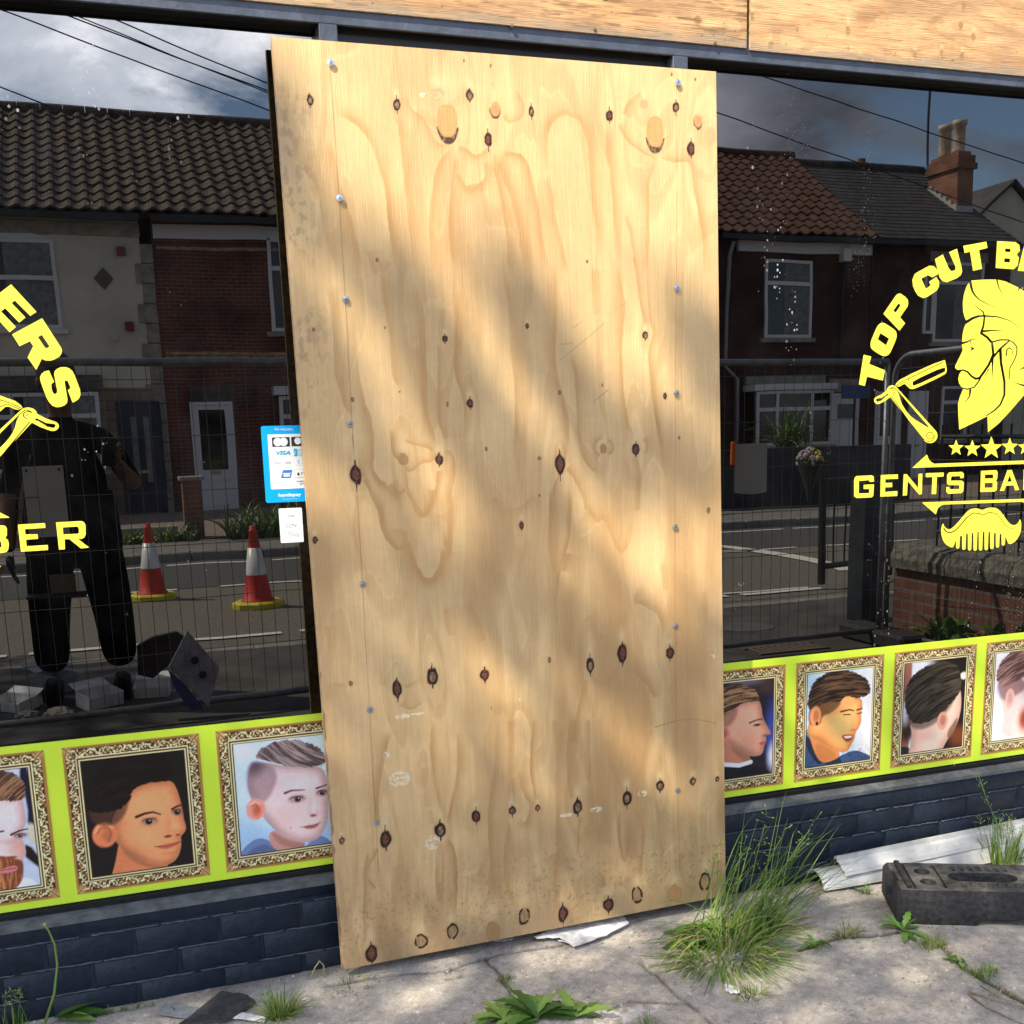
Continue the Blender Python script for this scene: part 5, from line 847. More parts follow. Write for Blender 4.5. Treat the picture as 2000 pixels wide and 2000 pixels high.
ENDL = [(ZL, [(210, 245), (690, 765), (572, 842), (278, 550), (222, 600), (482, 872), (362, 967), (98, 695), (22, 757), (302, 1050), (182, 1150), (-298, 630)], [], 'E'),
 (ZL, [(795, 885), (1160, 1450), (1170, 1490), (1162, 1545), (1120, 1610), (1020, 1665), (960, 1685), (860, 1682), (790, 1650), (685, 1860), (520, 1625), (628, 1410), (565, 1320), (370, 1413), (228, 1190)], [[(715, 1240), (790, 1200), (928, 1405), (922, 1435), (880, 1450), (850, 1440)]], 'R'),
 (ZL1, [(560, 430), (620, 562), (588, 585), (590, 640), (602, 680), (625, 702), (650, 692), (655, 660), (620, 480), (625, 440), (650, 415), (690, 395), (750, 392), (795, 408), (830, 440), (855, 490), (915, 650), (920, 710), (905, 750), (870, 780), (830, 798), (775, 655), (805, 635), (800, 610), (775, 555), (760, 545), (740, 548), (740, 570), (772, 760), (768, 800), (740, 828), (700, 845), (650, 852), (600, 835), (560, 790), (530, 735), (465, 560), (457, 510), (475, 470), (510, 442)], [], 'S'),
 (ZL2, [(-120, 398), (30, 385), (66, 395), (80, 425), (80, 500), (62, 532), (92, 552), (102, 600), (95, 665), (75, 690), (40, 700), (-95, 708)], [[(-55, 455), (-5, 450), (0, 505), (-50, 508)], [(-42, 572), (12, 570), (18, 635), (-36, 640)]], 'B'),
 (ZL2, [(205, 378), (515, 360), (520, 415), (285, 430), (292, 490), (430, 487), (435, 540), (298, 550), (305, 625), (548, 610), (550, 668), (240, 688)], [], 'E'),
 (ZL2, [(640, 352), (930, 337), (962, 350), (978, 385), (980, 490), (965, 525), (930, 542), (890, 540), (1020, 640), (925, 650), (795, 545), (740, 545), (742, 660), (675, 663)], [[(718, 410), (880, 400), (900, 415), (903, 470), (890, 482), (725, 490)]], 'R')]
HEAD = [(1265, 62), (1290, 50), (1380, 42), (1480, 38), (1600, 38), (1700, 60), (1850, 130), (1932, 180), (2060, 300), (2160, 440), (2210, 600), (2220, 780), (2180, 1000), (2100, 1220), (1932, 1440), (1760, 1640), (1620, 1790), (1490, 1895), (1483, 1700), (1400, 1742), (1300, 1790), (1140, 1865), (1130, 1700), (1125, 1545), (1150, 1460), (1185, 1375), (1200, 1362), (1165, 1342), (1138, 1300), (1128, 1250), (1140, 1190), (1165, 1155), (1160, 1146), (1115, 1136), (1093, 1118), (1090, 1090), (1150, 970), (1182, 900), (1172, 835), (1176, 790), (1180, 710), (1200, 620), (1235, 550), (1210, 510), (1190, 440), (1183, 330), (1195, 230), (1225, 130)]
CUT = [([(1272, 60), (1285, 120), (1300, 180), (1335, 235), (1380, 280), (1500, 345), (1650, 405)], 24, 2), ([(1325, 335), (1370, 385), (1430, 430), (1448, 490)], 4, 16), ([(1448, 490), (1435, 600), (1405, 690)], 14, 24), ([(1220, 560), (1300, 510), (1370, 485), (1440, 480), (1600, 490), (1750, 535), (1900, 635)], 26, 3), ([(1425, 668), (1560, 655), (1710, 668)], 18, 2), ([(1405, 690), (1480, 740), (1540, 810), (1555, 950), (1500, 1075), (1440, 1165), (1395, 1225)], 20, 24), ([(1395, 1235), (1340, 1245), (1290, 1215), (1240, 1160), (1190, 1140), (1130, 1145)], 20, 14), ([(1530, 800), (1640, 772), (1740, 772), (1800, 805), (1842, 860), (1840, 940), (1810, 1020), (1758, 1110), (1745, 1250)], 12, 10), ([(1740, 790), (1640, 880), (1550, 985)], 14, 22), ([(1640, 890), (1648, 1050), (1690, 1280), (1690, 1440), (1640, 1560), (1570, 1630), (1475, 1692)], 24, 12), ([(1175, 812), (1240, 795), (1285, 770), (1375, 770)], 20, 3), ([(1280, 790), (1285, 850)], 8, 6), ([(1395, 1245), (1360, 1300), (1320, 1350), (1240, 1372), (1180, 1360)], 12, 14), ([(1275, 1385), (1265, 1460), (1195, 1555)], 20, 2), ([(1545, 1000), (1545, 1100), (1535, 1320)], 20, 2), ([(1500, 1130), (1460, 1190), (1445, 1300)], 8, 2), ([(1712, 960), (1720, 890), (1750, 868), (1782, 890), (1788, 930), (1778, 985)], 12, 4), ([(1595, 30), (1620, 130), (1690, 260)], 14, 2), ([(1872, 140), (1845, 205)], 12, 2), ([(1960, 1095), (1860, 1142)], 20, 2), ([(1960, 1335), (1880, 1315), (1800, 1285)], 20, 2)]
def head_sdf():
    P = T(ZZ, HEAD); s = ZZ[1]; cuts = [(T(ZZ, a), b_*s*1.45, c*s*1.2) for a, b_, c in CUT]; ey = T(ZZ, [(1272, 850), (1332, 875), (1270, 916), (1290, 880)])
    def f(X, Y):
        d = s_poly(X, Y, P)
        for a, b_, c in cuts: d = np.maximum(d, -s_stroke(X, Y, a, b_, c))
        return np.maximum(d, -s_poly(X, Y, ey))
    return f, (1860, 2050, 540, 850)
def razor_sdf():
    s = ZZ[1]; q = lambda P: T(ZZ, P)
    blade = smoothpoly(q([(350, 1325), (430, 1240), (960, 1005), (975, 1050), (992, 1155), (962, 1198), (600, 1368), (545, 1372), (510, 1340), (475, 1300), (400, 1350)]), 1)
    slot = smoothpoly(q([(575, 1272), (965, 1092), (972, 1150), (955, 1165), (590, 1337), (570, 1310)]), 1)
    hin = smoothpoly(q([(385, 1395), (410, 1440), (430, 1530), (480, 1620), (560, 1715), (680, 1790), (755, 1835), (775, 1835), (690, 1740), (560, 1590), (420, 1420)]), 1)
    def f(X, Y):
        d = s_poly(X, Y, blade); d = np.maximum(d, -s_poly(X, Y, slot))
        for P, w_ in (([(520, 1245), (948, 1040)], 9), ([(370, 1330), (440, 1282), (520, 1245), (530, 1280)], 7), ([(380, 1340), (470, 1285), (520, 1310), (555, 1345)], 7)): d = np.maximum(d, -s_stroke(X, Y, q(P), w_*s))
        t = s_stroke(X, Y, q([(290, 1420), (215, 1475), (150, 1508)]), 90*s, 92*s); t = np.maximum(t, -s_stroke(X, Y, q([(265, 1440), (200, 1492), (148, 1505)]), 22*s, 40*s)); t = np.minimum(t, s_stroke(X, Y, q([(262, 1452), (200, 1502)]), 5*s)); d = np.minimum(d, t)
        h = s_stroke(X, Y, q([(325, 1390), (784, 1937)]), 132*s, 182*s); h = np.maximum(h, -s_poly(X, Y, hin))
        h = np.maximum(h, -s_stroke(X, Y, q([(300, 1400), (310, 1450), (520, 1750), (700, 1975), (760, 2012), (820, 1995), (845, 1940)]), 8*s)); h = np.maximum(h, -s_stroke(X, Y, q([(300, 1400), (305, 1360), (340, 1345), (380, 1380), (430, 1440)]), 7*s))
        for c_, r in (((325, 1395), 34), ((784, 1937), 42)): c2 = q([c_])[0]; h = np.maximum(h, -(np.abs(np.hypot(X-c2[0], Y-c2[1])-r*s)-4*s)); h = np.maximum(h, -(s_stroke(X, Y, q([(c_[0]-16, c_[1]+4), (c_[0]+2, c_[1]-12), (c_[0]+14, c_[1]+6)]), 6*s)))
        return np.minimum(d, h)
    return f, (1700, 1855, 695, 868)
def stars_sdf():
    (ox, oy), s = ZBB; st_ = []
    for cx, cy, r in ((1197, 248, 92), (1372, 256, 98), (1577, 252, 130), (1775, 235, 100), (1945, 240, 92)):
        P = [(cx+(r if k % 2 == 0 else r*.42)*math.sin(k*math.pi/5)*.94, cy-(r if k % 2 == 0 else r*.42)*math.cos(k*math.pi/5)) for k in range(10)]; st_.append(T(ZBB, P))
    return st_
mirx = lambda P, c, sl=-.036: [(2*c-x, y+sl*(2*c-2*x)) for x, y in P]
def bar_sdf(kind):
    if kind: A_ = [(723, 463), (882, 318), (900, 365), (925, 398), (960, 418)]; c = 1480
    else: A_ = [(978, 965), (1000, 900), (1030, 870), (1060, 858)]; c = 1480
    if kind: P = A_+mirx(A_, c)[::-1]
    else: P = [(828, 835)]+mirx([(828, 835)], c)+mirx(A_, c)+A_[::-1]
    P = T(ZBB, P); xs = [p[0] for p in P]; ys = [p[1] for p in P]; return (lambda X, Y: s_poly(X, Y, P)), (min(xs)-2, max(xs)+2, min(ys)-2, max(ys)+2)
def tash_sdf():
    s = ZBB[1]; B = smoothpoly(T(ZBB, [(1055, 1050), (1070, 1095), (1100, 1122), (1135, 1125), (1190, 1080), (1300, 950), (1340, 912), (1390, 898), (1440, 902), (1480, 920), (1520, 898), (1580, 888), (1640, 898), (1685, 940), (1760, 1050), (1800, 1080), (1840, 1078), (1870, 1050), (1888, 1005), (1902, 1080), (1890, 1170), (1850, 1240), (1800, 1280), (1762, 1286), (1745, 1240), (1730, 1205), (1690, 1175), (1600, 1158), (1500, 1150), (1400, 1158), (1300, 1175), (1230, 1205), (1195, 1240), (1178, 1290), (1160, 1327), (1100, 1300), (1060, 1255), (1038, 1190), (1033, 1120)]), 1)
    cut = T(ZBB, [(1065, 1115), (1090, 1150), (1130, 1162), (1180, 1145), (1240, 1085), (1310, 1000), (1380, 948), (1440, 952), (1485, 972), (1560, 940), (1630, 955), (1680, 1010), (1730, 1085), (1800, 1118), (1865, 1085)])
    teeth = [(1214, 1325), (1280, 1338), (1342, 1345), (1402, 1348), (1460, 1346), (1521, 1342), (1582, 1330), (1643, 1314), (1705, 1292)]
    def f(X, Y):
        d = np.maximum(s_poly(X, Y, B), -s_stroke(X, Y, cut, 13*s, 5*s))
        for x, y in teeth: d = np.minimum(d, s_stroke(X, Y, T(ZBB, [(x+3, 1165), (x, y-10)]), 44*s, 36*s))
        return d
    return f, (1830, 2000, 985, 1085)
def logo(label, left):
    dx, dz = (SH, DZ) if left else (0, 0)
    c = PY(1918, 870); t = thing('window_logo', label, 'window lettering', (c[0]+dx, 0, c[2]+dz))
    if not left or True:
        for fr_, P, H, sm in TOPL: emit('letter', poly_holes(fr_, P, H, sm), t, dx, dz)
        for i in range(0, len(ROW), 2):
            emit('letter', poly_holes(ZBB, ROW[i], ROW[i+1]), t, dx, dz)
        emit('bearded_head', head_sdf(), t, dx, dz, .7)
        for P in stars_sdf(): emit('star', (lambda X, Y, P=P: s_poly(X, Y, P), (min(p[0] for p in P)-2, max(p[0] for p in P)+2, min(p[1] for p in P)-2, max(p[1] for p in P)+2)), t, dx, dz)
        emit('arrow_bar', bar_sdf(1), t, dx, dz); emit('arrow_bar', bar_sdf(0), t, dx, dz); emit('moustache_comb', tash_sdf(), t, dx, dz, .7)
    for fr_, P, H, nm in ENDL: emit('letter', poly_holes(fr_, P, H, 0), t, dx-SH, dz-DZ, .6)
    emit('razor', razor_sdf(), t, dx, dz, .5); emit('razor', razor_sdf(), t, dx, dz, .5, flip=2.2520)
    return t
logo('yellow barber lettering with bearded head and razor on the right window', False)
logo('yellow lettering ERS and BER with razor handle on the left window', True)

# ================================================================== STICKERS on the left window
def text_mesh(txt, h, x, z, y, m, parent, name='writing', align='LEFT', w=None, bold=0, slant=0):
    cu = bpy.data.curves.new('t', 'FONT'); cu.body = txt; cu.size = h; cu.align_x = align; cu.resolution_u = 3; cu.offset = bold*h; cu.shear = slant
    o = bpy.data.objects.new('t', cu); COL.objects.link(o); dg = bpy.context.evaluated_depsgraph_get(); me = o.evaluated_get(dg).to_mesh()
    V = [v.co.copy() for v in me.vertices]; Fc = [tuple(p.vertices) for p in me.polygons]; o.evaluated_get(dg).to_mesh_clear(); bpy.data.objects.remove(o)
    if not V: return
    if w: xs = [v.x for v in V]; s = w/(max(xs)-min(xs)); V = [Vector((v.x*s, v.y, 0)) for v in V]
    return link(name, [(x+v.x, y, z+v.y) for v in V], Fc, m, parent)
whitev = mat('white_sticker', (.80, .82, .84), .4); bluev = mat('bright_blue_sticker', (.0, .36, .86), .35); blackv = mat('black_print', (.02, .02, .025), .5); greyv = mat('grey_print', (.22, .23, .26), .5); tealv = mat('teal_print', (.03, .38, .62), .5); skyv = mat('sky_print', (.08, .50, .82), .5); palev = mat('pale_print', (.42, .62, .76), .5); dkbl = mat('deep_blue_print', (.03, .18, .52), .5)
SZ = ((500, 820), 250/1932)
def sq(x, y): p = PY(500+x*SZ[1], 820+y*SZ[1]); return float(p[0]), float(p[2])
def rr(x0, x1, z0, z1, r, n=5):
    P = []
    for cx, cz, a0 in ((x1-r, z1-r, 0), (x0+r, z1-r, 90), (x0+r, z0+r, 180), (x1-r, z0+r, 270)):
        for k in range(n+1): a = math.radians(a0+90*k/n); P.append((cx+r*math.cos(a), cz+r*math.sin(a)))
    return P
def card(name, P, y, m, parent): return MB().prism(P, y, y+.0003, 0).build(name, m, parent)
def stickers():
    x0, z1 = sq(70, 95); _, z0 = sq(150, 1255); x1 = x0+.128
    t = thing('payment_sticker', 'blue and white card payment sticker half hidden by the plywood edge', 'sticker', ((x0+x1)/2, 0, z0))
    card('backing', rr(x0, x1, z0, z1, .006), -.0006, bluev, t)
    a0, b1 = sq(172, 222); _, b0 = sq(230, 1050); a1 = x1-.006; card('white_panel', rr(a0, a1, b0, b1, .003), -.0010, whitev, t)
    W = a1-a0; H = b1-b0; Xf = lambda u: a0+W*u; Zf = lambda v: b1-H*v; y = -.0014
    text_mesh('We welcome...', .0105, Xf(.18), z1-.0125, -.0010, whitev, t, w=.052)
    for k, u in ((0, .10), (1, .58)):
        card('card_logo', rr(Xf(u), Xf(u)+W*.44, Zf(.225), Zf(.055), .001), y, blackv, t)
        for j, m_ in ((.14, whitev), (.285, whitev if k == 0 else skyv)):
            c_ = (Xf(u)+W*(j+(.02 if k else 0)), Zf(.13 if k else .14)); r = W*(.105 if k == 0 else .085)
            card('disc', [(c_[0]+r*math.cos(a), c_[1]+r*math.sin(a)) for a in np.linspace(0, 2*math.pi, 28)[:-1]], y-.0003-.0001*(j > .2), m_, t)
    text_mesh('VISA', .0145, Xf(.16), Zf(.375), y, tealv, t, bold=.04, slant=.25, w=W*.36)
    for j in range(3):
        card('card_logo', rr(Xf(.62+.115*j), Xf(.62+.115*j)+W*.10, Zf(.41), Zf(.27), .003), y, (tealv, palev, skyv)[j], t); text_mesh('JCB'[j], .010, Xf(.635+.115*j), Zf(.365), y-.0004, whitev, t, bold=.04)
    text_mesh('DISC  VER', .0085, Xf(.11), Zf(.545), y, greyv, t, w=W*.42); text_mesh('Diners Club', .004, Xf(.66), Zf(.585), y, palev, t)
    cx, cz = Xf(.80), Zf(.51); ring = [(cx+.0062*math.cos(a), cz+.0062*math.sin(a)) for a in np.linspace(-1.3, 1.3, 12)]+[(cx+.0045*math.cos(a), cz+.0045*math.sin(a)) for a in np.linspace(1.3, -1.3, 12)]
    card('card_logo', ring, y, tealv, t); card('card_logo', [(2*cx-a-.004, b_) for a, b_ in ring][::-1], y, tealv, t)
    card('card_logo', [(Xf(.26), Zf(.80)), (Xf(.50), Zf(.80)), (Xf(.56), Zf(.655)), (Xf(.32), Zf(.655))], y, dkbl, t); card('card_logo', rr(Xf(.33), Xf(.49), Zf(.775), Zf(.735), .002), y-.0004, whitev, t); card('card_logo', rr(Xf(.31), Xf(.52), Zf(.725), Zf(.71), .001), y-.0004, whitev, t)
    for P in (rr(Xf(.62), Xf(1.0), Zf(.805), Zf(.655), .002),): card('card_logo', P, y, greyv, t); card('card_logo', rr(Xf(.62)+.0006, Xf(1.0)-.0006, Zf(.805)+.0006, Zf(.655)-.0006, .0016), y-.0003, whitev, t)
    text_mesh('Pay', .0110, Xf(.76), Zf(.755), y-.0006, greyv, t, w=W*.2); ap = [(Xf(.705)+.0034*math.cos(a)*(1 if abs(a) > .5 else .7), Zf(.738)+.0040*math.sin(a)) for a in np.linspace(-3.1, 3.1, 18)]; card('card_logo', ap, y-.0006, blackv, t); card('card_logo', [(Xf(.705), Zf(.712)), (Xf(.705)+.0022, Zf(.700)), (Xf(.705)+.0008, Zf(.714))], y-.0006, blackv, t)
    text_mesh('G Pay', .0110, Xf(.20), Zf(.925), y, palev, t, w=W*.30); text_mesh('SAMSUNG', .0056, Xf(.64), Zf(.885), y, greyv, t, w=W*.34, bold=.02); text_mesh('pay', .0098, Xf(.72), Zf(.93), y, greyv, t, w=W*.18)
    text_mesh('handepay', .0125, x0+.034, z0+.0150, -.0010, whitev, t, w=.060, bold=.02); card('underline', rr(x0+.042, x0+.085, z0+.0072, z0+.0080, .0002), -.0010, palev, t)
    x0, z1 = sq(340, 1340); x1, _ = sq(690, 1335); _, z0 = sq(385, 1860)
    t = thing('camera_notice', 'small white security camera notice below the blue payment sticker', 'sticker', ((x0+x1)/2, 0, z0))
    card('backing', rr(x0, x1, z0, z1, .003), -.0006, whitev, t); W = x1-x0; H = z1-z0
    text_mesh('Yale', .0125, x0+W*.34, z1-H*.26, -.0010, greyv, t, w=W*.32); text_mesh('CCTV', .0118, x0+W*.27, z1-H*.56, -.0010, greyv, t, w=W*.46, bold=.015)
    b = MB(); q = lambda u, v: (x0+W*u, -.0009, z1-H*v); 
    P = [(.38, .66), (.78, .74), (.74, .83), (.34, .75), (.38, .66)]; b.tube([q(*p) for p in P], .00035, 5); b.tube([q(.35, .71), (q(.76, .79))], .00035, 5); b.tube([q(.50, .79), q(.46, .84), q(.33, .86)], .00035, 5); b.tube([q(.31, .83), q(.31, .90)], .0004, 5); b.tube([q(.80, .78), q(.77, .85)], .0004, 5); b.tube([q(.62, .66), q(.70, .68)], .0002, 4); b.tube([q(.64, .635), q(.72, .655)], .0002, 4)
    b.build('camera_drawing', greyv, t)
stickers()

# ================================================================== ON THE PAVING
leafm = [mat('grass_green', (.15, .24, .040), .5, .35), mat('grass_dark', (.055, .125, .022), .5, .35), mat('grass_straw', (.42, .36, .16), .6, .3), mat('leaf_green', (.11, .23, .04), .45, .4), mat('leaf_pale', (.17, .28, .06), .45, .4)]
for m in leafm:
    p = m.node_tree.nodes['Principled BSDF']; 
    try: p.inputs['Transmission Weight'].default_value = 0; p.inputs['Subsurface Weight'].default_value = .0
    except Exception: pass
def blade(mb, base, d, ln_, wd, droop, mi, seg=6):
    """curved tapering grass blade ; d = unit start direction"""
    p = Vector(base); d = Vector(d).normalized(); side = d.cross(Vector((0, 0, 1))); side = (side if side.length > .05 else Vector((1, 0, 0))).normalized(); side = (side+Vector((random.uniform(-.7, .7), random.uniform(-.7, .7), random.uniform(-.3, .3)))).normalized()
    V = []; 
    for i in range(seg+1):
        t = i/seg; w_ = wd*(1-t**1.6)*.5+.0002; V += [p-side*w_, p+side*w_]
        d = (d+Vector((0, 0, -droop/seg*(1+t*1.5)))).normalized(); p = p+d*(ln_/seg)
        if p.z < GZ+.004: p.z = GZ+.004
    mb.add(V, [(2*i, 2*i+1, 2*i+3, 2*i+2) for i in range(seg)], mi)
    return p
def tuft(name, label, px, py, n, h, spread, rad, lean=(0, 0), mats=(0, 0, 1, 2), wd=.003, droop=.9, cat='grass tuft', group=None, seedh=0):
    c = PZ(px, py); t = thing(name, label, cat, (c[0], c[1], GZ), group); mb = MB()
    for i in range(n):
        a = random.uniform(0, 2*math.pi); r = rad*math.sqrt(random.random()); e = random.uniform(0, spread)*(.3+.7*r/rad)
        d = (math.cos(a)*e+lean[0]*random.uniform(.4, 1.2), math.sin(a)*e+lean[1]*random.uniform(.4, 1.2), 1)
        mi = random.choice(mats); l = h*random.uniform(.35, 1)*(1.0 if mi != 2 else .7)
        blade(mb, (c[0]+r*math.cos(a), c[1]+r*math.sin(a)*.6, GZ-.003), d, l, wd*random.uniform(.6, 1.3), droop*random.uniform(.4, 1.6), mi)
    mb.build('blades', leafm, t)
    if seedh:
        sb = MB()
        for i in range(seedh):
            a = random.uniform(0, 6.28); P = [Vector((c[0]+random.uniform(-rad, rad), c[1]+random.uniform(-rad, rad)*.5, GZ))]; d = Vector((lean[0]*1.1+random.uniform(-.3, .3), lean[1]+random.uniform(-.2, .2), 1)).normalized()
            for k in range(8): P.append(P[-1]+d*h*1.05/8); d = (d+Vector((random.uniform(-.06, .06), 0, -.03))).normalized()
            sb.tube(P, [.0011-.0001*k for k in range(9)], 5, 4)
            for k in range(10):
                q = P[5]+(P[8]-P[5])*random.random(); o_ = Vector((random.uniform(-1, 1), random.uniform(-1, 1), random.uniform(-.3, 1))).normalized()*random.uniform(.006, .018); sb.tube([q, q+o_], .0006, 3, 4, caps=False); sb.tube([q+o_*.9, q+o_*1.25], [.0022, .0006], 4, 4 if random.random() < .7 else 2)
        sb.build('seed_stalks', leafm, t)
    return t
def leaf(mb, base, az, el, ln_, wd, mi, lobes=0, curl=.5, seg=9):
    p = Vector(base); d = Vector((math.cos(az)*math.cos(el), math.sin(az)*math.cos(el), math.sin(el))); V = []; rs = []
    side = Vector((-math.sin(az), math.cos(az), 0))
    for i in range(seg+1):
        t = i/seg; w_ = wd*(math.sin(math.pi*min(t**.8, 1))**.8 if 0 < t < 1 else .06)*(.35+.65*t if lobes else 1)
        if lobes: w_ *= (1 if i % 2 else .62)
        V += [p-side*w_+Vector((0, 0, w_*.35)), p, p+side*w_+Vector((0, 0, w_*.35))]
        d = (d+Vector((0, 0, -curl/seg))).normalized(); p = p+d*ln_/seg
        if p.z < GZ+.006: p.z = GZ+.006
    mb.add(V, [(3*i+k, 3*i+k+1, 3*i+k+4, 3*i+k+3) for i in range(seg) for k in (0, 1)], mi)
def rosette(name, label, px, py, n, ln_, wd, cat='dandelion', lobes=1, el=(.15, .9), azr=(0, 6.283), group=None, mats=(3, 3, 4, 1)):
    c = PZ(px, py); t = thing(name, label, cat, (c[0], c[1], GZ), group); mb = MB()
    for i in range(n): leaf(mb, (c[0]+random.uniform(-.008, .008), c[1]+random.uniform(-.008, .008), GZ+.004), azr[0]+(azr[1]-azr[0])*(i+random.uniform(-.3, .3))/n, random.uniform(*el), ln_*random.uniform(.6, 1.05), wd*random.uniform(.7, 1.1), random.choice(mats), lobes, random.uniform(.6, 1.5))
    o = mb.build('leaves', leafm, t, smooth=True); return t
# big tuft against the foot of the plywood
t = tuft('grass_tuft', 'big mixed tuft of green and straw grass at the right foot of the plywood sheet', 1425, 1872, 430, .21, 2.4, .14, (.05, -.08), (0, 0, 0, 1, 4, 2), .0036, 1.7)
mb = MB(); c = PZ(1440, 1835)
for i in range(130):
    k = random.random(); b0 = (c[0]+random.uniform(-.08, .17), c[1]+random.uniform(-.03, .15), GZ); blade(mb, b0, (random.uniform(.15, 1.15)*(.4+k), random.uniform(-.25, .25), 1), random.uniform(.14, .46), random.uniform(.0026, .0066), random.uniform(.05, .95), random.choice((0, 0, 0, 1, 4)), 8)
for i in range(60): blade(mb, (c[0]+random.uniform(-.12, .05), c[1]+random.uniform(-.06, .1), GZ), (random.uniform(-1.6, -.3), random.uniform(-.9, .5), 1), random.uniform(.15, .34), random.uniform(.0022, .0045), random.uniform(.9, 1.8), random.choice((0, 0, 1, 2)), 8)
for i in range(70): blade(mb, (c[0]+random.uniform(-.02, .12), c[1]+random.uniform(-.06, .1), GZ), (random.uniform(.5, 2.2), random.uniform(-.8, .3), 1), random.uniform(.15, .34), random.uniform(.0022, .0045), random.uniform(.9, 1.8), random.choice((0, 0, 4, 2)), 8)
mb.build('tall_blades', leafm, t)
mb = MB()
for i in range(7):
    P = [Vector((c[0]+random.uniform(-.05, .16), c[1]+random.uniform(0, .10), GZ))]; d = Vector((random.uniform(-.05, .9), random.uniform(-.1, .2), 1)).normalized(); hh = random.uniform(.026, .040)
    for k in range(9): P.append(P[-1]+d*hh); d = (d+Vector((.02, 0, -.02))).normalized()
    mb.tube(P, .0013, 5, 4)
    for k in range(14):
        q = P[5]+(P[9]-P[4])*random.random(); o_ = Vector((random.uniform(-1, 1), random.uniform(-1, .3), random.uniform(-.1, .8))).normalized()*random.uniform(.01, .03); mb.tube([q, q+o_], .0006, 3, 4, caps=False); mb.tube([q+o_*.9, q+o_*1.2], [.003, .0008], 4, 4)
mb.build('weed_stalks', leafm, t)
mb = MB()
for i in range(16): leaf(mb, (c[0]+random.uniform(-.17, .02), c[1]+random.uniform(-.01, .11), GZ+.005), random.uniform(2.3, 5.5), random.uniform(.2, .8), random.uniform(.06, .12), random.uniform(.012, .022), random.choice((1, 3, 3)), 0, 1.0)
mb.build('broad_leaves', leafm, t, smooth=True)
tuft('grass_tuft', 'bright green grass tuft at the bottom edge beside the slate offcut', 548, 1985, 240, .11, 1.25, .035, (0, 0), (0, 0, 4, 1, 2), .0028, .8, seedh=0)
tuft('grass_tuft', 'thin flowering grass at the bottom left corner', 22, 2000, 60, .11, .5, .045, (0, 0), (0, 1, 4), .003, .4, seedh=5)
tuft('grass_tuft', 'short grass growing in the crack between the plywood and the bottom dandelion', 985, 1915, 46, .035, 1.5, .022, (0, 0), (0, 1, 2), .0014, .9, group=None)
tuft('grass_tuft', 'grass sprouting over the white gutter lengths beside the black block', 1812, 1690, 46, .12, .5, .03, (0, 0), (0, 4, 0), .0055, .45)
tuft('grass_tuft', 'small grass sprig before the end of the round gutter length', 1690, 1745, 20, .055, 1.2, .012, (0, 0), (0, 1), .0026, .9)
tuft('grass_tuft', 'tall flowering weeds and grass at the right edge behind the black block', 1960, 1688, 150, .17, .55, .07, (0, 0), (0, 0, 1, 4), .0045, .5, seedh=12)
tuft('grass_tuft', 'low grass in the paving crack right of the big dandelion', 1822, 1850, 120, .06, 1.1, .035, (.2, .1), (0, 0, 4, 2), .0022, .8)
tuft('grass_tuft', 'low grass patch further down the right hand crack', 1925, 1905, 90, .045, 1.2, .035, (0, 0), (0, 4, 0), .0022, .8)
tuft('grass_tuft', 'dry brown grass in the crack behind the big tuft', 1655, 1826, 110, .05, 1.4, .05, (0, 0), (2, 0, 1, 2), .002, .9)
tuft('grass_tuft', 'short grass by the wall between the big tuft and the gutter', 1620, 1690, 24, .10, .5, .05, (0, 0), (1, 1, 0), .0028, .5)
tuft('grass_tuft', 'sparse grass in front of the white scrap and big tuft', 1470, 1945, 90, .055, 1.5, .05, (0, 0), (0, 1, 0, 2), .0022, .9)
tuft('grass_tuft', 'flat straggling grass by the wall left of the plywood foot', 690, 1925, 46, .05, 1.5, .08, (0, 0), (0, 2, 1), .0018, 1.1)
tuft('grass_tuft', 'grass wisps at the bottom centre right edge', 1265, 2005, 50, .05, 1.2, .03, (0, 0), (0, 4), .002, .8)
rosette('dandelion', 'broad leaved dandelion rosette at the bottom centre of the paving', 1050, 1992, 34, .135, .026, el=(.15, .9), azr=(-.5, 3.7))
rosette('broad_leaf_weed', 'cluster of broad round leaves spreading right of the bottom dandelion', 1120, 1990, 9, .12, .028, cat='weed', lobes=1, el=(.2, .7), azr=(-.6, 2.6), mats=(3, 4, 4))
rosette('broad_leaf_weed', 'broad pale leaves spreading left of the bottom dandelion', 985, 1996, 8, .11, .024, cat='weed', lobes=1, el=(.2, .8), azr=(.6, 3.8), mats=(4, 4, 3))
rosette('dandelion', 'dandelion rosette in front of the left end of the black block', 1765, 1822, 11, .095, .018, el=(.3, 1.1))
rosette('dandelion', 'small dandelion right of the big grass tuft', 1590, 1850, 8, .055, .014, el=(.1, .8))
rosette('dandelion', 'small leafy weed in the right hand crack below the big dandelion', 1872, 1880, 9, .045, .011, el=(.1, .7))
t = rosette('dandelion', 'dandelion with a tall bent stem and broad leaf by the left wall', 110, 1992, 3, .16, .030, lobes=0, el=(.25, .5), azr=(-.5, .6))
mb = MB(); P = [PY(88, 1998, -.10), PY(106, 1940, -.10), PY(112, 1885, -.10), PY(107, 1845, -.10), PY(95, 1818, -.10), PY(88, 1808, -.10)]
mb.tube(P, [.0036, .0034, .003, .0027, .0024, .0022], 8, 4); mb.tube([P[-1], P[-1]+np.array([-.001, 0, .007])], [.0045, .004], 8, 2); mb.build('flower_stem', leafm, t, smooth=True)
mb = MB(); c = PY(640, 1915, -.11); P = [PY(602, 1925, -.10), PY(615, 1890, -.10), PY(624, 1877, -.10), PY(632, 1885, -.10), PY(634, 1915, -.10)]; mb.tube(P, .0022, 6, 2)
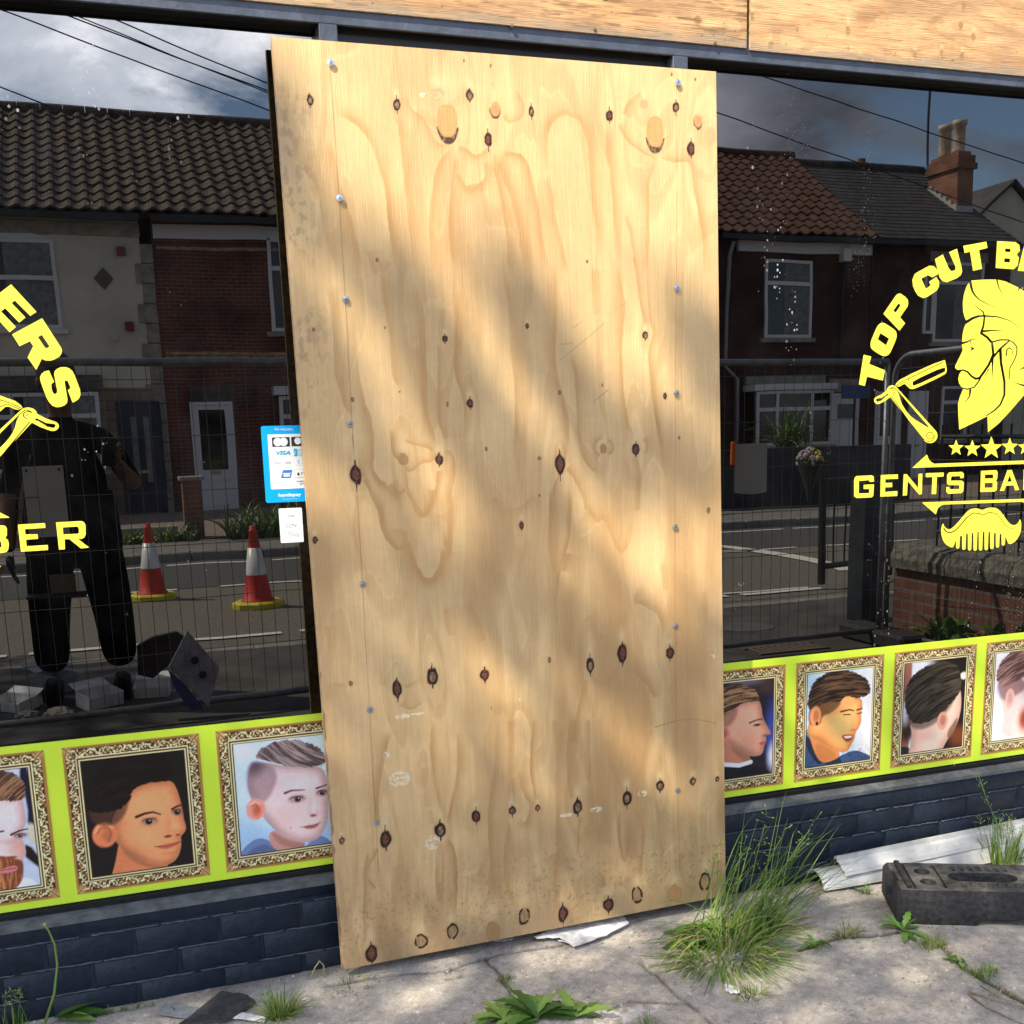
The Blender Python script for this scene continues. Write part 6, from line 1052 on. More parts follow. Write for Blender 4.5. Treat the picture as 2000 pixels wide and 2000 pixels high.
t = thing('bent_grass', 'bent straw coloured grass stem beside the plywood foot', 'grass', tuple(P[0])); mb.build('blade', leafm, t, smooth=True)
t = thing('shepherds_purse', 'tall thin seeding weed standing before the navy wall at the right edge', 'weed', tuple(PZ(1965, 1640)))
mb = MB(); P = [PY(1962, 1640, -.10), PY(1945, 1605, -.10), PY(1925, 1555, -.10), PY(1908, 1505, -.10)]; mb.tube(P, .0013, 5, 4)
for k in range(34):
    i = random.random()*2.6+.3; q = P[int(i)]+(P[int(i)+1]-P[int(i)])*(i % 1) if i < 3 else P[3]; e = q+np.array([random.uniform(-.02, .02), random.uniform(-.01, .01), random.uniform(.002, .012)]); mb.tube([q, e], .0005, 3, 4, caps=False); mb.tube([e, e+np.array([0, 0, .004])], [.0008, .0026], 4, 4)
mb.build('stem', leafm, t)
# torn white board under the plywood, scraps, slate, plate
whd = mat('dirty_white_board', (.74, .75, .80), .6, .4, noise=(22, .35), bump=(60, .4))
def slab(name, label, cat, px, z, th, m, tilt=0, jag=0):
    P = PZ([p[0] for p in px], [p[1] for p in px], z); P = [(p[0], p[1]) for p in P]
    if jag:
        Q = []
        for i, a in enumerate(P):
            b_ = P[(i+1) % len(P)]; n = 4
            for k in range(n): Q.append((a[0]+(b_[0]-a[0])*k/n+random.uniform(-jag, jag)*(k > 0), a[1]+(b_[1]-a[1])*k/n+random.uniform(-jag, jag)*(k > 0)))
        P = Q
    n = len(P); hz = lambda x, y: z+tilt*(x-P[0][0])+random.uniform(0, .003)
    top = [(x, y, hz(x, y)+th) for x, y in P]; bot = [(x, y, zz-th) for (x, y, zz) in top]
    b = MB().add(top+bot, [tuple(range(n)), tuple(range(2*n-1, n-1, -1))]+[(i, (i+1) % n, (i+1) % n+n, i+n) for i in range(n)])
    c = np.mean(P, 0); return tag(b.build(name, m, loc=(c[0], c[1], z)), label, cat)
slab('torn_board', 'torn white board sheet poking out under the plywood foot', 'board scrap', [(1045, 1832), (1130, 1795), (1205, 1772), (1228, 1805), (1185, 1828), (1120, 1850), (1092, 1833), (1047, 1834)], GZ+.012, .0035, whd, 0, .003)
slab('board_flake', 'thin white flake under the torn board sheet', 'board scrap', [(1090, 1838), (1130, 1848), (1188, 1825), (1190, 1820), (1120, 1835)], GZ+.004, .002, whd, 0, .001)
slab('paper_scrap', 'pale peeled flake at the plywood foot left of the torn board', 'scrap', [(960, 1838), (1006, 1828), (1002, 1836), (985, 1840)], GZ+.002, .001, whd, 0, .001)
slab('paper_scrap', 'crumpled white paper scrap below the big grass tuft', 'scrap', [(1415, 1925), (1435, 1928), (1446, 1940), (1428, 1943), (1420, 1938)], GZ+.002, .003, whd, 0, .003)
slab('paper_scrap', 'tiny white paper scrap in the right hand crack', 'scrap', [(1874, 1878), (1882, 1880), (1884, 1887), (1876, 1886)], GZ+.002, .003, whd, 0, .001)
slab('slate_offcut', 'dark slate offcut leaning by the wall left of the bright tuft', 'slate', [(432, 1940), (478, 1945), (500, 1960), (440, 1998), (350, 2004)], GZ+.006, .005, mat('slate', (.060, .058, .060), .75, .3, noise=(40, .3), bump=(80, .6)), 0, .003)
slab('white_strip', 'broken white plastic strip between slate and grass tuft', 'plastic scrap', [(452, 1990), (470, 1978), (520, 1990), (516, 1998)], GZ+.004, .002, whd, 0, .001)
t = slab('metal_plate', 'small shiny metal plate lying by the left wall', 'metal plate', [(306, 1983), (322, 1963), (388, 1968), (372, 1992)], GZ+.006, .0015, mat('dull_zinc', (.50, .54, .60), .35, metal=.6, noise=(30, .2)))
c = PZ(338, 1973, GZ+.009); MB().tube([(c[0], c[1], GZ+.009), (c[0]+.004, c[1]-.003, GZ+.015), (c[0]-.004, c[1]+.002, GZ+.018), (c[0]+.001, c[1], GZ+.012)], .0022, 6).build('putty_blob', mat('putty', (.22, .20, .20), .7), t, smooth=True)
crumb = MB()
for i in range(420):
    x = random.uniform(-.95, 2.5); y = -random.random()**2*(.15 if random.random() < .6 else 1.0)-.055; s = random.uniform(.0015, .0048)*(1.6 if random.random() < .06 else 1)
    v = [(x+random.uniform(-s, s), y+random.uniform(-s, s), GZ+random.uniform(-.001, s)) for _ in range(6)]; crumb.add(v, [(0, 1, 2), (0, 2, 3), (0, 3, 1), (1, 2, 4), (2, 3, 5), (3, 1, 4), (4, 2, 5), (5, 3, 4)], random.choice((0, 0, 0, 1, 2)))
tag(crumb.build('grit', [mat('grit_grey', (.30, .28, .25), .9), mat('grit_dark', (.08, .07, .06), .9), mat('grit_white', (.6, .6, .58), .8)]), 'loose grit and mortar crumbs scattered over the paving', 'grit', kind='stuff')
moss = MB()
for P, w_ in CRW[1:3]+CRW[6:7]+CRW[3:5]:
    for (a, b_) in zip(P, P[1:]):
        L_ = math.hypot(b_[0]-a[0], b_[1]-a[1])
        for k in range(int(L_*420)):
            t_ = random.random(); x, y = a[0]+(b_[0]-a[0])*t_+random.gauss(0, .006), a[1]+(b_[1]-a[1])*t_+random.gauss(0, .006)
            if vn(np.array(x*6.), np.array(y*6.), 9) < .42: continue
            blade(moss, (x, y, GZ-.006), (random.uniform(-1, 1), random.uniform(-1, 1), .8), random.uniform(.006, .028), .0016, .6, random.choice((0, 1, 2, 3)), 3)
tag(moss.build('crack_moss', leafm), 'moss and seedlings filling the paving cracks', 'moss', kind='stuff')
# gutter lengths lying against the wall
upvc = mat('white_upvc_weathered', (.56, .56, .55), .45, .5, noise=(9, .22), bump=(40, .15))
def extr(prof, a, b_, name, m, parent=None, loc=None, th=.002):
    """open profile (u across, v up) swept from a to b; given thickness"""
    a, b_ = Vector(a), Vector(b_); d = (b_-a).normalized(); s = d.cross(Vector((0, 0, 1))).normalized(); up = s.cross(d).normalized(); n = len(prof); nr = []
    for i in range(n):
        p0, p1 = prof[max(i-1, 0)], prof[min(i+1, n-1)]; dx, dy = p1[0]-p0[0], p1[1]-p0[1]; l = math.hypot(dx, dy) or 1; nr.append((-dy/l*th, dx/l*th))
    ring = prof+[(p[0]+q[0], p[1]+q[1]) for p, q in zip(prof, nr)][::-1]; k = len(ring)
    V = [a+s*u+up*v for u, v in ring]+[b_+s*u+up*v for u, v in ring]
    F = [(i, (i+1) % k, (i+1) % k+k, i+k) for i in range(k)]+[(i, i+1, k-2-i, k-1-i) for i in range(n-1)]+[(k+k-1-i, k+k-2-i, k+i+1, k+i) for i in range(n-1)]
    return MB().add(V, F).build(name, m, parent, loc=loc)
A0 = PZ(1590, 1722, GZ+.02); B0 = PZ(1990, 1655, GZ+.02); d_ = (B0-A0)
half = [(-.056*math.cos(a), .056*math.sin(a)-.018) for a in np.linspace(.12, math.pi-.12, 14)]
tag(extr(half, A0, A0+d_*2.6, 'gutter_length', upvc, loc=tuple(A0)), 'half round white gutter length lying upturned on the paving by the wall', 'gutter')
A1 = PY(1640, 1686, -.12); A1[2] = GZ+.072; B1 = PY(2000, 1632, -.10); B1[2] = GZ+.082; d_ = B1-A1
tr = [(-.030, .012), (-.028, .022), (-.018, .024), (-.016, .010), (.0, .006), (.010, -.008), (.026, -.012), (.030, -.024), (.034, -.024)]
tag(extr(tr, A1, A1+d_*2.4, 'fascia_trim', upvc, loc=tuple(A1)), 'white moulded plastic trim resting on top of the round gutter length', 'plastic trim')
# twigs
twm = mat('dry_twig', (.36, .29, .21), .8, .2, noise=(50, .3))
for i, (P, lab) in enumerate((([(1892, 1943), (1925, 1965), (1965, 1985), (2005, 2003)], 'dry twig at the bottom right corner, lower of the crossing pair'), ([(1893, 1936), (1935, 1950), (1975, 1962), (2010, 1968)], 'dry twig at the bottom right corner, upper of the crossing pair'), ([(1915, 1925), (1950, 1945), (1985, 1958)], 'short dry twig behind the crossing twigs at the bottom right'))):
    Q = PZ([p[0] for p in P], [p[1] for p in P], GZ+.004+.003*i); m_ = MB(); m_.tube(Q, [.0030, .0026, .0022, .0016][:len(Q)], 7); mid = Q[1]; m_.tube([mid, mid+np.array([.03, .02, .006]), mid+np.array([.06, .015, .004])], [.0018, .0014, .0009], 5)
    tag(m_.build('twig', twm, loc=tuple(Q[0]), smooth=True), lab, 'twig')
# recycled rubber foot block for the site fencing
def foot_block():
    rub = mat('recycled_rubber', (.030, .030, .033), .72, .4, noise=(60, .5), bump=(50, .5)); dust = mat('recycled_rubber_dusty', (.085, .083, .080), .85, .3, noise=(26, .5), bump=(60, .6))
    t = thing('rubber_block', 'black rubber fence foot block lying empty on the paving at the right', 'fence foot')
    L_, W, H = .70, .22, .115
    bm = MB()
    # body : top plate built round its openings (local x along, y across)
    xs = [0, .045, .085, .155, .175, .315, .335, .40, .46, .545, .615, .655, L_]
    def ring_hole(cx, cy, r, mb_, z0, z1, n=16, mi=0):
        for k in range(n):
            a0, a1 = 2*math.pi*k/n, 2*math.pi*(k+1)/n
            mb_.add([(cx+r*math.cos(a0), cy+r*math.sin(a0), z1), (cx+r*math.cos(a1), cy+r*math.sin(a1), z1), (cx+r*math.cos(a1), cy+r*math.sin(a1), z0), (cx+r*math.cos(a0), cy+r*math.sin(a0), z0)], [(3, 2, 1, 0)], mi)
    me_b = bmesh.new()
    def bx(x0, x1, y0, y1, z0, z1): 
        r = bmesh.ops.create_cube(me_b, size=1); 
        for v in r['verts']: v.co = Vector((x0+(v.co.x+.5)*(x1-x0), y0+(v.co.y+.5)*(y1-y0), z0+(v.co.z+.5)*(z1-z0)))
    me_b.free()
    return t, rub, dust, L_, W, H
def bool_block():
    t, rub, dust, L_, W, H = foot_block()
    def mk(mb_, name='tmp'): 
        o = mb_.build(name, rub); return o
    base = MB()
    # outline seen from the side: arch between the two feet, chamfered ends
    prof = [(0, .012), (.012, 0), (.235, 0), (.262, .022), (.438, .022), (.465, 0), (.688, 0), (.700, .012), (.700, .098), (.688, .112), (.012, .112), (0, .098)]
    base.prism(prof, 0, W); o = mk(base); cut = MB()
    cutters = []
    def cyl(cx, cy, r, z0, z1): c = MB(); c.lathe([(0, z0), (r, z0), (r, z1), (0, z1)], cx, cy, 20); cutters.append(c)
    for cx in (.105, .595):
        for cy in (.065, .150): cyl(cx, cy, .024, .07, .2)
    for cx in (.40,): cyl(cx, .05, .02, .08, .2)
    g = MB(); P = [(.215+.04*math.cos(a), .11+.036*math.sin(a)) for a in np.linspace(math.pi/2, 1.5*math.pi, 10)]+[(.34+.04*math.cos(a), .11+.036*math.sin(a)) for a in np.linspace(-math.pi/2, math.pi/2, 10)]
    n = len(P); g.add([(x, y, -.05) for x, y in P]+[(x, y, .2) for x, y in P], [tuple(range(n))[::-1], tuple(range(n, 2*n))]+[(i, (i+1) % n, (i+1) % n+n, i+n) for i in range(n)]); cutters.append(g)
    for x0, x1, y0, y1, z0 in ((.05, .060, .01, .21, .10), (.140, .152, .02, .20, .103), (-.01, .02, .07, .15, .03), (.55, .56, .02, .2, .103), (.64, .65, .02, .2, .103)): c = MB(); c.box(x0, x1, y0, y1, z0, .2); cutters.append(c)
    for k in range(7): x = .20+k*.026; c = MB(); c.box(x, x+.010, .045, .062, .106, .2); cutters.append(c); c = MB(); c.box(x, x+.010, .158, .175, .106, .2); cutters.append(c)
    tmp = []
    for c in cutters:
        k = c.build('cut', rub); tmp.append(k)
        bmm = bmesh.new(); bmm.from_mesh(k.data); bmesh.ops.recalc_face_normals(bmm, faces=bmm.faces); bmm.to_mesh(k.data); bmm.free()
        md = o.modifiers.new('b', 'BOOLEAN'); md.operation = 'DIFFERENCE'; md.object = k; md.solver = 'EXACT'
    bmm = bmesh.new(); bmm.from_mesh(o.data); bmesh.ops.recalc_face_normals(bmm, faces=bmm.faces); bmm.to_mesh(o.data); bmm.free()
    bv = o.modifiers.new('bev', 'BEVEL'); bv.width = .0035; bv.segments = 2; bv.limit_method = 'ANGLE'; bv.angle_limit = R_(40)
    dg = bpy.context.evaluated_depsgraph_get(); me = bpy.data.meshes.new_from_object(o.evaluated_get(dg)); 
    for k in tmp+[o]: bpy.data.objects.remove(k)
    body = bpy.data.objects.new('body', me); COL.objects.link(body); body.parent = t
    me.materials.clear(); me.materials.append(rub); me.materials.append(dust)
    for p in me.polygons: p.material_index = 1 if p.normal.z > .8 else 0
    me.polygons.foreach_set('use_smooth', np.ones(len(me.polygons), bool)); me.set_sharp_from_angle(angle=R_(30))
    b = MB()
    b.box(.030, .046, .012, .208, .1125, .126, bev=.003); b.build('end_rib', rub, t)
    for k in range(7):
        for y in (.038, .1815): x = .205+k*.026; MBk = MB().tube([(x, y-.006, .1115), (x, y+.006, .1115)], .008, 8); MBk.build('grip_rib', dust, t)
    a = PZ(1750, 1806, GZ); e = PZ(1990, 1812, GZ); yaw = math.atan2(e[1]-a[1], e[0]-a[0]); t.location = (a[0], a[1], GZ+.002); t.rotation_euler = (0, 0, yaw)
bool_block()

# ================================================================== TREE THAT SHADES THE FRONTAGE (left, outside the frame)
barkm = mat('bark', (.10, .075, .055), .9, .2, noise=(12, .4), bump=(30, .8)); leafs = [mat('tree_leaf', (.055, .11, .022), .5, .4), mat('tree_leaf_light', (.09, .16, .03), .5, .4)]
def shade_tree():
    t = thing('street_tree', 'leafy street tree standing left of the shop', 'tree', (-7.6, -6.0, GZ))
    tr = MB(); top = Vector((-7.4, -5.6, 7.5)); tr.tube([(-7.6, -6, GZ-.1), (-7.65, -5.95, 2), (-7.5, -5.8, 4.5), top, (-7.2, -5.3, 10)], [.26, .22, .19, .15, .07], 12)
    for i in range(11):
        a = i*2.4; z = 4.6+i*.5; b0 = Vector((-7.45, -5.7, z)); e = b0+Vector((math.cos(a)*random.uniform(2, 3.4), math.sin(a)*random.uniform(1.6, 2.8), random.uniform(1.2, 2.6))); tr.tube([b0, (b0+e)/2+Vector((0, 0, .5)), e], [.08, .05, .02], 7)
    tr.build('trunk', barkm, t, smooth=True)
    rnd = np.random.RandomState(11); V = []; Fc = []; mi = []
    # foliage density, described on the wall / paving it throws its shade over : (x, z) on the front, y on the ground
    def dens(px, py):
        d = 0
        for P, w0, w1, k in STREAKS: d = np.maximum(d, k*(1-sstep(-6, 14, s_stroke(px, py, P, w0, w1))))
        for P, k in GAPS: d = d*(1-k*(1-sstep(-6, 18, s_poly(px, py, P))))
        return d
    n = 0; N_ = 52000
    px = rnd.uniform(-1100, 3300, N_); py = rnd.uniform(60, 2700, N_); keep = rnd.rand(N_) < dens(px, py); px, py = px[keep], py[keep]
    onwall = PY(px, py, -.05); g = PZ(px, py, GZ); w_ = onwall[:, 2] > GZ
    tgt = np.where(w_[:, None], onwall, g); ok = (tgt[:, 1] > -5.4) & (tgt[:, 0] > -6) & (tgt[:, 0] < 6); tgt = tgt[ok]
    tt = rnd.uniform(10.2, 13.2, len(tgt)); P = tgt-L*tt[:, None]
    s = rnd.uniform(.026, .052, len(P)); a = rnd.normal(size=(len(P), 3)); a /= np.linalg.norm(a, axis=1)[:, None]; b = np.cross(a, rnd.normal(size=(len(P), 3))); b /= np.linalg.norm(b, axis=1)[:, None]
    v = np.stack([P-a*s[:, None]*1.35, P+b*s[:, None]*.8, P+a*s[:, None]*1.35, P-b*s[:, None]*.8], 1).reshape(-1, 3); f = np.arange(len(v)).reshape(-1, 4)
    # rest of the crown, its far side
    M_ = 9000; q = rnd.normal(size=(M_, 3)); q /= np.linalg.norm(q, axis=1)[:, None]; q = q*(rnd.rand(M_)**.4)[:, None]*np.array([2.6, 2.2, 2.2])+np.array([-9.6, -8.4, 9.0]); s2 = rnd.uniform(.04, .07, M_); a = rnd.normal(size=(M_, 3)); a /= np.linalg.norm(a, axis=1)[:, None]; b = np.cross(a, rnd.normal(size=(M_, 3))); b /= np.linalg.norm(b, axis=1)[:, None]
    v2 = np.stack([q-a*s2[:, None]*1.3, q+b*s2[:, None]*.8, q+a*s2[:, None]*1.3, q-b*s2[:, None]*.8], 1).reshape(-1, 3); v = np.concatenate([v, v2]); f = np.arange(len(v)).reshape(-1, 4)
    o = link('crown', v, f, leafs, t); o.data.polygons.foreach_set('material_index', rnd.randint(0, 2, len(f)).astype(np.int32))
    print('LEAVES', len(f))
STREAKS = [([(200, 1750), (1000, 1720), (2400, 1620)], 900, 900, .26), ([(-900, 2200), (3000, 2200)], 1100, 1100, .9), ([(-900, 1500), (520, 1500)], 900, 760, .18),
 ([(545, 200), (575, 330), (640, 520)], 60, 80, .75), ([(560, 620), (600, 760), (640, 860)], 90, 130, .7), ([(600, 640), (700, 820), (780, 980)], 90, 130, .35),
 ([(795, 560), (850, 680), (930, 830), (1040, 1000)], 60, 150, .85), ([(1015, 590), (1090, 740), (1180, 880), (1260, 1000)], 70, 110, .9), ([(1360, 640), (1430, 800)], 60, 100, .85), ([(900, 820), (1050, 1010), (1180, 1180), (1300, 1330)], 120, 120, .7), ([(1300, 880), (1400, 1000)], 60, 100, .4),
 ([(640, 1160), (900, 1200), (1100, 1260), (1380, 1400)], 190, 210, .45)]
GAPS = [([(1060, 1060), (1120, 1040), (1330, 1230), (1400, 1330), (1340, 1370), (1150, 1250), (1060, 1150)], .8), ([(850, 1270), (1010, 1330), (1090, 1460), (1000, 1470), (880, 1400)], .8), ([(1240, 1430), (1330, 1440), (1400, 1620), (1330, 1610), (1260, 1540)], .75), ([(590, 960), (700, 960), (850, 1130), (960, 1170), (900, 1200), (740, 1130)], .6), ([(1490, 1290), (1560, 1280), (1700, 1480), (1620, 1500)], .6), ([(1800, 1240), (1880, 1230), (2000, 1440), (1930, 1460)], .6)]
shade_tree()

# ================================================================== ACROSS THE STREET (seen mirrored in the shop windows)
HY = -21.0                                                # front wall line of the terrace
render_m = mat('cream_render', (.62, .60, .50), .92, .2, noise=(1.2, .12), bump=(60, .4)); clad = brickmat('stone_cladding', (.24, .20, .13), (.18, .15, .10), (.12, .11, .09), .42, .19, .012)
brA = brickmat('terrace_brick', (.17, .050, .030), (.11, .036, .026), (.16, .13, .11)); brB = brickmat('terrace_brick_dark', (.085, .030, .022), (.055, .024, .018), (.07, .058, .05))
upv = mat('white_window_plastic', (.70, .72, .74), .4, .5); stone_l = mat('lintel_stone', (.30, .28, .24), .85, .3, noise=(6, .25)); dkst = mat('dark_lintel', (.09, .08, .07), .8, .3, noise=(6, .3))
pgl = mat('house_glass', (.015, .018, .020), .06, .8); net = mat('net_curtain', (.20, .22, .22), .9, .2, noise=(9, .3)); soil = mat('black_plastic', (.02, .02, .022), .5)
tileD = mat('brown_concrete_tile', (.105, .083, .070), .85, .3, noise=(9, .55), bump=(40, .4)); tileR = mat('red_brown_tile', (.095, .045, .032), .85, .3, noise=(3.5, .35), bump=(40, .4)); slateM = mat('roof_slate', (.055, .053, .053), .7, .35, noise=(5, .35))
def xz(p, y=21.0): q = PY(p[0], p[1], y); return float(q[0]), float(q[2])
def rect_h(p0, p1, y=21.0):
    (x0, z1), (x1, z0) = xz(p0, y), xz(p1, y); return min(x0, x1), max(x0, x1), min(z0, z1), max(z0, z1)
def hwindow(par, x0, x1, z0, z1, y=HY, trans=.30, curtain=True, lintel=None, sill=True, mull=None):
    f = MB(); w_ = .075; f.box(x0, x0+w_, y-.02, y+.05, z0, z1, bev=.008); f.box(x1-w_, x1, y-.02, y+.05, z0, z1, bev=.008); f.box(x0+w_, x1-w_, y-.02, y+.048, z1-w_, z1, bev=.008); f.box(x0+w_, x1-w_, y-.02, y+.048, z0, z0+w_, bev=.008)
    zt = z1-(z1-z0)*trans
    if trans: f.box(x0+w_, x1-w_, y-.02, y+.052, zt-w_*.6, zt+w_*.6, bev=.008)
    if mull:
        for u in mull: xm = x0+(x1-x0)*u; f.box(xm-w_*.5, xm+w_*.5, y-.02, y+.05, z0+w_, z1-w_, bev=.008)
    fr = f.build('window', upv, par); MB().box(x0+w_*.9, x1-w_*.9, y-.01, y+.01, z0+w_*.9, z1-w_*.9).build('pane', pgl, fr)
    if curtain: MB().box(x0+(x1-x0)*.42, x1-w_, y+.011, y+.014, z0+w_, z1-w_).build('curtain', net, fr)
    if sill: MB().box(x0-.1, x1+.1, y-.02, y+.09, z0-.10, z0-.002, bev=.01).build('sill', stone_l if sill == 1 else upv, fr)
    if lintel: MB().box(x0-.12, x1+.12, y-.01, y+.012, z1+.002, z1+.24).build('lintel', lintel, fr)
    return fr
def hdoor(par, x0, x1, z0, z1, m, glassz=None, strips=0, y=HY, frame=upv):
    f = MB(); w_ = .07; f.box(x0, x0+w_, y-.02, y+.03, z0, z1, bev=.006); f.box(x1-w_, x1, y-.02, y+.03, z0, z1, bev=.006); f.box(x0+w_, x1-w_, y-.02, y+.028, z1-w_, z1, bev=.006)
    d = f.build('door', frame, par); MB().box(x0+w_, x1-w_, y-.03, y+.012, z0, z1-w_).build('leaf', m, d)
    W = x1-x0; H = z1-z0
    if glassz: MB().box(x0+.20*W, x1-.20*W, y+.011, y+.018, z0+H*glassz[0], z0+H*glassz[1]).build('glazing', pgl, d)
    for k in range(strips): u = (.30, .58)[k]; MB().box(x0+u*W, x0+(u+.13)*W, y+.011, y+.018, z0+H*.28, z0+H*.86).build('glazing', net, d)
    if m is upv:
        b = MB(); b.box(x0+.2*W, x1-.2*W, y+.012, y+.022, z0+H*.06, z0+H*.09).box(x0+.2*W, x1-.2*W, y+.012, y+.022, z0+H*.30, z0+H*.33); b.build('door_panel', upv, d)
    MB().box(x0+W*.38, x0+W*.62, y+.012, y+.026, z0+H*.36, z0+H*.39).build('letter_slot', mat('brass', (.45, .38, .22), .4, metal=.8), d)
    MB().tube([(x0+W*.14, y+.05, z0+H*.47), (x0+W*.26, y+.05, z0+H*.47)], .012, 6).build('handle', mat('chrome', (.7, .7, .7), .25, metal=1), d)
    return d
def roof(par, x0, x1, m, ez=5.78, rz=8.42, ey=HY+.35, ry=-24.5, kind='pantile', name='roof'):
    """front slope built from stepped, rolled courses; plain rear slope"""
    mb = MB(); dy, dz = ry-ey, rz-ez; Ls = math.hypot(dy, dz); uy, uz = dy/Ls, dz/Ls; ny, nz = -uz, uy; ny, nz = (uz, -uy) if False else (-(-uz), -uy*1.0)
    n_ = np.array([uz, -uy]); n_ = n_ if n_[1] > 0 else -n_
    rows = int(Ls/(.335 if kind == 'pantile' else .21)); per = .30; nx = max(int((x1-x0)/(.05 if kind == 'pantile' else 1.0)), 2)
    xs = np.linspace(x0, x1, nx+1)
    for r in range(rows):
        a0, a1 = Ls*r/rows, Ls*(r+1)/rows+.03
        jit = np.zeros(nx+1) if kind == 'slate' else np.repeat(np.random.uniform(-.004, .004, int((x1-x0)/per)+3), 6)[:nx+1]
        ph = (xs/per) % 1
        prof = np.where(ph < .55, .052*np.sin(np.pi*ph/.55), -.020*np.sin(np.pi*(ph-.55)/.45)) if kind == 'pantile' else np.zeros(nx+1)
        V = []
        for i, x in enumerate(xs):
            h0 = .045+prof[i]+jit[i] if kind == 'pantile' else .018; h1 = .008+prof[i]+jit[i] if kind == 'pantile' else .004
            V += [(x, ey+uy*a0+n_[0]*(h0-.05), ez+uz*a0+n_[1]*(h0-.05)), (x, ey+uy*a0+n_[0]*h0, ez+uz*a0+n_[1]*h0), (x, ey+uy*a1+n_[0]*h1, ez+uz*a1+n_[1]*h1)]
        mb.add(V, [(3*i+k, 3*i+3+k, 3*i+4+k, 3*i+1+k) for i in range(nx) for k in (0, 1)])
    mb.add([(x0, ry, rz+.03), (x1, ry, rz+.03), (x1, 2*ry-ey, ez), (x0, 2*ry-ey, ez), (x0, ey+.02, ez-.03), (x1, ey+.02, ez-.03), (x1, 2*ry-ey, ez-.03), (x0, 2*ry-ey, ez-.03)], [(0, 1, 2, 3), (7, 6, 5, 4)])
    o = mb.build(name, m, par)
    rb = MB(); x = x0
    while x < x1: rb.tube([(x, ry, rz+.035), (min(x+.44, x1), ry, rz+.035)], .115, 10); x += .45
    rb.build('ridge', m, o); return o
def house(label, x0, x1, wm, low=None, lowz=2.55):
    t = thing('terraced_house', label, 'house', ((x0+x1)/2, HY, GZ), 'terraced houses across the road')
    b = MB(); b.prism([(x0, GZ), (x1, GZ), (x1, 5.74), (x0, 5.74)], HY-7, HY); g = MB()
    b.build('wall', wm, t)
    for x in (x0, x1-.02): MB().add([(x, HY, 5.742), (x, HY-7, 5.742), (x, -24.5, 8.36), (x+.02, HY, 5.742), (x+.02, HY-7, 5.742), (x+.02, -24.5, 8.36)], [(0, 1, 2), (5, 4, 3), (0, 2, 5, 3), (1, 4, 5, 2)]).build('gable', wm, t)
    if low: MB().box(x0, x1, HY, HY+.05, GZ, lowz).build('lower_cladding', low, t)
    return t
xp = .62; xq = 6.4                                         # party walls
# -- cream house
h = house('cream rendered terraced house with stone clad ground floor seen in the left window', -6.2, xp-.22, render_m, clad, 2.52)
roof(h, -6.2, xp, tileD); MB().box(-6.2, xp-.2, HY+.30, HY+.42, 5.62, 5.74).build('gutter', soil, h); MB().box(-6.2, xp-.2, HY-.01, HY+.04, 5.38, 5.62).build('soffit_band', stone_l, h)
x0, x1, z0, z1 = rect_h((-32, 447), (122, 645)); hwindow(h, -2.75, x1, z0+.02, z1-.15, trans=.44, sill=2)
MB().prism([(-2.8, z1-.15)]+[(-2.8+(x1+2.8)*k/10, z1-.15+.16*math.sin(math.pi*k/10)) for k in range(11)]+[(x1, z1-.15)], HY-.01, HY+.03).build('window_arch', upv, h)
for (a, b_) in (((227, 482), (246, 500)), ((245, 631), (264, 649))): r = rect_h(a, b_); MB().box(r[0], r[1], HY, HY+.10, r[2], r[3], bev=.01).build('alarm_box', mat('red_alarm_box', (.22, .02, .03), .5), h)
c = xz((203, 544)); MB().prism([(c[0]-.18, c[1]), (c[0], c[1]+.20), (c[0]+.18, c[1]), (c[0], c[1]-.20)], HY, HY+.03).build('diamond_plaque', mat('plaque', (.13, .12, .10), .8), h)
c = xz((223, 659)); MB().tube([(c[0], HY, c[1]), (c[0], HY+.10, c[1]-.02)], .08, 12).build('vent_cowl', render_m, h)
x0, x1, z0, z1 = rect_h((0, 763), (198, 822)); z0 = 1.0; hwindow(h, -3.0, x1, .95, z1-.05, y=HY+.05, trans=.3, curtain=True, mull=(.33, .66))
r = rect_h((0, 735), (196, 764)); MB().box(-3.2, r[1]+.05, HY+.05, HY+.12, r[2]+.02, r[3]).build('dark_lintel', dkst, h)
r = rect_h((224, 784), (330, 1006)); nav = mat('navy_door', (.012, .018, .045), .4); hdoor(h, r[0], r[1], GZ+.10, r[3], nav, None, 2, y=HY+.05, frame=nav)
for k in range(14):                                       # stone quoins between the two houses
    zq = 5.25-k*.38; q_ = MB().box(xp-.22-(.12 if k % 2 else 0), xp+(.02), HY, HY+.03, zq-.37, zq, bev=.012); q_.build('quoin', stone_l, h) if zq > 0 else None
# -- brick house
h = house('red brick terraced house with white part glazed door seen in the left window', xp+.02, xq, brA)
roof(h, xp, xq, tileD); MB().box(xp, xq, HY+.30, HY+.42, 5.62, 5.74).build('gutter', soil, h); MB().box(xp+.05, xq, HY, HY+.05, 5.36, 5.62).build('white_fascia', upv, h)
hwindow(h, 2.83, 3.95, 3.60, 5.40, trans=.32); hwindow(h, 4.9, 5.9, 3.60, 5.40, trans=.32)
hdoor(h, 1.09, 1.93, GZ+.02, 2.24, upv, (.40, .93)); r = rect_h((369, 755), (448, 784)); MB().box(r[0], r[1]+.05, HY, HY+.03, r[2]+.02, r[3]).build('lintel', dkst, h)
hwindow(h, 2.85, 4.9, .95, 2.30, y=HY+.25, trans=.3, mull=(.33, .66)); MB().box(2.75, 5.0, HY, HY+.36, 2.32, 2.50, bev=.01).build('bay_roof', upv, h); MB().box(2.85, 4.9, HY, HY+.22, GZ, .93).build('bay_base', brA, h)
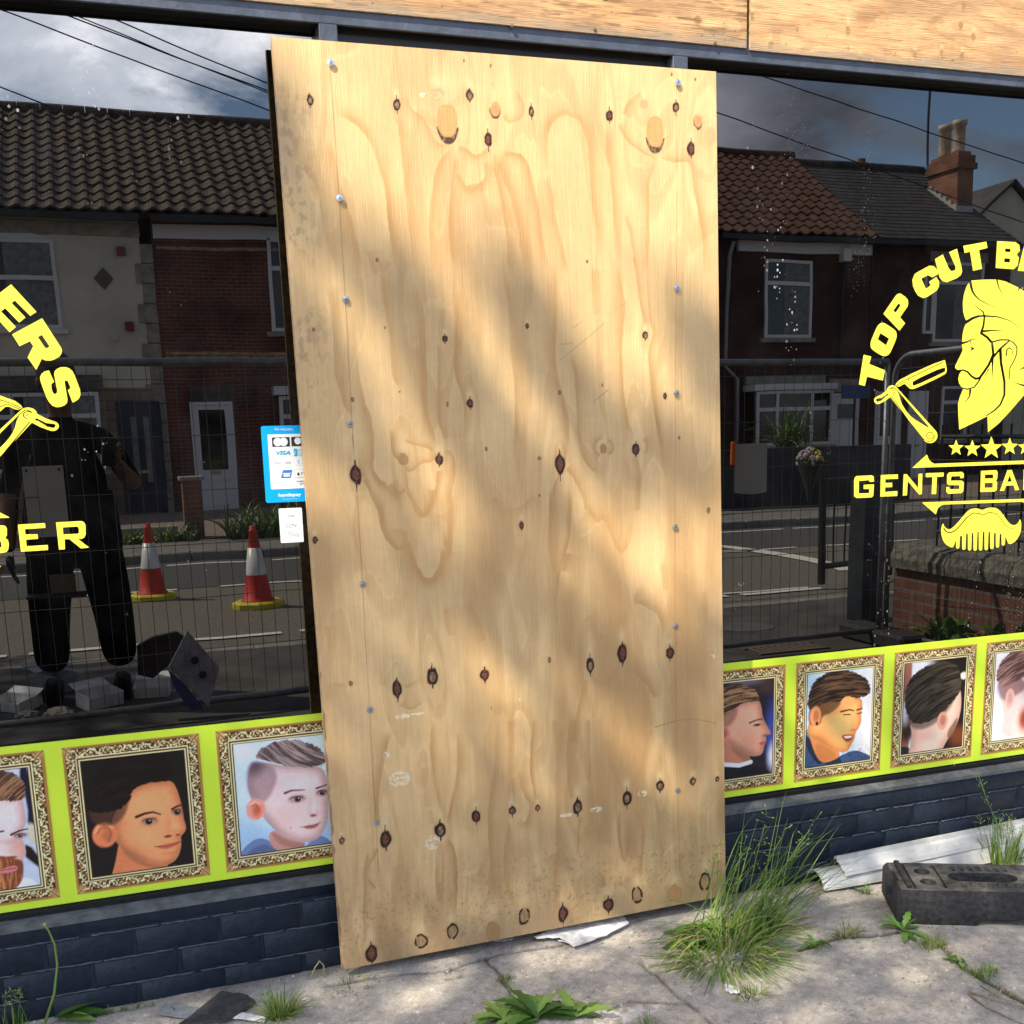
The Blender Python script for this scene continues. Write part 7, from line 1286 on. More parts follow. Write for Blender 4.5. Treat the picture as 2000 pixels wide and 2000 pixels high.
for z_ in (3.05, 3.13, 5.15): MB().box(xp+.1, xq, HY, HY+.012, z_, z_+.065).build('pale_brick_course', mat('buff_brick', (.36, .25, .17), .9, noise=(9, .5)), h)
# -- two more between, hidden by the plywood from here
h = house('red brick terraced house hidden by the plywood, nearer the left window', xq+.02, 10.4, brB); roof(h, xq, 10.4, tileD); hwindow(h, 7.3, 8.4, 3.6, 5.4); hdoor(h, 9.2, 10.05, GZ, 2.2, nav, (.5, .9)); hwindow(h, 6.9, 8.7, .95, 2.3, mull=(.5,))
h = house('red brick terraced house hidden by the plywood, nearer the right window', 10.42, 13.0, brB); roof(h, 10.4, 13.0, tileR); hwindow(h, 11.2, 12.2, 3.6, 5.4); hdoor(h, 11.4, 12.2, GZ, 2.2, upv, (.5, .9))
# -- red roofed house in the right window
h = house('dark brick terraced house with red tiled roof and white bay window', 13.02, 17.35, brB)
roof(h, 13.0, 17.35, tileR); MB().box(13.6, 17.3, HY+.0, HY+.10, 5.42, 5.66).build('white_fascia', upv, h); MB().box(13.0, 17.35, HY+.30, HY+.42, 5.64, 5.75).build('gutter', soil, h)
hwindow(h, 14.38, 15.68, 3.50, 5.27, trans=.30)
r = rect_h((1638, 487), (1653, 513)); MB().box(r[0], r[1], HY, HY+.2, r[2], r[3], bev=.01).build('rain_hopper', upv, h); MB().tube([((r[0]+r[1])/2, HY+.08, r[2]), ((r[0]+r[1])/2, HY+.08, 2.6)], .03, 6).build('downpipe', soil, h)
r = rect_h((1462, 758), (1604, 860)); hwindow(h, 13.95, 16.05, .95, r[3]-.1, y=HY+.45, trans=.33, mull=(.26, .72), curtain=False); MB().box(13.85, 16.15, HY, HY+.55, r[3]-.09, r[3]+.06, bev=.01).build('bay_roof', upv, h); MB().box(13.95, 16.05, HY, HY+.42, GZ, .93).build('bay_base', brB, h)
r = rect_h((1457, 734), (1611, 745)); MB().box(r[0], r[1], HY, HY+.03, r[2]-.05, r[3]).build('lintel', stone_l, h)
r = rect_h((1618, 770), (1670, 905)); hdoor(h, 16.35, 17.15, GZ+.05, r[3], upv, (.72, .88)); MB().box(16.25, 17.25, HY, HY+.03, r[3]+.03, r[3]+.36, bev=.01).build('lintel', stone_l, h)
b = MB(); zt = 2.6; xd = 13.62; b.tube([(13.35, HY+.30, 5.6), (13.35, HY+.12, 5.3), (13.30, HY+.12, zt+.25), (xd, HY+.14, zt-.05), (xd, HY+.14, GZ+.05)], .045, 8); b.build('downpipe', mat('grey_pipe', (.30, .32, .34), .5), h, smooth=True)
# -- slate roofed end house
h = house('end of terrace brick house with slate roof and tall brick chimney', 17.37, 21.6, brB)
roof(h, 17.35, 21.55, slateM, kind='slate', rz=8.25); MB().box(17.35, 21.6, HY+.30, HY+.42, 5.64, 5.75).build('gutter', soil, h)
hwindow(h, 19.2, 20.75, 3.40, 5.32, trans=.25, lintel=stone_l); hwindow(h, 18.9, 19.2, 3.6, 5.1, trans=0, curtain=False, sill=False); hdoor(h, 17.6, 18.4, GZ+.05, 2.2, upv, (.5, .9)); hdoor(h, 18.6, 19.2, GZ+.05, 2.2, upv, None); hwindow(h, 19.6, 21.2, .95, 2.3, mull=(.5,))
x0, x1, y0, y1, z0, z1 = 20.82, 21.30, -23.35, -22.2, 6.2, 8.28
b = MB().box(x0, x1, y0, y1, z0, z1-.42).box(x0-.07, x1+.07, y0-.07, y1+.07, z1-.42, z1-.28).box(x0-.03, x1+.03, y0-.03, y1+.03, z1-.28, z1-.10).box(x0+.04, x1-.04, y0+.06, y1-.06, z1-.10, z1)
ch = b.build('chimney', brickmat('chimney_brick', (.34, .12, .065), (.24, .09, .05), (.22, .19, .16)), h)
for yc, ht in ((-22.50, .80), (-23.02, .80)):
    MB().lathe([(.0, z1), (.17, z1), (.155, z1+.08), (.14, z1+ht*.82), (.18, z1+ht*.86), (.18, z1+ht), (.12, z1+ht), (.12, z1+ht*.5)], (x0+x1)/2, yc, 16).build('chimney_pot', mat('buff_pot', (.50, .40, .29), .85, noise=(5, .3)), ch, smooth=True)
fl = MB()
for k in range(6): yk = y1-(y1-y0)*k/6; zk = 5.78+(-20.65-yk)*.64; fl.box(x0-.03, x0-.005, yk-(y1-y0)/6, yk, zk-.05, zk+.20)
fl.box(x0, x1, y1+.005, y1+.03, 6.70, 6.92).build('lead_flashing', mat('lead', (.42, .43, .44), .6), ch)
r = rect_h((1674, 311), (1690, 345), 24.5); MB().tube([((r[0]+r[1])/2, -24.5, r[2]-.1), ((r[0]+r[1])/2, -24.5, r[3])], .11, 12).build('flue_pipe', mat('terracotta', (.22, .08, .06), .8), h)
q0, q1 = PY(1811, 360, 24.3), PY(1816, 176, 24.3); t = MB().tube([(q0[0], -24.3, q0[2]-.3), (q1[0], -24.3, q1[2]+1.5)], .035, 8).build('aerial_mast', mat('dark_steel', (.03, .03, .035), .6), loc=(q0[0], -24.3, q0[2]-.3)); tag(t, 'thin dark aerial mast rising beside the chimney', 'mast')
# -- gable end house further right
gx, gz_ = xz((1973, 361), 27.0); gl, gzl = xz((1910, 424), 27.0); sl = (gz_-gzl)/(gx-gl)
t = thing('gable_house', 'cream house standing gable end on beyond the slate roof', 'house', (gx, -27, GZ)); hw = 4.6
MB().prism([(gx-hw, GZ), (gx+hw, GZ), (gx+hw, gz_-sl*hw), (gx, gz_), (gx-hw, gz_-sl*hw)], -36, -27).build('wall', render_m, t)
for s in (-1, 1): MB().add([(gx, -26.8, gz_+.04), (gx, -36, gz_+.04), (gx+s*(hw+.25), -36, gz_-sl*(hw+.25)+.04), (gx+s*(hw+.25), -26.8, gz_-sl*(hw+.25)+.04), (gx, -26.8, gz_+.16), (gx, -36, gz_+.16), (gx+s*(hw+.25), -36, gz_-sl*(hw+.25)+.16), (gx+s*(hw+.25), -26.8, gz_-sl*(hw+.25)+.16)], [(0, 1, 2, 3), (4, 7, 6, 5), (0, 3, 7, 4), (2, 1, 5, 6), (3, 2, 6, 7)]).build('roof', slateM, t)
# -- garden walls, pier, weeds, planter
bw = brickmat('garden_brick', (.24, .085, .055), (.18, .07, .05), (.2, .18, .15))
q = VZ(385, 1058, GZ+.07); r = rect_h((355, 930), (403, 1057), 14.1)
t = thing('brick_pier', 'square brick gate pier with a stone cap beside the white door', 'brick pier', (r[0], -14.2, GZ)); MB().box(r[0], r[1], -14.5, -14.15, GZ, r[3]-.06).build('shaft', bw, t); MB().box(r[0]-.04, r[1]+.04, -14.54, -14.11, r[3]-.06, r[3], bev=.01).build('cap', stone_l, t)
t = MB().box(-6, r[0]-.1, -14.5, -14.3, GZ, GZ+.27, bev=.01).build('garden_kerb', mat('garden_concrete', (.26, .25, .21), .9, noise=(6, .3)), loc=(-3, -14.4, GZ)); tag(t, 'low concrete garden kerb left of the brick pier', 'wall')
t = MB().box(r[1]+1.4, 8.6, -14.5, -14.3, GZ, GZ+.95, bev=.01).build('garden_wall', bw, loc=(5, -14.4, GZ)); tag(t, 'brick garden wall right of the brick pier', 'wall')
def weeds(label, x0, x1, y, n, h):
    t = thing('weed_clump', label, 'weeds', ((x0+x1)/2, y, GZ), None); mb = MB()
    for i in range(n):
        x = random.uniform(x0, x1); blade(mb, (x, y+random.uniform(-.15, .15), GZ+.06), (random.uniform(-.7, .7), random.uniform(-.5, .5), 1), h*random.uniform(.3, 1), .035, .8, random.choice((0, 0, 1, 4)), 4)
    mb.build('stems', leafm, t)
weeds('low weeds along the garden kerb left of the brick pier', -.5, .62, -13.95, 260, .38); weeds('tall weeds growing right of the brick pier in the left window', 1.0, 2.0, -13.9, 240, .85)
q = VY(1545, 850, 15.8); t = thing('spiky_palm', 'spiky leaved palm bush in the garden of the red roofed house', 'shrub', (q[0], -15.8, GZ)); mb = MB()
for i in range(190):
    a = random.uniform(0, 6.283); e = random.uniform(.1, 1.4); P0 = (q[0]+random.uniform(-.25, .25), -15.8+random.uniform(-.2, .2), 1.0+random.uniform(-.1, .25)); blade(mb, P0, (math.cos(a)*math.cos(e), math.sin(a)*math.cos(e), math.sin(e)), random.uniform(.5, .95), .035, .55, random.choice((1, 1, 0, 3)), 5)
mb.build('fronds', leafm, t); MB().tube([(q[0], -15.8, GZ), (q[0], -15.8, 1.1)], .12, 8).build('trunk', barkm, t)
t = MB().box(9.0, 13.4, -14.55, -14.3, GZ, 1.05).build('garden_wall', mat('dark_wall', (.035, .035, .038), .8, noise=(4, .3)), loc=(11, -14.4, GZ)); tag(t, 'dark garden wall before the spiky palm', 'wall')
r = rect_h((1645, 753), (1696, 779), 20.0); t = MB().box(r[0], r[1], -20.0, -19.95, r[2], r[3]).tube([((r[0]+r[1])/2, -20, r[2]), ((r[0]+r[1])/2, -20, GZ)], .03, 6, mi=1).build('estate_sign', [mat('blue_board', (.03, .09, .24), .5), soil], loc=(r[0], -20, GZ)); tag(t, 'small blue board sign beside the white door of the red roofed house', 'sign')
# -- overhead wires
wm_ = mat('cable_black', (.02, .02, .022), .6)
def wire(a, b_, lab, y=16.0, ext=(1.6, 1.6), r=.011):
    A_, B_ = VY(*a, y), VY(*b_, y); d = B_-A_; P0, P1 = A_-d*ext[0], B_+d*ext[1]
    P = []
    for k in range(25): t_ = k/24; p = P0+(P1-P0)*t_; p[2] += 0; P.append(p)
    tag(MB().tube(P, r, 5).build('overhead_cable', wm_, loc=tuple(P0)), lab, 'overhead cable', 'telephone wires over the road')
s_ = 660/1932
wire((0, 19), (526, 215), 'overhead cable crossing the left window, lowest of the long four'); wire((116, 25), (522, 176), 'overhead cable in the left window, lower of the close pair'); wire((131, 24), (523, 180.5), 'overhead cable in the left window, upper right of the close pair', r=.009); wire((205, 31), (520, 161), 'overhead cable in the left window, topmost right')
wire((0, 172), (118, 218), 'overhead cable touching the ridge of the cream house', ext=(2, .3)); 
wire((1483, 147), (2000, 319), 'overhead cable in the right window passing the chimney pots', ext=(.6, .6)); wire((1400, 220), (1790, 360), 'overhead cable in the right window crossing the flue pipe', ext=(.6, .6)); wire((1403, 293), (1470, 314), 'overhead cable in the right window just above the red roof', ext=(1, .5))

# ================================================================== TRAFFIC CONES
def cone(label, px, py, rot):
    q = VZ(px, py, RZ); t = thing('traffic_cone', label, 'traffic cone', (0, 0, 0), 'traffic cones on the road'); 
    b = MB(); yl = mat('cone_yellow', (.62, .56, .04), .6, .4, noise=(8, .2)); P = [(.24*math.cos(a)*1.0, .24*math.sin(a)) for a in [math.pi/8+k*math.pi/4 for k in range(8)]]
    b.add([(x, y, 0) for x, y in P]+[(x, y, .045) for x, y in P]+[(x*.92, y*.92, .06) for x, y in P], [tuple(range(8))[::-1], tuple(range(16, 24))]+[(i, (i+1) % 8, (i+1) % 8+8, i+8) for i in range(8)]+[(i+8, (i+1) % 8+8, (i+1) % 8+16, i+16) for i in range(8)]); b.build('base', yl, t)
    rd = mat('cone_red', (.60, .035, .020), .5, .4, noise=(10, .15)); wh = mat('cone_sleeve', (.72, .73, .74), .35, .5, noise=(10, .12))
    f = lambda z: .135-(z-.06)*(.135-.032)/.66
    MB().lathe([(.155, .061), (.150, .075), (f(.08), .085), (f(.31), .31)], 0, 0, 28).build('lower_cone', rd, t, smooth=True)
    MB().lathe([(f(.31)+.003, .31), (f(.56)+.003, .56), (f(.56)-.01, .56)], 0, 0, 28).build('reflective_sleeve', wh, t, smooth=True)
    MB().lathe([(f(.56), .56), (f(.70), .70), (.040, .705), (.040, .72), (.030, .725), (.030, .755), (.018, .76), (0, .76)], 0, 0, 24).build('upper_cone', rd, t, smooth=True)
    t.location = (q[0], q[1], RZ+.002); t.rotation_euler = (0, 0, rot); return t
cone('red and white traffic cone nearer the dark figure in the left window', 300, 1170, .2); cone('red and white traffic cone nearer the plywood in the left window', 505, 1186, .5)

# ================================================================== SITE FENCE PANELS
galv = mat('galvanised_tube', (.25, .27, .30), .45, .5, metal=.55, noise=(14, .25)); galw = mat('galvanised_wire', (.12, .125, .13), .5, .5, metal=.5)
def panel(label, A, B, z0=.07, z1=1.87, round_=.0, drop=(0, 0)):
    A, B = Vector((A[0], A[1], 0)), Vector((B[0], B[1], 0)); d = (B-A); W = d.length; d.normalize()
    t = thing('mesh_fence', label, 'fence panel', (A.x, A.y, GZ), 'mesh site fence panels'); P = lambda u, z: A+d*u+Vector((0, 0, z))
    f = MB(); r = .019
    if round_:
        arc = [P(round_-round_*math.cos(a), z1-round_+round_*math.sin(a)) for a in np.linspace(0, math.pi/2, 8)]; arc2 = [P(W-round_+round_*math.sin(a), z1-round_+round_*math.cos(a)) for a in np.linspace(0, math.pi/2, 8)]
        f.tube([P(0, GZ)]+arc+arc2+[P(W, GZ)], r, 10); f.tube([P(0, z0), P(W, z0)], r*.8, 10)
    else:
        f.tube([P(0, GZ), P(0, z1)], r, 10); f.tube([P(W, GZ), P(W, z1)], r, 10); f.tube([P(0, z1), P(W, z1)], r*1.1, 10); f.tube([P(0, z0), P(W, z0)], r, 10)
    f.build('tube_frame', galv, t, smooth=True)
    m_ = MB(); n = int(W/.0715)
    for k in range(1, n): u = W*k/n; m_.tube([P(u, z0), P(u, z1-.01)], .0017, 4, caps=False)
    for k in range(1, 7): z = z0+(z1-z0)*k/6.3; m_.tube([P(0, z), P(W, z)], .0019, 4, caps=False)
    m_.build('wire_mesh', galw, t); return t
panel('mesh fence panel behind the dark figure in the left window', (-2.85, -2.93), (.72, -3.22)); panel('mesh fence panel mirrored in the lower half of the right window', (.78, -3.22), (4.37, -3.27), .07, 1.86)
panel('round cornered mesh fence panel running back to the shop at the right', (4.45, -3.30), (4.62, -.35), .05, 1.90, .16)
ft = mat('fence_foot_rubber', (.03, .03, .032), .8)
for x, y, lab in ((.75, -3.22, 'dark fence foot under the panel joint mirrored behind the plywood'), (4.41, -3.28, 'dark fence foot under the panel joint in the right window')): tag(MB().box(x-.11, x+.11, y-.35, y+.35, GZ+.001, GZ+.11, bev=.02).build('rubber_block', ft, loc=(x, y, GZ)), lab, 'fence foot')
# notices tied to the mesh
ppr = mat('notice_back', (.50, .52, .54), .6, .3)
q0, q1 = VY(42, 911, 3.10), VY(144, 1042, 3.10)
t = thing('paper_notice', 'blank backed white notice tied to the fence in front of the dark figure', 'notice', (q0[0], q0[1], q1[2])); MB().box(q0[0], q1[0]-.02, -3.095, -3.092, q1[2]-.01, q0[2]).build('sheet', ppr, t)
for x, z in ((q0[0]+.02, q0[2]-.02), (q1[0]-.04, q0[2]-.02)): MB().box(x-.006, x+.006, -3.090, -3.084, z-.006, z+.006).build('cable_tie', soil, t)
r0, r1 = VY(1436, 868, 3.22), VY(1494, 960, 3.22); t = thing('paper_notice', 'curled white notice on the fence with an orange clip in the right window', 'notice', (r0[0], -3.22, r1[2])); mb = MB(); n = 10
V = [(r0[0]+(r1[0]-r0[0])*i/n, -3.215+.02*math.sin(i/n*2.2), z-(.012*math.sin(i/n*3) if z == r1[2] else 0)) for i in range(n+1) for z in (r1[2], r0[2])]; V += [(x, y-.0015, z) for x, y, z in V]; k_ = 2*(n+1)
mb.add(V, [(2*i, 2*i+2, 2*i+3, 2*i+1) for i in range(n)]+[(k_+2*i+1, k_+2*i+3, k_+2*i+2, k_+2*i) for i in range(n)]); mb.build('sheet', ppr, t, smooth=True)
MB().box(r0[0]-.03, r0[0]-.005, -3.225, -3.205, r0[2]-.13, r0[2]+.015, bev=.004).build('clip', mat('orange_clip', (.80, .16, .02), .5), t)
# railing, post, flowers, side wall
blk = mat('black_railing_paint', (.018, .018, .020), .45, .5)
pA, pB = VZ(1602, 1142), VZ(1700, 1128); top = float(PY(1602, 935, -pA[1])[2])
t = thing('guard_railing', 'black pavement guard railing holding the flowers in the right window', 'railing', tuple(pA)); d = Vector((pB[0]-pA[0], pB[1]-pA[1], 0)); W = 1.0; d.normalize(); P = lambda u, z: Vector(pA)+d*u+Vector((0, 0, z-GZ))
for u in (0, W): MB().tube([P(u, GZ), P(u, top)], .038, 10).build('post', blk, t)
MB().tube([P(0, top-.02), P(W, top-.02)], .02, 8).tube([P(.03, .14), P(W, .14)], .03, 8).build('rail', blk, t)
for k in range(1, 6): MB().tube([P(W*k/6, .14), P(W*k/6, top-.02)], .009, 6).build('bar', blk, t)
q = VY(1582, 903, -pA[1]-.08); t = thing('flower_bouquet', 'wrapped bouquet of yellow and lilac flowers tied to the railing post', 'bouquet', tuple(q)); mb = MB(); rnd = random.Random(3)
for i in range(80):
    a = rnd.uniform(0, 6.28); e = rnd.uniform(-.2, 1.5); r = .115; c0 = Vector(q)+Vector((math.cos(a)*math.cos(e)*r, math.sin(a)*math.cos(e)*r, math.sin(e)*r*1.0)); s = rnd.uniform(.014, .026)
    mb.lathe([(0, c0.z-s), (s*.9, c0.z-s*.4), (s, c0.z+s*.3), (0, c0.z+s)], c0.x, c0.y, 6, (0 if c0.x > q[0] else 1) if rnd.random() < .8 else 2)
mb.build('blooms', [mat('bloom_yellow', (.62, .56, .12), .6), mat('bloom_lilac', (.52, .42, .50), .6), leafm[1]], t)
b = MB(); b.lathe([(.014, q[2]-.36), (.035, q[2]-.24), (.10, q[2]-.08), (.125, q[2]-.01)], q[0]+.0, q[1], 14); o = b.build('wrapping', mat('cellophane', (.035, .042, .035), .2, .6), t, smooth=True)
pC = VZ(1687, 1211); pt = float(PY(1687, 940, -pC[1])[2]); w0 = .095; t = MB().box(pC[0]-w0, pC[0]+w0, pC[1]-w0, pC[1]+w0, GZ, pt, bev=.006).build('gate_post', mat('navy_gate_post', (.018, .024, .034), .5, noise=(8, .3)), loc=tuple(pC)); tag(t, 'square navy gate post beside the fence joint in the right window', 'post')
# boundary wall with stone coping and railings
wa = Vector((4.745, -3.60, 0)); wd = Vector((.0, 1, 0)).normalized(); wn = Vector((wd.y, -wd.x, 0)); H0 = .62; WL = 3.3
def wbox(mb, u0, u1, v0, v1, z0, z1, mi=0):
    V = [wa+wd*u+wn*v+Vector((0, 0, z)) for u in (u0, u1) for v in (v0, v1) for z in (z0, z1)]; mb.add(V, [(0, 1, 3, 2), (4, 6, 7, 5), (0, 4, 5, 1), (2, 3, 7, 6), (0, 2, 6, 4), (1, 5, 7, 3)], mi)
t = thing('boundary_wall', 'low red brick boundary wall with weathered stone coping and black railings', 'wall', (wa.x, wa.y, GZ)); mb = MB(); wbox(mb, 0, WL, 0, .23, GZ, H0-.17); mb.build('brickwork', brickmat('boundary_brick', (.19, .075, .05), (.15, .06, .042), (.16, .14, .12)), t)
cp = mat('coping_stone', (.17, .165, .145), .95, .2, noise=(18, .45), bump=(50, .9))
u = 0
while u < WL:
    e = min(u+.58, WL); mb = MB(); prof = [(-.05, H0-.168), (-.055, H0-.10), (-.02, H0-.03), (.05, H0), (.18, H0), (.25, H0-.03), (.285, H0-.10), (.28, H0-.168)]; n = len(prof)
    V = [wa+wd*(u+.004)+wn*v+Vector((0, 0, z)) for v, z in prof]+[wa+wd*(e-.004)+wn*v+Vector((0, 0, z)) for v, z in prof]; mb.add(V, [tuple(range(n)), tuple(range(2*n-1, n-1, -1))]+[(i, i+n, (i+1) % n+n, (i+1) % n) for i in range(n)]); mb.build('coping', cp, t); u = e
for k in range(int(WL/.125)): p_ = wa+wd*(.3+k*.125)+wn*.115; MB().tube([p_+Vector((0, 0, H0-.01)), p_+Vector((0, 0, H0+.82))], .008, 5).build('bar', blk, t)
p0, p1 = wa+wd*.3+wn*.115, wa+wd*WL+wn*.115; MB().tube([p0+Vector((0, 0, H0+.1)), p1+Vector((0, 0, H0+.1))], .016, 6).tube([p0+Vector((0, 0, H0+.74)), p1+Vector((0, 0, H0+.74))], .016, 6).build('rail', blk, t)
q = VZ(1880, 1240); t = thing('leafy_weed', 'leafy weeds at the foot of the boundary wall in the right window', 'weeds', tuple(q)); mb = MB()
for i in range(90): leaf(mb, (4.66+random.uniform(-.08, .05), -2.75+random.uniform(-.35, .45), GZ+random.uniform(.0, .15)), random.uniform(0, 6.28), random.uniform(.2, 1.3), random.uniform(.08, .2), .03, random.choice((1, 3)), 0, .8, 5)
mb.build('leaves', leafm, t)
# drain cover and manhole in the forecourt
q = VZ(1460, 1224); t = MB().lathe([(0, GZ+.006), (.20, GZ+.006), (.205, GZ+.001)], q[0], q[1], 28).build('manhole_cover', mat('iron_cover', (.10, .10, .095), .7, noise=(30, .3)), loc=tuple(q)); tag(t, 'round iron manhole cover in the tarmac seen in the right window', 'manhole cover')
q = VZ(1535, 1268); mb = MB(); 
for k in range(9): mb.box(q[0]-.24+k*.055, q[0]-.21+k*.055, q[1]-.09, q[1]+.09, GZ+.001, GZ+.012)
mb.box(q[0]-.27, q[0]+.27, q[1]-.12, q[1]-.09, GZ+.001, GZ+.012).box(q[0]-.27, q[0]+.27, q[1]+.09, q[1]+.12, GZ+.001, GZ+.012); tag(mb.build('drain_grate', mat('rusty_iron', (.13, .10, .08), .8), loc=tuple(q)), 'slotted iron drain grate inside the fence in the right window', 'drain')

# ================================================================== LITTER before the fence
wht = mat('white_card', (.80, .82, .84), .6, .3, noise=(12, .2)); kraft = mat('brown_card', (.13, .10, .065), .7); ppy = mat('crumpled_paper', (.38, .36, .32), .8)
def carton(label, px, py, w_, d_, h_, rot, m=wht, y=None):
    q = VZ(px, py); t = thing('empty_carton', label, 'carton', (0, 0, 0)); b = MB(); th = .002
    b.box(-w_/2, w_/2, -d_/2, d_/2, 0, th); b.box(-w_/2, -w_/2+th, -d_/2+th, d_/2-th, th, h_); b.box(w_/2-th, w_/2, -d_/2+th, d_/2-th, th, h_); b.box(-w_/2, w_/2, -d_/2, -d_/2+th, th+.0001, h_*.9); b.box(-w_/2, w_/2, d_/2-th, d_/2, th+.0001, h_)
    b.build('tray', m, t); b = MB(); b.add([(-w_/2, d_/2, h_), (w_/2, d_/2, h_), (w_/2, d_/2+h_*.9, h_*1.25), (-w_/2, d_/2+h_*.9, h_*1.25), (-w_/2, d_/2, h_+th), (w_/2, d_/2, h_+th), (w_/2, d_/2+h_*.9, h_*1.25+th), (-w_/2, d_/2+h_*.9, h_*1.25+th)], [(3, 2, 1, 0), (4, 5, 6, 7), (0, 1, 5, 4), (2, 3, 7, 6), (1, 2, 6, 5), (3, 0, 4, 7)]); b.build('flap', m, t)
    t.location = (q[0], q[1], GZ+.002); t.rotation_euler = (R_(8), 0, rot); return t
carton('torn white carton right of centre under the fence in the left window', 195, 1378, .22, .15, .09, 2.6); carton('white carton lying next to the tipped sign in the left window', 300, 1358, .20, .13, .08, 3.3); carton('white carton at the far left of the litter', 30, 1385, .24, .14, .07, 3.9)
carton('grey see through carton behind the torn white one', 110, 1350, .18, .16, .12, 2.2, mat('grey_card', (.26, .29, .32), .5))
def crumple(label, px, py, r, m):
    q = VZ(px, py); bm = bmesh.new(); bmesh.ops.create_icosphere(bm, subdivisions=3, radius=r)
    for v in bm.verts: n = v.co.normalized(); k = 1+(random.random()-.5)*.45; v.co = Vector((n.x*r*k, n.y*r*k, max(n.z, -.3)*r*.5*k+r*.15))
    me = bpy.data.meshes.new('paper'); bm.to_mesh(me); bm.free(); me.materials.append(m); o = bpy.data.objects.new('crumpled_paper', me); COL.objects.link(o); o.location = (q[0], q[1], GZ); tag(o, label, 'crumpled paper')
crumple('crumpled tissue in front of the torn white carton', 115, 1400, .085, ppy); crumple('brown crumpled food wrapper on the torn white carton', 163, 1368, .05, kraft); crumple('pale crumpled paper at the far left of the litter', 55, 1400, .06, ppy); crumple('small crumpled paper by the foot of the tipped sign', 352, 1372, .035, ppy)
q = VZ(385, 1385); t = thing('tipped_sign', 'diamond tilted grey backed sign board resting on dark blue plastic by the fence', 'sign board', tuple(q))
def vpoly(name, pts, y0, m, th=.02, lean=0.0):
    P = [VY(a_, b_, y0+lean*(1400-b_)/100) for a_, b_ in pts]; n = len(P); b = MB(); b.add([tuple(p) for p in P]+[(p[0], p[1]-th, p[2]) for p in P], [tuple(range(n)), tuple(range(2*n-1, n-1, -1))]+[(i, i+n, (i+1) % n+n, (i+1) % n) for i in range(n)]); return b.build(name, m, t)
vpoly('board', [(366, 1232), (429, 1305), (408, 1381), (331, 1303)], 3.05, mat('grey_liner', (.27, .27, .34), .5, noise=(14, .3)), .02, .12)
vpoly('blue_side', [(328, 1306), (368, 1345), (398, 1384), (372, 1388), (345, 1350)], 3.04, mat('navy_plastic', (.02, .03, .17), .4), .02, .10)
vpoly('dark_bag', [(268, 1262), (300, 1245), (345, 1235), (360, 1245), (330, 1300), (300, 1325), (270, 1318)], 3.20, mat('black_bag', (.012, .012, .016), .3, noise=(20, .5)), .05, .08)
for a_, b_ in ((380, 1290), (396, 1318)): c_ = VY(a_, b_, 3.03+.12*(1400-b_)/100); MB().tube([(c_[0], c_[1], c_[2]), (c_[0], c_[1]+.01, c_[2])], .022, 8).build('slot', soil, t)
# ================================================================== THE PHOTOGRAPHER (mirrored as a dark figure)
def skinned(name, joints, edges, mats, parent=None, sub=2):
    me = bpy.data.meshes.new(name); me.from_pydata([j[0] for j in joints], edges, []); o = bpy.data.objects.new(name, me); COL.objects.link(o)
    md = o.modifiers.new('skin', 'SKIN'); md.use_smooth_shade = True; sk = me.skin_vertices[0].data
    for i, (p, r) in enumerate(joints): sk[i].radius = (r, r) if not isinstance(r, tuple) else r
    sk[0].use_root = True; s_ = o.modifiers.new('sub', 'SUBSURF'); s_.levels = sub; s_.render_levels = sub
    dg = bpy.context.evaluated_depsgraph_get(); m2 = bpy.data.meshes.new_from_object(o.evaluated_get(dg)); bpy.data.objects.remove(o); o = bpy.data.objects.new(name, m2); COL.objects.link(o)
    m2.materials.clear()
    for m_ in mats: m2.materials.append(m_)
    m2.polygons.foreach_set('use_smooth', np.ones(len(m2.polygons), bool))
    if parent: 
        o.parent = parent; wl = wloc(parent)
        for v in m2.vertices: v.co -= wl
    return o
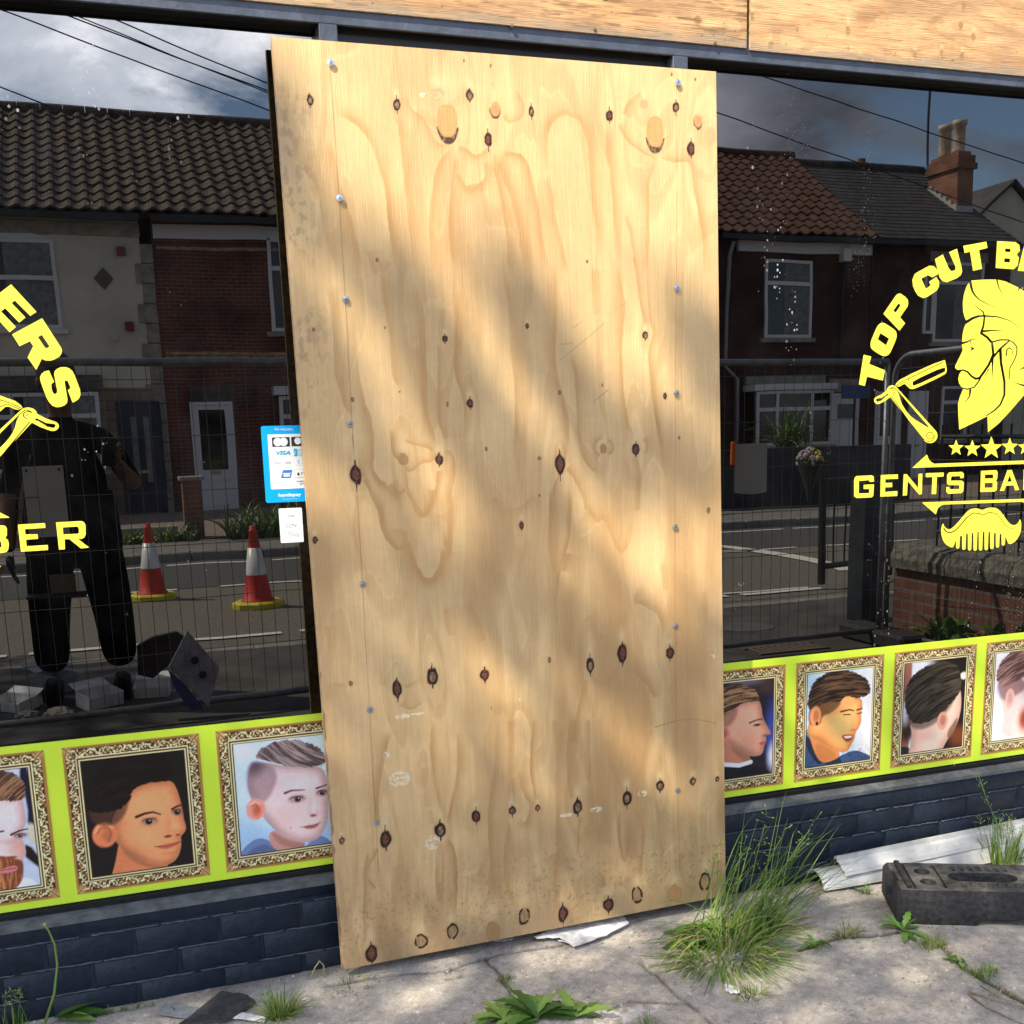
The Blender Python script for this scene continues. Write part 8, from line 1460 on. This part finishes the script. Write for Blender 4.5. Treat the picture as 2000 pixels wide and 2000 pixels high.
def person():
    X, Yp = -.74, -3.98
    t = thing('person', 'person in dark jacket and trousers holding up a phone behind the mesh fence', 'person', (X, Yp, GZ))
    cl = mat('dark_jacket', (.003, .003, .0038), .95, .03); tr = mat('dark_trousers', (.003, .003, .0036), .95, .03); sk = mat('skin', (.17, .085, .055), .55, .4); gl = mat('black_glove', (.008, .008, .009), .6); bt = mat('black_boot', (.003, .003, .003), .7, .1)
    J = [((X, Yp, .98), (.23, .17)), ((X, Yp+.01, 1.15), (.23, .17)), ((X+.0, Yp+.02, 1.34), (.24, .17)), ((X, Yp+.02, 1.52), (.17, .12)), ((X+.0, Yp+.02, 1.60), .065), ((X+.0, Yp+.03, 1.68), .066), ((X+.0, Yp+.05, 1.78), (.085, .10)), ((X, Yp+.05, 1.88), (.075, .09)),
         ((X-.23, Yp+.02, 1.49), .075), ((X-.31, Yp+.02, 1.22), .056), ((X-.33, Yp+.10, .98), .045), ((X-.34, Yp+.13, .88), .034),
         ((X+.23, Yp+.02, 1.49), .075), ((X+.36, Yp+.28, 1.24), .056), ((X+.31, Yp+.62, 1.32), .042), ((X+.285, Yp+.76, 1.37), .030),
         ((X-.13, Yp, .90), .155), ((X-.17, Yp+.04, .50), .120), ((X-.19, Yp+.0, .14), .100), ((X+.13, Yp, .90), .155), ((X+.18, Yp+.02, .50), .125), ((X+.20, Yp-.02, .14), .105)]
    E = [(0, 1), (1, 2), (2, 3), (3, 4), (4, 5), (5, 6), (6, 7), (3, 8), (8, 9), (9, 10), (10, 11), (3, 12), (12, 13), (13, 14), (14, 15), (0, 16), (16, 17), (17, 18), (0, 19), (19, 20), (20, 21)]
    o = skinned('body', J, E, [cl, sk, tr], t)
    wl = wloc(t)
    for p in o.data.polygons:
        c = p.center+wl; p.material_index = 1 if c.z > 1.62 or (c.y > Yp+.36) or (c.x < X-.28 and c.z < 1.2 and c.z > .9) else (2 if c.z < 1.0 and abs(c.x-X) < .45 and c.x > X-.28 else 0)
    # coat skirts and cargo pocket bulk
    MB().lathe([(.26, .78), (.27, .90), (.262, 1.05), (.24, 1.2)], X, Yp, 20).build('jacket_hem', cl, t, smooth=True)
    # hair, face
    MB().lathe([(0, 1.985), (.05, 1.975), (.095, 1.93), (.108, 1.86), (.10, 1.80)], X, Yp+.035, 20).build('hair', mat('dark_hair', (.015, .012, .010), .6), t, smooth=True)
    f = MB(); f.lathe([(0, 1.80), (.012, 1.795), (.016, 1.77), (0, 1.76)], X, Yp+.155, 8); f.build('nose', sk, t, smooth=True)
    for s in (-1, 1): MB().lathe([(0, 1.825), (.012, 1.82), (.012, 1.808), (0, 1.80)], X+s*.036, Yp+.135, 8).build('eye', mat('eye_white', (.5, .5, .5), .3), t, smooth=True); MB().lathe([(0, 1.84), (.012, 1.83), (.014, 1.79), (0, 1.775)], X+s*.098, Yp+.05, 8).build('ear', sk, t, smooth=True)
    MB().tube([(X-.025, Yp+.140, 1.735), (X, Yp+.146, 1.732), (X+.025, Yp+.140, 1.735)], [.003, .005, .003], 6).build('mouth', mat('lips', (.25, .09, .07), .5), t)
    # hands : palm and five bent fingers each
    def hand(name, wrist, fwd, side, m_, curl=.5, thumb=1):
        w_ = Vector(wrist); f = Vector(fwd).normalized(); s = Vector(side).normalized(); n = f.cross(s).normalized(); P = [(w_, .026), (w_+f*.05, (.040, .020))]; EE = [(0, 1)]
        for k, ln_ in enumerate((.068, .078, .073, .058)):
            r0 = w_+f*.085+s*(.030-.020*k); d = f; i0 = len(P); P.append((r0, .0105)); EE.append((1, i0))
            for j in range(3): d = (d+n*curl*.7).normalized(); r0 = r0+d*ln_/3*1.15; P.append((r0, .0095-.001*j)); EE.append((len(P)-2, len(P)-1))
        r0 = w_+f*.025+s*.042*thumb; i0 = len(P); P.append((r0, .012)); EE.append((1, i0)); P.append((r0+(f*.6+s*thumb*.6+n*.3)*.035, .010)); EE.append((i0, i0+1)); P.append((r0+(f*1.3+s*thumb*.7+n*.7)*.042, .009)); EE.append((i0+1, i0+2))
        return skinned(name, P, EE, [m_], t, 1)
    hand('hand', (X-.34, Yp+.13, .87), (.05, .05, -1), (0, 1, 0), gl, .25, 1); hand('hand', (X+.285, Yp+.77, 1.375), (-.15, .85, .35), (0, -.35, .9), sk, .55, 1)
    for s, x in ((-1, X-.195), (1, X+.195)): MB().box(x-.055, x+.055, Yp-.12, Yp+.17, GZ+.002, .10, bev=.03).build('boot', bt, t, smooth=True)
person()
t = thing('phone', 'black phone held up to the fence by the person', 'phone', tuple(C)); q = C-_F*.014
V = []
for a in (-.036, .036):
    for b_ in (-.125, .022):
        for c_ in (0, -.008): V.append(tuple(q+_R*a+_U*b_+_F*c_))
MB().add(V, [(0, 1, 3, 2), (4, 6, 7, 5), (0, 4, 5, 1), (2, 3, 7, 6), (0, 2, 6, 4), (1, 5, 7, 3)]).build('phone_body', mat('phone_black', (.01, .01, .012), .25), t)
q = VY(25, 1150, 3.75); t = thing('clip_board', 'dark clipboard with a brown card carried at the waist of the person', 'clipboard', (-.80, -3.74, .62)); a = VY(52, 1168, 3.74); b_ = VY(168, 1160, 3.74)
MB().box(a[0], b_[0], -3.86, -3.70, a[2]-.006, a[2]+.006).build('board', soil, t); r = (VY(96, 1123, 3.72), VY(149, 1156, 3.72)); MB().box(r[0][0], r[1][0], -3.722, -3.718, r[1][2], r[0][2]).build('card', kraft, t)
